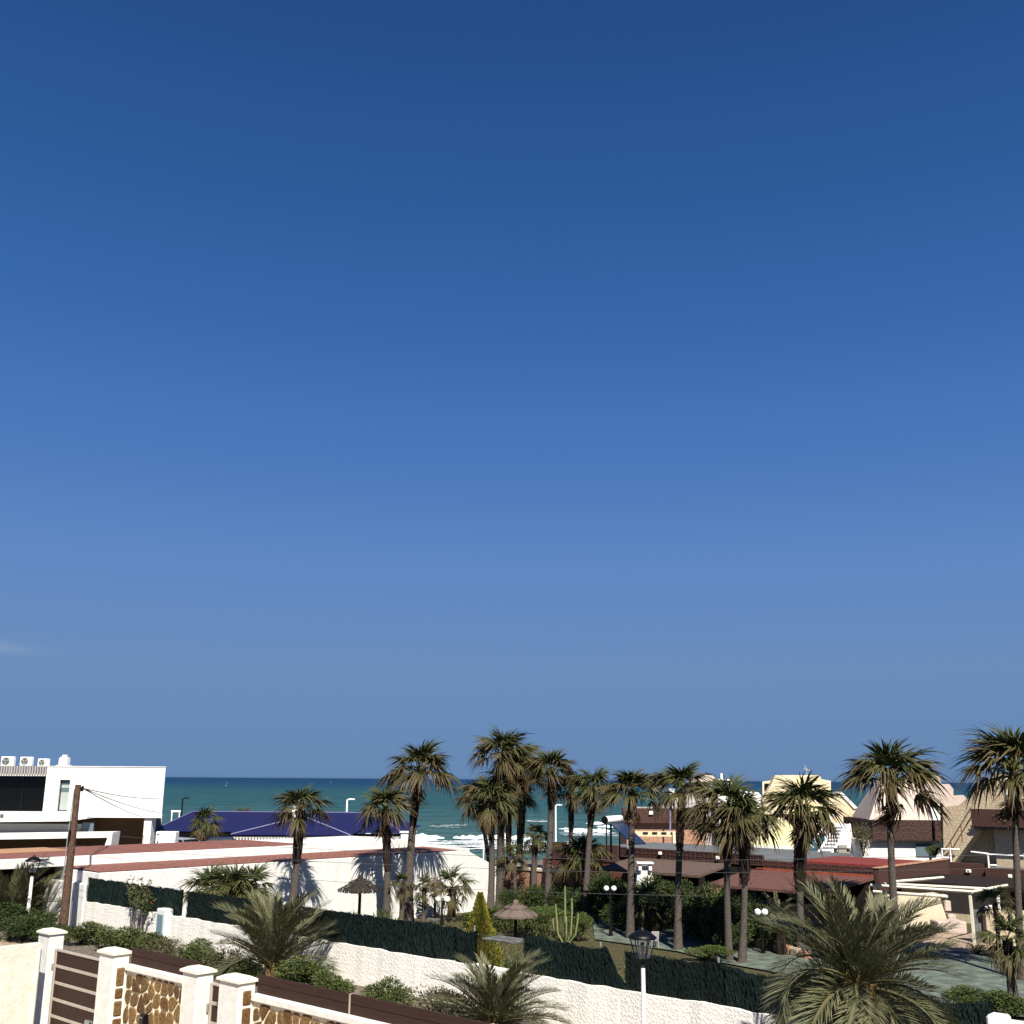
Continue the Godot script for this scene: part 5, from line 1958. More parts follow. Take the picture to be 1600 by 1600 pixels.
func fan_palm(called: String, label: String, base: Vector3, hub: Vector3, reach: float, r_low: float, r_high: float, boots_y: float, sid: int, count := 26, el_low := -0.35, group := "tall fan palms in the garden", r_boots := 1.3, dead := 3) -> void:
	var r := RandomNumberGenerator.new()
	r.seed = sid
	var o := thing(called, label, "palm tree", base, 0.0, group)
	base_of.erase(o)
	var h := hub - base + Vector3(0, 0.12, 0)
	var curve := Vector3(r.randf_range(-0.06, 0.06), 0, r.randf_range(-0.06, 0.06)) * h.y * 0.3
	var at := func(t: float) -> Vector3: return Vector3(h.x * t, h.y * t, h.z * t) + curve * sin(PI * t)
	var tb := clampf((boots_y - base.y) / maxf(h.y, 0.1), 0.0, 0.97)
	var st := start()
	var pts := []
	var rad := []
	var n := int(h.y * tb / 0.07) + 4
	for i in n + 1:
		var t := tb * i / n
		pts.append(at.call(t))
		var flare := 1.0 + 0.6 * exp(-t * h.y * 1.3)
		rad.append(lerpf(r_low * 0.72, r_high * 0.82, t) * flare * (1.0 + (0.035 if i % 2 == 0 else -0.035) + r.randf_range(-0.03, 0.03)))
	tube(st, pts, rad, 10)
	part("trunk", st, mt.trunk_grey, o)
	# dark collar of old leaf bases under the crown
	st = start()
	pts = []
	rad = []
	n = maxi(4, int(h.y * (1.0 - tb) / 0.09))
	for i in n + 1:
		var t := lerpf(tb, 1.0, float(i) / n)
		pts.append(at.call(t))
		var tail := smoothstep(0.0, 0.25, float(i) / n)
		rad.append(lerpf(lerpf(r_low * 0.72, r_high * 0.82, t), r_high * 0.88 * r_boots, tail) * (1.0 + r.randf_range(-0.07, 0.07)))
	tube(st, pts, rad, 10)
	for i in int(h.y * (1.0 - tb) * 70):
		var t := lerpf(tb, 1.0, r.randf())
		var a := r.randf() * TAU
		var d := Vector3(cos(a), 0, sin(a))
		var p: Vector3 = at.call(t) + d * r_high * r_boots * 0.76
		var s := d.cross(Vector3.UP)
		var top := p + d * r.randf_range(0.02, 0.055) + Vector3(0, r.randf_range(0.06, 0.14), 0)
		tri_out(st, p - s * 0.035, p + s * 0.035, top, p - d)
		tri_out(st, p - s * 0.035 - Vector3(0, 0.03, 0), top, p + s * 0.035, p + d)
	part("leaf_base_collar", st, mt.trunk_boots, o)
	# crown
	var sc := reach / 1.56 * r.randf_range(0.96, 1.12)
	var tilt := Basis(Vector3(r.randfn(), 0, r.randfn()).normalized(), r.randf_range(0.05, 0.22))
	for i in count:
		var f := (i + 0.5) / count
		var az := i * 2.399963 + r.randf_range(-0.55, 0.55)
		var el := lerpf(1.45, el_low, pow(f, 0.85)) + r.randf_range(-0.22, 0.22)
		var set_of := fan_young if f < 0.35 else (fan_mid if f < 0.74 else fan_old)
		var m := MeshInstance3D.new()
		m.name = "frond"
		m.mesh = set_of[r.randi_range(0, set_of.size() - 1)]
		m.material_override = mt.foliage
		var k := sc * r.randf_range(0.85, 1.12) * (0.88 if f < 0.2 else 1.0)
		m.transform = Transform3D((tilt * aim(az, el, r.randf_range(-0.5, 0.5))).scaled(Vector3.ONE * k), at.call(1.0) + Vector3(0, lerpf(0.10, -0.12, f), 0))
		o.add_child(m, true)
	for i in dead:
		var m := MeshInstance3D.new()
		m.name = "dry_frond"
		m.mesh = fan_dry[i % 2]
		m.material_override = mt.foliage
		m.transform = Transform3D(aim(r.randf() * TAU, -1.15 + r.randf_range(-0.2, 0.25), r.randf_range(-0.6, 0.6)).scaled(Vector3.ONE * sc * 0.85), at.call(1.0) - Vector3(0, 0.18, 0))
		o.add_child(m, true)


func make_palms() -> void:
	var rows := [
		["fan palm casting its crown shadow on the white house, left of the first parasol", Vector3(23.404, 0.359, -31.200), Vector3(23.466, 3.777, -31.132), 1.043, 0.15, 0.15, 2.132, 1, 22],
		["shorter fan palm just right of the dark thatched parasol", Vector3(27.807, -0.028, -31.400), Vector3(27.685, 3.692, -31.534), 1.135, 0.15, 0.14, 1.629, 2, 25],
		["tall fan palm standing alone with a slanting grey trunk before the surf", Vector3(29.079, -0.243, -31.600), Vector3(29.270, 5.156, -31.391), 1.569, 0.23, 0.15, 3.239, 3, 27],
		["tallest fan palm of the middle clump with the thick pale trunk", Vector3(35.651, -0.350, -32.903), Vector3(35.668, 5.865, -32.885), 1.493, 0.26, 0.17, 3.893, 4, 27],
		["lower bushy fan palm on the left edge of the middle clump", Vector3(34.996, -0.350, -32.891), Vector3(34.924, 3.981, -32.970), 1.421, 0.16, 0.15, 2.462, 5, 28],
		["slim dark trunked fan palm close behind the thick pale trunk", Vector3(36.659, -0.350, -33.262), Vector3(36.616, 4.428, -33.309), 1.289, 0.13, 0.12, 2.037, 6, 24],
		["thin fan palm with narrow crown between the thick trunk and the white lamp pole", Vector3(37.291, -0.350, -33.338), Vector3(37.448, 4.877, -33.165), 1.391, 0.13, 0.12, 2.367, 7, 24],
		["fan palm whose crown rises just right of the tallest one in the middle clump", Vector3(36.983, -0.350, -33.290), Vector3(37.095, 5.553, -33.167), 1.237, 0.13, 0.12, 2.984, 17, 24],
		["slender fan palm behind the lower bushy one at the clump's left edge", Vector3(36.576, -0.350, -34.029), Vector3(36.038, 4.020, -34.621), 1.123, 0.13, 0.12, 2.688, 18, 22],
		["dark fan palm between the lamp pole palm and the dark collared one", Vector3(37.371, -0.350, -30.586), Vector3(37.484, 4.407, -30.462), 1.027, 0.12, 0.11, 2.795, 19, 22],
		["fan palm directly left of the white lamp pole", Vector3(35.859, -0.350, -30.484), Vector3(36.011, 5.159, -30.318), 1.280, 0.19, 0.14, 3.757, 8, 25],
		["dark collared fan palm just left of the solar water tank", Vector3(34.863, -0.350, -27.694), Vector3(35.138, 4.560, -27.392), 1.183, 0.16, 0.13, 3.171, 9, 26],
		["fan palm whose trunk crosses the solar panel", Vector3(32.167, -0.350, -23.539), Vector3(32.293, 4.417, -23.401), 1.126, 0.16, 0.13, 3.819, 10, 25],
		["fan palm with a tall slender trunk before the brown porch roof", Vector3(31.165, -0.350, -20.888), Vector3(31.369, 4.571, -20.664), 1.098, 0.15, 0.12, 2.717, 11, 26],
		["left one of the close pair of fan palms, with a thick black collar", Vector3(30.566, -0.350, -18.621), Vector3(30.664, 4.013, -18.513), 1.248, 0.125, 0.12, 2.541, 12, 27],
		["right one of the close pair of fan palms, with a long dark collar", Vector3(30.426, -0.350, -18.092), Vector3(30.592, 3.741, -17.910), 1.231, 0.125, 0.12, 1.861, 13, 30],
		["fan palm in front of the cream fin house with a fat dark collar", Vector3(33.075, -0.350, -17.498), Vector3(33.276, 4.000, -17.277), 1.415, 0.14, 0.14, 1.576, 14, 28],
		["fan palm standing before the pale pyramid hut", Vector3(37.991, -0.350, -16.470), Vector3(38.123, 4.908, -16.324), 1.808, 0.17, 0.14, 3.461, 15, 28],
		["rightmost tall fan palm before the stair house", Vector3(33.333, -0.350, -10.919), Vector3(33.588, 5.150, -10.639), 1.666, 0.13, 0.12, 4.071, 16, 30]]
	for q in rows:
		fan_palm("fan_palm", q[0], q[1], q[2], q[3], q[4], q[5], q[6], q[7] * 17 + 3, q[8] - 1, -0.42 if q[7] in [5, 6, 9, 12, 13, 14] else -0.04, "tall fan palms in the garden", 1.75 if q[7] in [12, 13, 14] else 1.3, 6 if q[7] in [5, 6, 12, 13] else 4)
	# small fan palms
	fan_palm("small_fan_palm", "small round fan palm in front of the left end of the blue roof", Vector3(33.301, 0.800, -52.554), Vector3(33.281, 2.516, -52.576), 1.0, 0.18, 0.16, 2.118, 71, 24, -0.6, "small fan palms")
	fan_palm("small_fan_palm", "young fan palm on a thin dark trunk left of the tall lone palm", Vector3(28.208, -0.116, -31.000), Vector3(28.182, 1.090, -31.029), 0.62, 0.09, 0.08, 0.775, 72, 14, -0.6, "small fan palms", 1.2, 1)
	fan_palm("small_fan_palm", "young fan palm half hidden behind the tall lone palm trunk", Vector3(28.930, -0.143, -30.600), Vector3(28.942, 0.935, -30.586), 0.6, 0.08, 0.07, 0.755, 73, 14, -0.6, "small fan palms", 1.2, 1)
	fan_palm("small_fan_palm", "stout young fan palm with stiff dark leaves beside the twin globe lamp", Vector3(30.990, -0.185, -31.200), Vector3(31.010, 0.756, -31.178), 0.95, 0.16, 0.14, 0.567, 74, 16, -0.6, "small fan palms", 1.2, 0)
	fan_palm("small_fan_palm", "left one of two dark small palms before the brown parapet", Vector3(36.212, -0.350, -29.232), Vector3(36.241, 1.730, -29.200), 1.05, 0.15, 0.14, 0.973, 75, 20, -0.6, "small fan palms", 1.3, 3)
	fan_palm("small_fan_palm", "right one of two dark small palms before the brown parapet", Vector3(36.217, -0.350, -28.634), Vector3(36.233, 1.887, -28.618), 1.0, 0.15, 0.14, 0.886, 76, 20, -0.6, "small fan palms", 1.3, 3)
	fan_palm("small_fan_palm", "small fan palm with brown trunk between thin clump and lamp pole palm", Vector3(36.328, -0.350, -31.598), Vector3(36.380, 2.470, -31.541), 0.78, 0.17, 0.14, 1.862, 77, 20, -0.6, "small fan palms", 1.2, 2)
	fan_palm("small_fan_palm", "small drooping dark palm leaning off the middle clump", Vector3(35.759, -0.350, -32.150), Vector3(35.714, 1.675, -32.200), 0.7, 0.09, 0.08, 1.466, 78, 14, -0.6, "small fan palms", 1.2, 2)
	fan_palm("small_fan_palm", "low shaded palm left of the tall slender trunk among the bushes", Vector3(34.170, -0.350, -24.049), Vector3(34.153, 0.510, -24.068), 1.05, 0.13, 0.12, 0.333, 79, 20, -0.6, "small fan palms", 1.3, 2)
	fan_palm("small_fan_palm", "small palm with a leaning dark trunk at the right edge of the court", Vector3(29.491, -0.350, -9.905), Vector3(29.484, 1.041, -9.912), 0.82, 0.13, 0.11, 0.415, 80, 18, -0.6, "small fan palms", 1.3, 4)
	fan_palm("small_fan_palm", "slender young palm behind the right court palm under the pergola", Vector3(36.554, -0.350, -12.601), Vector3(36.578, 1.153, -12.574), 0.75, 0.08, 0.07, 0.774, 81, 14, -0.6, "small fan palms", 1.3, 2)
	# clumping fan palm behind the screen fence
	var o := thing("clumping_fan_palm", "broad clumping fan palm rising behind the green screen on the left", "palm tree", Vector3(18.6, -0.38, -28.125))
	base_of.erase(o)
	var r := RandomNumberGenerator.new()
	r.seed = 91
	for k in 6:
		var foot := Vector3(r.randf_range(-0.35, 0.35), 0, r.randf_range(-0.7, 0.7))
		var top := foot + Vector3(r.randf_range(-0.2, 0.2), 1.75 + 0.6 * r.randf(), foot.z * 0.6)
		var st := start()
		tube(st, [foot, foot.lerp(top, 0.5), top], [0.09, 0.08, 0.09], 8)
		part("stem", st, mt.trunk_boots, o)
		for i in 13:
			var m := MeshInstance3D.new()
			m.name = "frond"
			m.mesh = (fan_young if i < 5 else (fan_mid if i < 9 else fan_old))[r.randi_range(0, 3)]
			m.material_override = mt.foliage
			m.transform = Transform3D(aim(i * 2.4 + k, lerpf(1.35, -0.6, i / 13.0), r.randf_range(-0.4, 0.4)).scaled(Vector3.ONE * r.randf_range(0.5, 0.68)), top)
			o.add_child(m, true)


func date_palm(label: String, base: Vector3, hub: Vector3, reach: float, count: int, sid: int, low_share: float, el_min: float, trunk_r: float, lean := 0.0, top_el := 1.42, low_gain := 1.22) -> void:
	var r := RandomNumberGenerator.new()
	r.seed = sid
	var o := thing("date_palm", label, "palm tree", base, 0.0, "grey-green date palms on the verge")
	base_of.erase(o)
	var h := hub - base
	var st := start()
	var pts := []
	var rad := []
	for i in 9:
		var t := i / 8.0
		pts.append(h * t)
		rad.append(trunk_r * lerpf(1.15, 0.8, t) * (1.0 + r.randf_range(-0.06, 0.06)))
	tube(st, pts, rad, 12)
	part("trunk", st, mt.trunk_boots, o)
	var swept := Basis(Vector3(0.74, 0, -0.67).normalized(), lean)
	# cut leaf bases wrapped round the trunk
	st = start()
	for i in int(maxf(30.0, h.y * 90.0)):
		var t := r.randf_range(0.1, 1.02)
		var a := i * 2.4
		var d := Vector3(cos(a), 0, sin(a))
		var p: Vector3 = h * t + d * trunk_r * 0.8
		var s := d.cross(Vector3.UP)
		var w := 0.05
		var tip := p + d * r.randf_range(0.05, 0.12) + Vector3(0, r.randf_range(0.15, 0.3), 0)
		loft(st, [p - s * w, p + s * w, p + d * 0.05], [tip - s * w * 0.5, tip + s * w * 0.5, tip + d * 0.02])
	var bs := part("leaf_bases", st, mat("date_leaf_base", Color(0.50, 0.40, 0.25), 0.9), o)
	bs.set_meta("kind", "stuff")
	for i in count:
		var f := (i + 0.5) / count
		var az := i * 2.399963 + r.randf_range(-0.2, 0.2)
		var el := lerpf(top_el, el_min, pow(f, 1.15)) + r.randf_range(-0.1, 0.1)
		var low := f > 1.0 - low_share
		var src := feather_low if low else feather
		var m := MeshInstance3D.new()
		m.name = "frond"
		m.mesh = src[r.randi_range(0, src.size() - 1)]
		m.material_override = mt.foliage
		m.transform = Transform3D((swept * aim(az, el, r.randf_range(-0.35, 0.35))).scaled(Vector3.ONE * reach * r.randf_range(0.8, 1.14) * (low_gain if low else 1.0)), h + Vector3(0, lerpf(0.08, -0.1, f), 0))
		o.add_child(m, true)


func make_date_palms() -> void:
	date_palm("young upright date palm in front of the white wall beside the dark hedge bushes", Vector3(15.6, 0.42, -21.390), Vector3(15.600, 0.899, -21.396), 1.596, 54, 501, 0.10, 0.5, 0.13)
	date_palm("low spreading date palm above the jointed brown boards, centre of the verge", Vector3(15.3, 0.42, -14.379), Vector3(15.300, 0.703, -14.300), 1.290, 60, 502, 0.25, 0.0, 0.16, 0.08, 1.25, 1.4)
	date_palm("largest date palm with arching fronds, right part of the verge", Vector3(15.2, 0.42, -7.136), Vector3(15.200, 2.246, -7.191), 1.406, 70, 503, 0.4, -0.2, 0.2, 0.2, 1.25, 1.32)
	date_palm("dark date palm around the far lantern pole, left edge", Vector3(15.8, 0.42, -35.615), Vector3(15.800, 0.691, -35.657), 1.731, 52, 504, 0.15, 0.3, 0.14)


func shrub(called: String, label: String, category: String, base: Vector3, size: Vector3, shape: int, turn: float, group := "") -> Node3D:
	var o := thing(called, label, category, base, 0.0, group)
	base_of.erase(o)
	var st := start()
	var r := RandomNumberGenerator.new()
	r.seed = int(absf(base.z) * 100.0)
	for i in 5:
		var a := r.randf() * TAU
		tube(st, [Vector3.ZERO, Vector3(cos(a) * size.x * 0.25, size.y * 0.6, sin(a) * size.z * 0.25), Vector3(cos(a) * size.x * 0.5, size.y * 1.2, sin(a) * size.z * 0.5)], [0.03, 0.022, 0.01], 5)
	part("stems", st, mt.trunk_boots, o)
	var m := MeshInstance3D.new()
	m.name = "foliage"
	m.mesh = bush_mesh[shape]
	m.material_override = mt.foliage
	m.position = Vector3(0, size.y * 0.92, 0)
	m.basis = Basis.from_scale(size) * Basis(Vector3.UP, turn)
	o.add_child(m, true)
	return o


func make_shrubs() -> void:
	var v := "shrubs on the verge"
	shrub("verge_bush", "dark green bush at the foot of the far lantern pole, lower left", "bush", Vector3(15.400, 0.262, -34.603) * Vector3(1, 0, 1) + Vector3(0, 0.42, 0), Vector3(0.9, 0.50, 1.1), 2, 0.3, v)
	shrub("verge_bush", "second dark bush from the left, sloping down towards the utility pole", "bush", Vector3(15.500, 0.413, -32.911) * Vector3(1, 0, 1) + Vector3(0, 0.42, 0), Vector3(0.8, 0.40, 0.9), 2, 1.9, v)
	shrub("verge_bush", "rounded green bush just right of the wooden utility pole", "bush", Vector3(15.500, 0.533, -30.241) * Vector3(1, 0, 1) + Vector3(0, 0.42, 0), Vector3(0.62, 0.42, 0.72), 1, 1.0, v)
	shrub("verge_bush", "green bush below the pale blue meter door", "bush", Vector3(15.900, 0.560, -27.924) * Vector3(1, 0, 1) + Vector3(0, 0.42, 0), Vector3(0.78, 0.41, 1.10), 0, 2.0, v)
	shrub("verge_bush", "sparse dry twiggy bush between the two small green bushes", "bush", Vector3(15.600, 0.630, -26.025) * Vector3(1, 0, 1) + Vector3(0, 0.42, 0), Vector3(0.56, 0.44, 0.65), 3, 2.0, v)
	shrub("verge_bush", "green bush behind the short flagstone panel's right pillar", "bush", Vector3(15.600, 0.615, -24.766) * Vector3(1, 0, 1) + Vector3(0, 0.42, 0), Vector3(0.69, 0.44, 0.81), 0, 0.7, v)
	shrub("verge_bush", "thin dry bush at the left foot of the upright date palm", "bush", Vector3(15.500, 0.583, -23.208) * Vector3(1, 0, 1) + Vector3(0, 0.42, 0), Vector3(0.62, 0.49, 0.78), 3, 0.2, v)
	shrub("verge_bush", "dense bush right of the upright date palm, left half of the pair", "bush", Vector3(15.500, 0.729, -20.204) * Vector3(1, 0, 1) + Vector3(0, 0.42, 0), Vector3(0.69, 0.51, 0.81), 1, 0.1, v)
	shrub("verge_bush", "dense bush right of the upright date palm, right half of the pair", "bush", Vector3(15.500, 0.740, -19.055) * Vector3(1, 0, 1) + Vector3(0, 0.42, 0), Vector3(0.56, 0.41, 0.55), 0, 2.6, v)
	shrub("verge_bush", "lone rounded bush above the joint of the brown boards", "bush", Vector3(15.300, 0.766, -17.121) * Vector3(1, 0, 1) + Vector3(0, 0.42, 0), Vector3(0.53, 0.44, 0.65), 1, 3.3, v)
	shrub("verge_bush", "olive dry bush on the left side of the low date palm", "bush", Vector3(15.400, 0.695, -15.818) * Vector3(1, 0, 1) + Vector3(0, 0.42, 0), Vector3(0.62, 0.51, 0.81), 3, 1.3, v)
	var inside := "shrubs inside the garden"
	shrub("garden_bush", "leafy bush under the shorter palm beside the dark parasol", "bush", Vector3(18.8, -0.38, -21.330), Vector3(0.75, 1.28, 0.95), 4, 0.0, inside)
	shrub("garden_bush", "low leafy shrub behind the screen at the dark parasol's foot", "bush", Vector3(18.5, -0.38, -22.469), Vector3(0.5, 1.2, 0.7), 4, 1.4, inside)
	shrub("garden_bush", "wispy shrub at the first palm's foot behind the screen", "bush", Vector3(18.4, -0.38, -25.057), Vector3(0.5, 1.22, 1.2), 0, 2.2, inside)
	shrub("garden_bush", "big dark tree-like bush right behind the middle globe lamp", "bush", Vector3(35.381, -0.350, -26.644), Vector3(1.0, 1.05, 1.0), 2, 0.0, inside)
	shrub("garden_bush", "dark bush between the two dark small palms and the barbecue", "bush", Vector3(36.204, -0.350, -28.066), Vector3(0.9, 1.1, 0.8), 2, 2.0, inside)
	shrub("garden_bush", "deep green bush at the foot of the white barbecue", "bush", Vector3(35.695, -0.350, -24.762), Vector3(0.95, 1.0, 1.0), 2, 1.0, inside)
	shrub("garden_bush", "dark bush behind the palm trunk crossing the solar panel", "bush", Vector3(36.146, -0.350, -26.436), Vector3(1.0, 0.9, 0.9), 2, 4.0, inside)
	shrub("garden_bush", "great dark bush at the left foot of the close palm pair", "bush", Vector3(33.202, -0.350, -20.824), Vector3(1.0, 0.95, 1.0), 2, 0.5, inside)
	shrub("garden_bush", "great dark bush behind the right trunk of the close palm pair", "bush", Vector3(33.468, -0.350, -19.752), Vector3(1.1, 1.05, 1.1), 2, 1.5, inside)
	shrub("garden_bush", "dark bush around the right globe lamp", "bush", Vector3(33.576, -0.350, -18.860), Vector3(0.8, 0.75, 0.8), 2, 2.5, inside)
	shrub("garden_bush", "reddish green shrub before the peach porch wall", "bush", Vector3(35.988, -0.350, -23.466), Vector3(0.5, 0.8, 0.6), 3, 0.5, inside)
	shrub("garden_bush", "bushy green shrub right of the tall cactus", "bush", Vector3(30.419, -0.350, -24.423), Vector3(0.6, 0.55, 0.6), 4, 0.5, inside)
	shrub("garden_bush", "dark shrub before the pinkish brick wall between two trunks", "bush", Vector3(35.847, -0.350, -31.429), Vector3(0.6, 0.65, 0.6), 2, 0.9, inside)
	shrub("garden_bush", "dark green shrub left of the peach gate post", "bush", Vector3(36.131, -0.350, -29.914), Vector3(0.7, 0.75, 0.6), 2, 1.9, inside)
	shrub("garden_bush", "low green ground shrub under the court palms on the right", "bush", Vector3(28.129, -0.350, -10.444), Vector3(0.45, 0.35, 0.9), 0, 0.9, inside)
	shrub("garden_bush", "low green shrub at the lower right edge of the court", "bush", Vector3(28.083, -0.350, -9.473), Vector3(0.6, 0.4, 0.8), 0, 2.9, inside)
	shrub("garden_bush", "long low shrub along the screen beside the close palm pair", "bush", Vector3(29.939, -0.350, -18.915), Vector3(0.6, 0.28, 1.0), 4, 0.4, inside)
	shrub("garden_bush", "pale clipped round shrub at the foot of the pergola post", "bush", Vector3(37.108, -0.350, -13.454), Vector3(0.33, 0.25, 0.4), 3, 0.4, inside)
	shrub("seafront_bush", "brownish leafless bush just above the blue roof ridge", "bush", Vector3(55.992, 1.706, -82.593), Vector3(0.95, 0.55, 0.9), 3, 0.4)
	shrub("terrace_bush", "rusty and green bush before the grey pyramid house", "bush", Vector3(53.101, 1.806, -33.765), Vector3(1.4, 0.95, 1.0), 3, 0.9)
	shrub("terrace_bush", "green climbing shrub beside the drain pipe of the pale hut", "bush", Vector3(56.239, 1.648, -21.402), Vector3(0.35, 0.8, 0.35), 1, 0.9)
	shrub("terrace_bush", "potted green shrub before the pale hut window", "bush", Vector3(56.806, 1.271, -22.265), Vector3(0.55, 0.4, 0.5), 1, 2.9)
	shrub("terrace_bush", "straggly yellow green cactus shrub left of the pale hut", "bush", Vector3(54.344, 1.308, -24.971), Vector3(0.75, 1.15, 0.6), 3, 1.9)
	shrub("garden_bush", "dark bush at the brick wall end left of the hedge", "bush", Vector3(35.836, -0.350, -30.815), Vector3(0.70, 0.70, 0.60), 2, 1.6, inside)
	shrub("garden_bush", "dark shrub left of the barbecue foot", "bush", Vector3(35.021, -0.350, -25.171), Vector3(0.80, 0.80, 0.80), 2, 1.6, inside)
	shrub("garden_bush", "dense dark bush right below the barbecue hood", "bush", Vector3(35.057, -0.350, -23.894), Vector3(0.90, 0.85, 0.80), 2, 4.4, inside)
	shrub("garden_bush", "dark bush hugging the tall slender trunk", "bush", Vector3(33.824, -0.350, -22.332), Vector3(0.80, 0.75, 0.80), 2, 3.6, inside)
	shrub("garden_bush", "dark bush before the peach porch wall", "bush", Vector3(33.709, -0.350, -21.576), Vector3(0.90, 0.90, 0.80), 2, 2.6, inside)
	shrub("garden_bush", "dark bush just left of the close palm pair trunks", "bush", Vector3(32.687, -0.350, -20.137), Vector3(0.90, 0.85, 0.90), 2, 2.8, inside)
	shrub("garden_bush", "low dark bush between the close palm pair trunks", "bush", Vector3(32.036, -0.350, -19.268), Vector3(0.70, 0.60, 0.70), 2, 0.6, inside)
	shrub("garden_bush", "dark bush below the brick sill wall", "bush", Vector3(34.435, -0.350, -18.787), Vector3(0.80, 0.60, 0.80), 2, 3.8, inside)
	shrub("garden_bush", "dark bush at the fat collared palm's trunk", "bush", Vector3(33.451, -0.350, -17.851), Vector3(0.80, 0.70, 0.70), 2, 1.2, inside)
	shrub("garden_bush", "dark undergrowth bush beside the leaning garden lamp kerb", "bush", Vector3(33.783, -0.350, -25.152), Vector3(0.80, 0.60, 0.80), 2, 1.8, inside)
	shrub("garden_bush", "dark bush under the two small palms before the parapet", "bush", Vector3(35.974, -0.350, -28.872), Vector3(0.80, 0.70, 0.80), 2, 1.2, inside)
	shrub("verge_bush", "dark bush in front of the leftmost lantern bush, against the cream wall", "bush", Vector3(14.600, 0.288, -31.906) * Vector3(1, 0, 1) + Vector3(0, 0.42, 0), Vector3(0.80, 0.45, 0.90), 2, 0.8, v)
	shrub("verge_bush", "dark bush between the cream wall and the utility pole foot", "bush", Vector3(15.000, 0.340, -30.996) * Vector3(1, 0, 1) + Vector3(0, 0.42, 0), Vector3(0.60, 0.36, 0.70), 2, 3.6, v)
	shrub("verge_bush", "green bush rising behind the second white pillar", "bush", Vector3(15.600, 0.519, -28.627) * Vector3(1, 0, 1) + Vector3(0, 0.42, 0), Vector3(0.60, 0.40, 0.70), 1, 4.6, v)
	shrub("verge_bush", "green bush filling the gap before the meter pillar", "bush", Vector3(15.900, 0.642, -27.115) * Vector3(1, 0, 1) + Vector3(0, 0.42, 0), Vector3(0.60, 0.42, 0.60), 0, 4.6, v)
	shrub("verge_bush", "leafy green bush behind the third white pillar", "bush", Vector3(15.600, 0.978, -24.104) * Vector3(1, 0, 1) + Vector3(0, 0.42, 0), Vector3(0.55, 0.42, 0.70), 0, 3.0, v)
	shrub("verge_bush", "green bush behind the fourth white pillar", "bush", Vector3(15.200, 1.239, -21.927) * Vector3(1, 0, 1) + Vector3(0, 0.42, 0), Vector3(0.50, 0.40, 0.60), 1, 2.6, v)
	shrub("garden_bush", "dark shrub seen through the gap in the screens behind the garden table", "bush", Vector3(21.5, -0.38, -19.454), Vector3(0.60, 0.62, 0.60), 2, 2.0, inside)
	shrub("garden_bush", "low dark shrub at the right foot of the yellow cypress", "bush", Vector3(20.8, -0.38, -19.359), Vector3(0.45, 0.42, 0.45), 2, 5.0, inside)
	shrub("garden_bush", "low shrub at the left foot of the yellow cypress", "bush", Vector3(19.6, -0.38, -19.362), Vector3(0.40, 0.50, 0.50), 2, 1.0, inside)
	shrub("garden_bush", "dark shrub between the brick wall and the thick pale trunk", "bush", Vector3(34.875, -0.350, -31.749), Vector3(0.60, 0.60, 0.60), 2, 4.0, inside)
	shrub("garden_bush", "dark shrub in front of the peach gate posts", "bush", Vector3(35.247, -0.350, -27.869), Vector3(0.80, 0.75, 0.70), 2, 3.8, inside)
	shrub("garden_bush", "tall dark shrub behind the left globe of the middle lamp", "bush", Vector3(35.721, -0.350, -27.405), Vector3(0.80, 1.15, 0.80), 2, 2.8, inside)
	shrub("garden_bush", "tall dark shrub behind the leaning kerb near the barbecue", "bush", Vector3(36.139, -0.350, -25.366), Vector3(0.90, 1.15, 0.90), 2, 5.6, inside)
	shrub("garden_bush", "tall dark bush in front of the brown porch's open side", "bush", Vector3(35.610, -0.350, -23.839), Vector3(0.90, 1.10, 0.90), 2, 1.2, inside)
	shrub("garden_bush", "tall dark bush behind the left trunk of the close palm pair", "bush", Vector3(34.471, -0.350, -21.690), Vector3(1.00, 1.15, 1.00), 2, 5.4, inside)
	# oleander with bare stems in front of the screens
	var o := thing("oleander", "open oleander with rusty tips leaning over the green screen", "shrub", Vector3(16.8, 0.44, -29.592))
	base_of.erase(o)
	var r := RandomNumberGenerator.new()
	r.seed = 44
	var l := Leaves.new()
	for i in 14:
		var st := start()
		var side := -0.75 + 1.5 * i / 13.0
		var tip := Vector3(r.randf_range(-0.15, 0.25), r.randf_range(1.35, 1.85) - absf(side) * 0.25, side + r.randf_range(-0.1, 0.1))
		var b := Vector3(r.randf_range(-0.1, 0.1), 0.0, side * 0.35 + r.randf_range(-0.06, 0.06))
		var m1 := b.lerp(tip, 0.5) + Vector3(0, 0.10, -side * 0.12)
		tube(st, [b, m1, tip], [0.016, 0.011, 0.005], 5)
		part("stem", st, mt.trunk_grey, o)
		for j in 60:
			var t := r.randf_range(0.52, 1.0)
			var p := m1.lerp(tip, (t - 0.5) / 0.5) + Vector3(r.randfn(), r.randfn(), r.randfn()) * 0.03
			var d := (Vector3(r.randfn(), r.randfn() * 0.6 + 0.9, r.randfn())).normalized()
			var rust := t > 0.9 and r.randf() < 0.5
			var col := lin(0.16, 0.075, 0.04) if rust else lin(0.065, 0.085, 0.03) * r.randf_range(0.7, 1.3)
			l.blade(p, d, d.cross(Vector3(r.randfn(), r.randfn(), r.randfn())).normalized(), r.randf_range(0.09, 0.15), 0.032, Vector3(0, -0.2, 0), col, col)
	part("foliage", l.mesh(), mt.foliage, o)
	# yellow cypress
	o = thing("golden_cypress", "yellow-green conical cypress in the gap of the screens", "tree", Vector3(20.2, -0.38, -19.340))
	base_of.erase(o)
	var cyp_h := 2.227 + 0.38
	l = Leaves.new()
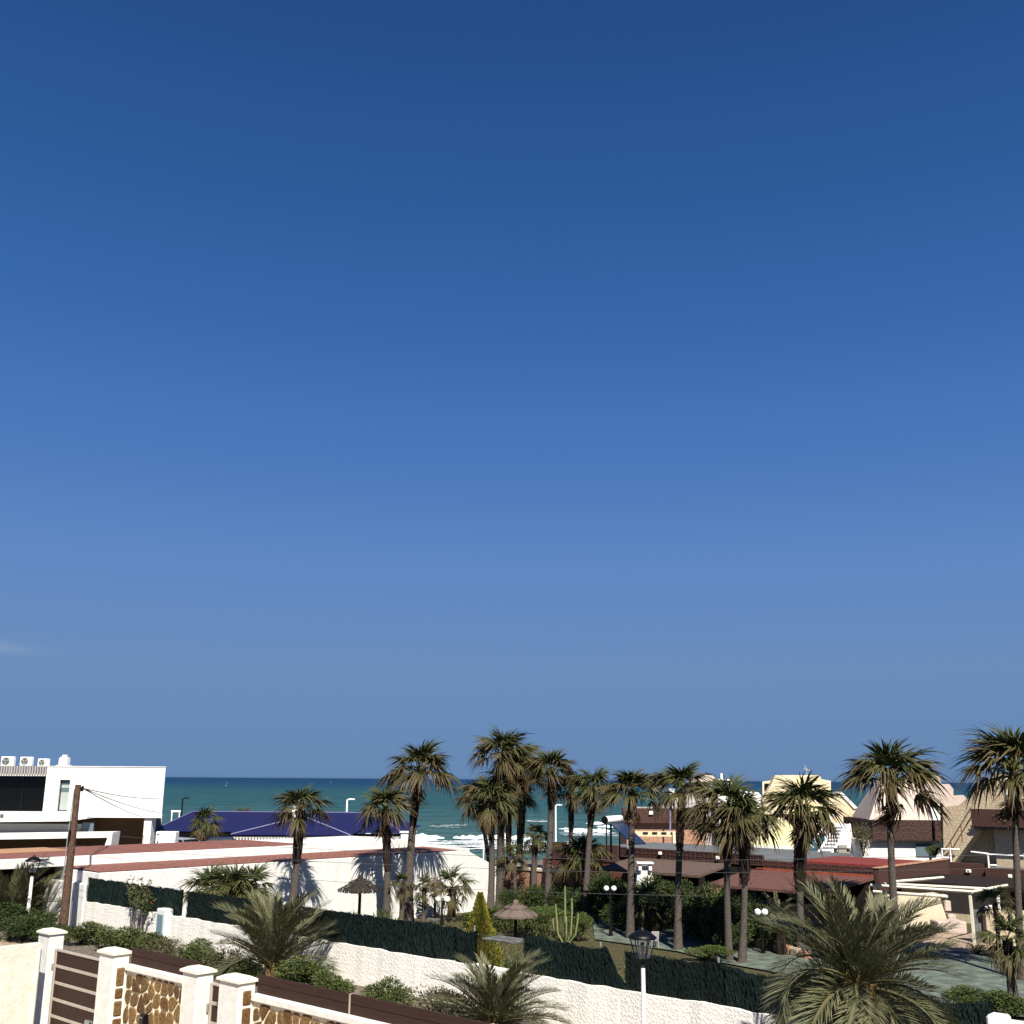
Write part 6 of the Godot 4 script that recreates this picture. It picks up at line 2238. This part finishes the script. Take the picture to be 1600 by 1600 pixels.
	for i in 12000:
		var t := pow(r.randf(), 1.35)
		var a := r.randf() * TAU
		var lump := 1.0 + 0.16 * sin(a * 5.0 + t * 17.0) + 0.1 * sin(a * 3.0 - t * 29.0)
		var rad := 0.74 * (1.0 - t) * (0.82 + 0.4 * sin(minf(t * 5.0, 1.57))) * lump * sqrt(r.randf_range(0.35, 1.0)) + 0.02
		var p := Vector3(cos(a) * rad, t * cyp_h, sin(a) * rad)
		var d := Vector3(cos(a) * 0.7, 1.0, sin(a) * 0.7).normalized()
		var g := clampf(r.randf() + 0.25 * sin(a * 4.0 + t * 11.0), 0.0, 1.0)
		var col := lin(0.07, 0.095, 0.018).lerp(lin(0.25, 0.20, 0.028), g * smoothstep(0.0, 0.45, t))
		l.blade(p, d, d.cross(Vector3(r.randfn(), r.randfn(), r.randfn())).normalized(), r.randf_range(0.05, 0.10), 0.035, Vector3.ZERO, col, col * 1.15)
	part("foliage", l.mesh(), mt.foliage, o)
	var ts := start()
	tube(ts, [Vector3.ZERO, Vector3(0, cyp_h * 0.8, 0)], [0.06, 0.015], 7)
	part("trunk", ts, mt.trunk_boots, o)
	# clipped hedge behind the grey parasol
	o = thing("clipped_hedge", "clipped dark green hedge behind the grey thatched parasol", "hedge", Vector3(30.498, -0.350, -26.981))
	base_of.erase(o)
	l = Leaves.new()
	for i in 12000:
		var u := r.randf()
		var z := lerpf(-2.6, 1.6, u)
		var hgt := 0.80 - 0.30 * smoothstep(0.5, 0.0, u) + 0.06 * sin(z * 3.0)
		var q := r.randf()
		var p := Vector3(r.randf_range(-0.55, 0.9), hgt * sqrt(r.randf()), z)
		if q < 0.5:
			p.y = hgt - 0.06 * r.randf()
		elif q < 0.85:
			p.x = -0.55 + 0.08 * r.randf()
		var d := Vector3(r.randf_range(-1, 0.3), r.randf_range(0.2, 1), r.randf_range(-0.6, 0.6)).normalized()
		var col := lin(0.04, 0.06, 0.016).lerp(lin(0.08, 0.11, 0.03), r.randf())
		l.blade(p, d, d.cross(Vector3(r.randfn(), r.randfn(), r.randfn())).normalized(), r.randf_range(0.05, 0.10), 0.045, Vector3.ZERO, col, col)
	part("foliage", l.mesh(), mt.foliage, o)
	ts = start()
	for i in 12:
		tube(ts, [Vector3(0.1, 0, -2.4 + i * 0.34), Vector3(0.1, 0.45, -2.4 + i * 0.34)], [0.03, 0.015], 5)
	part("stems", ts, mt.trunk_boots, o)
	# column cactus
	o = thing("column_cactus", "tall many-armed column cactus right of the grey parasol", "cactus", Vector3(29.637, -0.350, -24.376))
	base_of.erase(o)
	for q in [[0.0, 0.0, 1.85], [0.12, 0.13, 1.45], [-0.1, -0.24, 1.25], [0.0, 0.24, 1.3], [0.15, -0.12, 1.55], [-0.12, 0.14, 0.9], [0.0, -0.42, 0.75], [0.1, 0.36, 1.0]]:
		ts = start()
		var ring := []
		var top := Vector3(q[0] * 1.3, q[2], q[1] * 1.3)
		tube(ts, [Vector3(q[0] * 0.3, 0, q[1] * 0.3), Vector3(q[0], 0.3, q[1]), Vector3(q[0] * 1.2, q[2] * 0.7, q[1] * 1.2), top - Vector3(0, 0.05, 0), top], [0.026, 0.031, 0.031, 0.024, 0.007], 9, true, false)
		part("stem", ts, mt.cactus, o)
	# spiky cycads below the porch
	for q in [["spiky dark cycad left of the brick sill wall", Vector3(36.002, -0.350, -19.950), 0.85], ["small cycad with pale leaves at the large date palm's left", Vector3(32.624, -0.350, -17.950), 0.6], ["stiff dark cycad between the close palm pair and the lamp", Vector3(34.745, -0.350, -20.120), 0.9]]:
		o = thing("cycad", q[0], "cycad", q[1], 0.0, "cycads before the porch")
		base_of.erase(o)
		ts = start()
		lathe(ts, [Vector2(0.16, 0.0), Vector2(0.17, 0.3), Vector2(0.12, 0.62), Vector2(0.0, 0.66)], 9)
		part("trunk", ts, mt.trunk_boots, o)
		for i in 22:
			var m := MeshInstance3D.new()
			m.name = "frond"
			m.mesh = feather[i % 3]
			m.material_override = mt.foliage
			m.transform = Transform3D(aim(i * 2.4, lerpf(1.3, 0.15, i / 22.0), 0.0).scaled(Vector3.ONE * float(q[2]) * 1.1), Vector3(0, 0.6, 0))
			o.add_child(m, true)


# ---------------------------------------------------------------- garden furniture
func parasol(label: String, base: Vector3, top_y: float, radius: float, m: Material) -> void:
	var o := thing("thatched_parasol", label, "parasol", base, 0.0, "thatched parasols in the garden")
	base_of.erase(o)
	var h := top_y - base.y
	var st := start()
	tube(st, [Vector3.ZERO, Vector3(0, h - 0.1, 0)], [0.055, 0.05], 8)
	part("pole", st, mt.dark_wood, o)
	st = start()
	box(st, Vector3(0, 0.05, 0), Vector3(0.45, 0.1, 0.45), 0.02)
	part("foot", st, mt.grey_concrete, o)
	var r := RandomNumberGenerator.new()
	r.seed = int(absf(base.z) * 50)
	st = start()
	var n := 56
	for tier in 2:
		var r0 := 0.04
		var r1 := radius if tier == 0 else radius * 0.52
		var y0 := h - (0.05 if tier == 0 else -0.02)
		var drop := 0.31 if tier == 0 else 0.14
		for i in n:
			var a0 := TAU * i / n
			var a1 := TAU * (i + 1) / n
			var e := r1 * r.randf_range(0.95, 1.05)
			var l := r.randf_range(-0.02, 0.02)
			var p := []
			for q in [[a0, r0, 0.0], [a1, r0, 0.0], [a1, e * 0.55, drop * 0.45 - l], [a0, e * 0.55, drop * 0.45 - l], [a1, e, drop + l], [a0, e, drop + l]]:
				p.append(Vector3(cos(q[0]) * q[1], y0 - q[2] + l * 0.3, sin(q[0]) * q[1]))
			quad_out(st, p[0], p[1], p[2], p[3], Vector3(0, -3, 0))
			quad_out(st, p[3], p[2], p[4], p[5], Vector3(0, -3, 0))
			quad_out(st, p[5], p[4], p[4] - Vector3(0, 0.07, 0), p[5] - Vector3(0, 0.06, 0), Vector3(0, p[4].y, 0))
	part("thatch", st, m, o)
	st = start()
	for i in 8:
		var a := TAU * i / 8
		tube(st, [Vector3(0, h - 0.2, 0), Vector3(cos(a) * radius * 0.9, h - 0.45, sin(a) * radius * 0.9)], [0.018, 0.012], 5)
	part("ribs", st, mt.dark_wood, o)
	st = start()
	lathe(st, [Vector2(0.10, h - 0.03), Vector2(0.09, h + 0.09), Vector2(0.03, h + 0.12), Vector2(0.0, h + 0.12)], 10)
	part("cap", st, m, o)


func globe_lamp(label: String, base: Vector3, globe_y: float, spread: float, radius: float, m: Material) -> void:
	var o := thing("globe_lamp", label, "lamp post", base, VIEW_TURN, "twin globe lamps in the garden")
	o.position = base
	base_of.erase(o)
	var h := globe_y - base.y
	var st := start()
	tube(st, [Vector3.ZERO, Vector3(0, 0.12, 0), Vector3(0, 0.5, 0), Vector3(0, h - 0.05, 0)], [0.08, 0.07, 0.04, 0.03], 8)
	part("post", st, mt.black_metal, o)
	for s in [-1.0, 1.0]:
		st = start()
		tube(st, [Vector3(0, h - 0.32, 0), Vector3(s * spread * 0.6, h - 0.3, 0), Vector3(s * spread, h - 0.2, 0), Vector3(s * spread, h - radius * 0.8, 0)], [0.02, 0.02, 0.02, 0.03], 6)
		var arm := part("arm", st, mt.black_metal, o)
		st = start()
		ball(st, Vector3(s * spread, h, 0), radius, 16)
		part("globe", st, m, arm)


func chair(called: String, label: String, base: Vector3, turn: float, m: Material) -> Node3D:
	var o := thing(called, label, "chair", base, turn)
	o.position = base
	base_of.erase(o)
	var st := start()
	box(st, Vector3(0, 0.42, 0), Vector3(0.5, 0.05, 0.5), 0.015)
	part("seat", st, m, o)
	st = start()
	box(st, Vector3(0, 0.72, -0.25), Vector3(0.5, 0.5, 0.05), 0.015, Basis(Vector3.RIGHT, -0.2))
	part("backrest", st, m, o)
	for q in [[-1, -1], [1, -1], [1, 1], [-1, 1]]:
		st = start()
		box(st, Vector3(q[0] * 0.21, 0.2, q[1] * 0.21), Vector3(0.05, 0.4, 0.05))
		part("leg", st, m, o)
	for s in [-1, 1]:
		st = start()
		box(st, Vector3(s * 0.25, 0.62, 0.0), Vector3(0.05, 0.04, 0.48), 0.01)
		part("armrest", st, m, o)
	return o


func make_furniture() -> void:
	var p0: Vector3 = Vector3(25.328, 0.528, -30.000)
	parasol("dark thatched parasol before the long white wall", Vector3(p0.x, -0.38, p0.z), 1.640, 0.760, mt.thatch_dark)
	var p1: Vector3 = Vector3(28.879, -0.350, -25.955)
	parasol("grey thatched parasol in front of the clipped hedge", p1, 0.867, 0.804, mt.thatch_grey)
	var p2: Vector3 = Vector3(30.770, -0.225, -31.900)
	parasol("thatched parasol half hidden behind the tall lone palm trunk", Vector3(p2.x, -0.38, p2.z), 1.162, 0.628, mt.thatch_grey)
	globe_lamp("twin white globe lamp in front of the long white wall", Vector3(29.690, -0.055, -30.400) * Vector3(1, 0, 1) + Vector3(0, -0.38, 0), 0.604, 0.183, 0.118, mt.opal)
	globe_lamp("twin white globe lamp before the dark bushes in the middle of the garden", Vector3(32.065, -0.350, -24.298), 1.254, 0.133, 0.097, mt.opal)
	globe_lamp("twin white globe lamp right of the close palm pair", Vector3(32.434, -0.350, -18.502), 0.903, 0.116, 0.108, mt.opal)
	globe_lamp("dark twin lamp post at the corner of the long white wall", Vector3(36.148, -0.350, -34.443), 1.077, 0.162, 0.089, mt.dark_metal)
	chair("wooden_chair", "brown wooden garden chair left of the yellow cypress", Vector3(20.500, 1.389, -21.297) * Vector3(1, 0, 1) + Vector3(0, -0.36, 0), -0.3, mat("chair_wood", Color(0.50, 0.33, 0.17), 0.7))
	chair("white_chair", "white plastic garden chair on the grass beside the near lantern", Vector3(30.939, -0.350, -21.688), 2.6, mt.pale_grey_render).scale = Vector3.ONE * 0.55
	# table seen through the gap in the screens
	var t: Vector3 = Vector3(19.400, 1.213, -17.713)
	var o := thing("garden_table", "grey garden table seen through the gap in the screens", "table", Vector3(t.x, -0.38, t.z))
	base_of.erase(o)
	var st := start()
	box(st, Vector3(0, 1.408 + 0.38, 0), Vector3(0.6, 0.05, 1.0), 0.01)
	part("tabletop", st, mt.grey_concrete, o)
	for q in [[-1, -1], [1, -1], [1, 1], [-1, 1]]:
		st = start()
		box(st, Vector3(q[0] * 0.24, 0.45, q[1] * 0.42), Vector3(0.08, 0.9, 0.08))
		part("leg", st, mt.dark_wood, o)
	o = thing("garden_bench", "grey wooden bench before the garden table", "bench", Vector3(18.6, -0.38, t.z + 0.1))
	base_of.erase(o)
	st = start()
	box(st, Vector3(0, 0.82, -0.1), Vector3(0.3, 0.05, 1.5), 0.01)
	part("seat", st, mt.trunk_grey, o)
	for s in [-0.6, 0.5]:
		st = start()
		box(st, Vector3(0, 0.4, s), Vector3(0.25, 0.8, 0.08))
		part("leg", st, mt.dark_wood, o)
	# flower pots on the far terrace
	var k := 0
	for q in [[Vector3(39.431, 0.848, -13.871), "leftmost white flower pot on the shed wall ledge"], [Vector3(39.654, 0.880, -13.775), "middle white flower pot on the shed wall ledge"], [Vector3(39.921, 0.892, -13.630), "rightmost white flower pot on the shed wall ledge"]]:
		o = thing("flower_pot", q[1], "flower pot", q[0] - Vector3(0, 0.06, 0))
		base_of.erase(o)
		st = start()
		lathe(st, [Vector2(0.0, 0.0), Vector2(0.045, 0.0), Vector2(0.065, 0.12), Vector2(0.055, 0.12), Vector2(0.05, 0.10), Vector2(0.0, 0.10)], 10)
		part("pot", st, mt.white_plastic, o)
		k += 1
	o = thing("pot_ledge", "low ledge wall carrying the white flower pots", "wall", Vector3(39.666, 0.406, -13.762), VIEW_TURN)
	var q0: Vector3 = Vector3(16.292, 0.785, -38.700)
	var q1: Vector3 = Vector3(17.745, 0.772, -38.900)
	base_of[o] = Vector3(q0.x, -0.38, -38.8)
	o.position = Basis(Vector3.UP, VIEW_TURN) * base_of[o]
	st = start()
	slab(st, Vector3(q0.x, -0.38, -39.0), Vector3(q1.x, q0.y - 0.04, -38.6), 0.01)
	part("body", st, mt.beige_wall, o)


# ---------------------------------------------------------------- street furniture, cars, wires
func lantern(label: String, base: Vector3, top_y: float, w: float, pole_top: float, r: float) -> void:
	var o := thing("street_lantern", label, "street lamp", base, 0.0, "black lanterns on white poles")
	base_of.erase(o)
	var h := top_y - base.y
	var pt := pole_top - base.y
	var st := start()
	tube(st, [Vector3.ZERO, Vector3(0, 0.25, 0), Vector3(0, 0.3, 0), Vector3(0, pt, 0)], [r * 1.7, r * 1.6, r, r * 0.9], 12)
	part("pole", st, mt.white_paint, o)
	var ly := h - w * 1.02      # bottom of the glass cage
	st = start()
	tube(st, [Vector3(0, pt, 0), Vector3(0, pt + 0.04, 0), Vector3(0, ly - 0.03, 0), Vector3(0, ly, 0)], [r * 1.1, r * 0.7, r * 0.6, w * 0.26], 10)
	part("collar", st, mt.black_metal, o)
	# six-sided glass cage, wider at the top
	var eave := h - w * 0.36
	var n := 6
	st = start()
	for i in n:
		var a := TAU * i / n
		tube(st, [Vector3(cos(a) * w * 0.26, ly, sin(a) * w * 0.26), Vector3(cos(a) * w * 0.44, eave, sin(a) * w * 0.44)], [0.011, 0.011], 4, true, false)
	part("cage", st, mt.black_metal, o)
	for i in n:
		var a := TAU * i / n
		var b := TAU * (i + 1) / n
		st = start()
		var p := [Vector3(cos(a) * w * 0.25, ly, sin(a) * w * 0.25), Vector3(cos(b) * w * 0.25, ly, sin(b) * w * 0.25), Vector3(cos(b) * w * 0.43, eave, sin(b) * w * 0.43), Vector3(cos(a) * w * 0.43, eave, sin(a) * w * 0.43)]
		quad_out(st, p[0], p[1], p[2], p[3], Vector3(0, (ly + eave) * 0.5, 0))
		part("pane", st, mt.lantern_glass, o)
	st = start()
	tube(st, [Vector3(0, ly, 0), Vector3(0, ly + w * 0.18, 0), Vector3(0, ly + w * 0.22, 0), Vector3(0, ly + w * 0.5, 0)], [0.02, 0.02, 0.035, 0.03], 8)
	part("bulb_holder", st, mt.dark_metal, o)
	st = start()
	lathe(st, [Vector2(w * 0.5, eave - 0.01), Vector2(w * 0.52, eave + 0.012), Vector2(w * 0.40, eave + w * 0.12), Vector2(w * 0.22, eave + w * 0.22), Vector2(w * 0.10, eave + w * 0.25), Vector2(w * 0.09, eave + w * 0.30), Vector2(0.012, eave + w * 0.36), Vector2(0.0, eave + w * 0.40)], 12)
	part("hood", st, mt.black_metal, o)


func seafront_lamp(label: String, base: Vector3, top: float, m: Material, r: float, arm: float) -> void:
	var o := thing("seafront_lamp", label, "street lamp", base, VIEW_TURN, "lamp posts along the seafront")
	o.position = base
	base_of.erase(o)
	var h := top - base.y
	var st := start()
	tube(st, [Vector3.ZERO, Vector3(0, h, 0)], [r, r * 0.75], 8)
	part("pole", st, m, o)
	st = start()
	tube(st, [Vector3(0, h - 0.02, 0), Vector3(arm * 0.5, h + 0.1, 0), Vector3(arm, h + 0.1, 0)], [r * 0.8, r * 0.7, r * 0.6], 6)
	part("arm", st, m, o)
	st = start()
	box(st, Vector3(arm * 1.1, h + 0.08, 0), Vector3(absf(arm) * 0.9, 0.12, 0.3), 0.03)
	part("lamp_head", st, m, o)


func parked_car(label: String, at: Vector3, turn: float, paint: Material) -> void:
	var o := thing("parked_car", label, "car", at, turn, "cars parked before the blue roofed house")
	o.position = at
	base_of.erase(o)
	var st := start()
	var w := 1.72
	extruded(st, [Vector3(-2.05, 0.28, -w / 2), Vector3(-2.1, 0.62, -w / 2), Vector3(-1.95, 0.86, -w / 2), Vector3(-1.0, 0.96, -w / 2), Vector3(1.75, 0.98, -w / 2), Vector3(2.02, 0.85, -w / 2), Vector3(2.08, 0.4, -w / 2), Vector3(2.0, 0.28, -w / 2)], Vector3(0, 0, w))
	part("body", st, paint, o)
	st = start()
	var lo := [Vector3(-1.0, 0.955, -0.8), Vector3(1.75, 0.975, -0.8), Vector3(1.75, 0.975, 0.8), Vector3(-1.0, 0.955, 0.8)]
	var hi := [Vector3(-0.25, 1.42, -0.62), Vector3(1.25, 1.44, -0.62), Vector3(1.25, 1.44, 0.62), Vector3(-0.25, 1.42, 0.62)]
	loft(st, lo, hi, false, false)
	part("windows", st, mt.dark_glass, o)
	st = start()
	var hi2 := []
	for p in hi:
		hi2.append(p + Vector3(0.0, 0.05, 0) - Vector3(signf(p.x - 0.5), 0, signf(p.z)) * 0.1)
	loft(st, hi, hi2, true, true)
	for i in 4:
		tube(st, [lo[i], hi[i]], [0.035, 0.035], 4, true, false)
	part("roof", st, paint, o)
	for q in [[-1.35, -1], [1.35, -1], [1.35, 1], [-1.35, 1]]:
		st = start()
		var c := Vector3(q[0], 0.31, q[1] * (w / 2 - 0.08))
		tube(st, [c - Vector3(0, 0, 0.11), c + Vector3(0, 0, 0.11)], [0.31, 0.31], 16)
		var wh := part("wheel", st, mt.rubber, o)
		st = start()
		tube(st, [c + Vector3(0, 0, q[1] * 0.05), c + Vector3(0, 0, q[1] * 0.122)], [0.2, 0.19], 12)
		part("rim", st, mt.steel, wh)
	for s in [-1, 1]:
		st = start()
		box(st, Vector3(-2.03, 0.70, s * 0.62), Vector3(0.12, 0.14, 0.3), 0.03)
		part("headlight", st, mt.white_plastic, o)


func wire(st: SurfaceTool, a: Vector3, b: Vector3, sag: float, r := 0.010) -> void:
	var pts := []
	var rad := []
	for i in 15:
		var t := i / 14.0
		pts.append(a.lerp(b, t) - Vector3(0, sag * 4.0 * t * (1.0 - t), 0))
		rad.append(r)
	tube(st, pts, rad, 5, false)


func make_street_things() -> void:
	var gl := mat("lantern_glass", Color(0.9, 0.93, 0.95, 0.05), 0.05)
	gl.transparency = BaseMaterial3D.TRANSPARENCY_ALPHA
	# wooden utility pole with its wires
	var foot: Vector3 = Vector3(15.900, 0.125, -32.216)
	var head: Vector3 = Vector3(16.150, 4.742, -32.687)
	var o := thing("utility_pole", "leaning brown wooden utility pole on the left verge", "utility pole", Vector3(foot.x, 0.42, foot.z))
	base_of.erase(o)
	var rel := head - Vector3(foot.x, 0.42, foot.z)
	var st := start()
	var pts := []
	var rad := []
	for i in 11:
		pts.append(rel * (i / 10.0))
		rad.append(lerpf(0.135, 0.085, i / 10.0))
	tube(st, pts, rad, 12)
	part("pole", st, mt.pole_wood, o)
	st = start()
	box(st, rel + Vector3(0.1, -0.12, 0.08), Vector3(0.08, 0.14, 0.08), 0.015)
	box(st, rel + Vector3(0.11, -0.05, 0.09), Vector3(0.05, 0.06, 0.05), 0.01)
	part("insulator", st, mt.black_metal, o)
	st = start()
	tube(st, [rel * 0.97 + Vector3(-0.11, 0, 0), rel * 0.6 + Vector3(-0.15, 0, -0.02), rel * 0.3 + Vector3(-0.16, 0, 0)], [0.016, 0.016, 0.016], 5)
	part("cable_conduit", st, mt.grey_metal, o)
	st = start()
	box(st, rel * 0.66 + Vector3(-0.13, 0, 0.05), Vector3(0.05, 0.3, 0.08), 0.01)
	part("bracket", st, mt.black_metal, o)
	var hp := head + Vector3(0.12, -0.1, 0.08)
	o = thing("overhead_wires", "thin overhead wires from the utility pole to the villa", "wire", head)
	st = start()
	wire(st, hp, Vector3(40.165, 3.611, -68.785), 0.15, 0.015)
	part("wire", st, mt.wire, o)
	st = start()
	wire(st, hp, Vector3(40.044, 2.633, -68.917), 0.12, 0.015)
	part("wire", st, mt.wire, o)
	st = start()
	wire(st, hp, Vector3(39.811, 2.294, -70.659), 0.1, 0.016)
	part("wire", st, mt.wire, o)
	o = thing("street_wires", "long thin wires sagging across the garden along the street", "wire", Vector3(16.400, 3.067, -26.430))
	for q in [[Vector3(16.200, 3.340, -32.681), Vector3(16.400, 3.604, -11.618), Vector3(16.400, 4.134, -3.887)], [Vector3(16.200, 2.966, -32.679), Vector3(16.400, 3.398, -11.624), Vector3(16.400, 3.955, -3.908)], [Vector3(16.200, 2.761, -32.674), Vector3(16.400, 2.754, -17.813), Vector3(17.400, 2.980, -11.079)]]:
		st = start()
		var a: Vector3 = q[0]
		var b: Vector3 = q[1]
		var c: Vector3 = q[2]
		wire(st, a, b, 0.10, 0.004)
		wire(st, b, c, 0.02, 0.0035)
		part("wire", st, mt.wire, o)
	# lanterns
	var lb: Vector3 = Vector3(15.900, 0.624, -34.591)
	lantern("black lantern on a white pole among the dark date palm fronds", Vector3(lb.x, 0.42, lb.z), 2.600, 0.499, 1.966, 0.055)
	lb = Vector3(14.200, 1.456, -10.161)
	lantern("near black lantern on a plain white pole before the court", Vector3(lb.x, 0.48, lb.z), 2.825, 0.431, 2.248, 0.036)
	# seafront lamps
	seafront_lamp("dark seafront lamp post between the villa and the blue roof", Vector3(56.739, 1.277, -93.659) * Vector3(1, 0, 1) + Vector3(0, -2.9, 0), 2.976, mt.black_metal, 0.09, 0.4)
	seafront_lamp("white seafront lamp post above the blue roof ridge", Vector3(64.062, 1.671, -78.182) * Vector3(1, 0, 1) + Vector3(0, -2.9, 0), 3.067, mt.white_paint, 0.11, 0.45)
	seafront_lamp("slim white seafront lamp pole between two palm trunks", Vector3(72.941, 0.333, -60.995) * Vector3(1, 0, 1) + Vector3(0, -2.6, 0), 2.812, mt.white_paint, 0.085, 0.35)
	seafront_lamp("white post on the beach in front of the breaking wave", Vector3(65.180, -1.387, -62.096) * Vector3(1, 0, 1) + Vector3(0, -1.5, 0), 2.739, mt.white_paint, 0.06, 0.3)
	o = thing("beach_rail", "short white rail on the seafront left of the blue roof", "railing", Vector3(55.846, 1.830, -93.155), VIEW_TURN)
	var ra: Vector3 = Vector3(-31.801, 1.885, -104.000)
	var rb: Vector3 = Vector3(-30.899, 1.891, -104.000)
	base_of[o] = Vector3(ra.x, -3.0, ra.z)
	o.position = Basis(Vector3.UP, VIEW_TURN) * base_of[o]
	st = start()
	slab(st, Vector3(ra.x, ra.y - 0.08, -104.1), Vector3(rb.x, ra.y + 0.08, -104))
	part("rail", st, mt.white_paint, o)
	for x in [ra.x + 0.1, rb.x - 0.1]:
		st = start()
		slab(st, Vector3(x - 0.04, -3.0, -104.09), Vector3(x + 0.04, ra.y - 0.083, -104.01))
		part("post", st, mt.white_paint, o)
	# parked cars whose roofs show over the tiled house
	var cp: Vector3 = Vector3(40.309, 0.704, -65.654)
	parked_car("silver-grey car parked left before the blue roofed house", Vector3(cp.x, -0.42, cp.z), VIEW_TURN + 2.6, mt.car_silver)
	cp = Vector3(42.042, 0.658, -65.235)
	parked_car("dark blue car parked right before the blue roofed house", Vector3(cp.x, -0.42, cp.z), VIEW_TURN + 0.2, mt.car_blue)
	# satellite dish on the garden side of the house
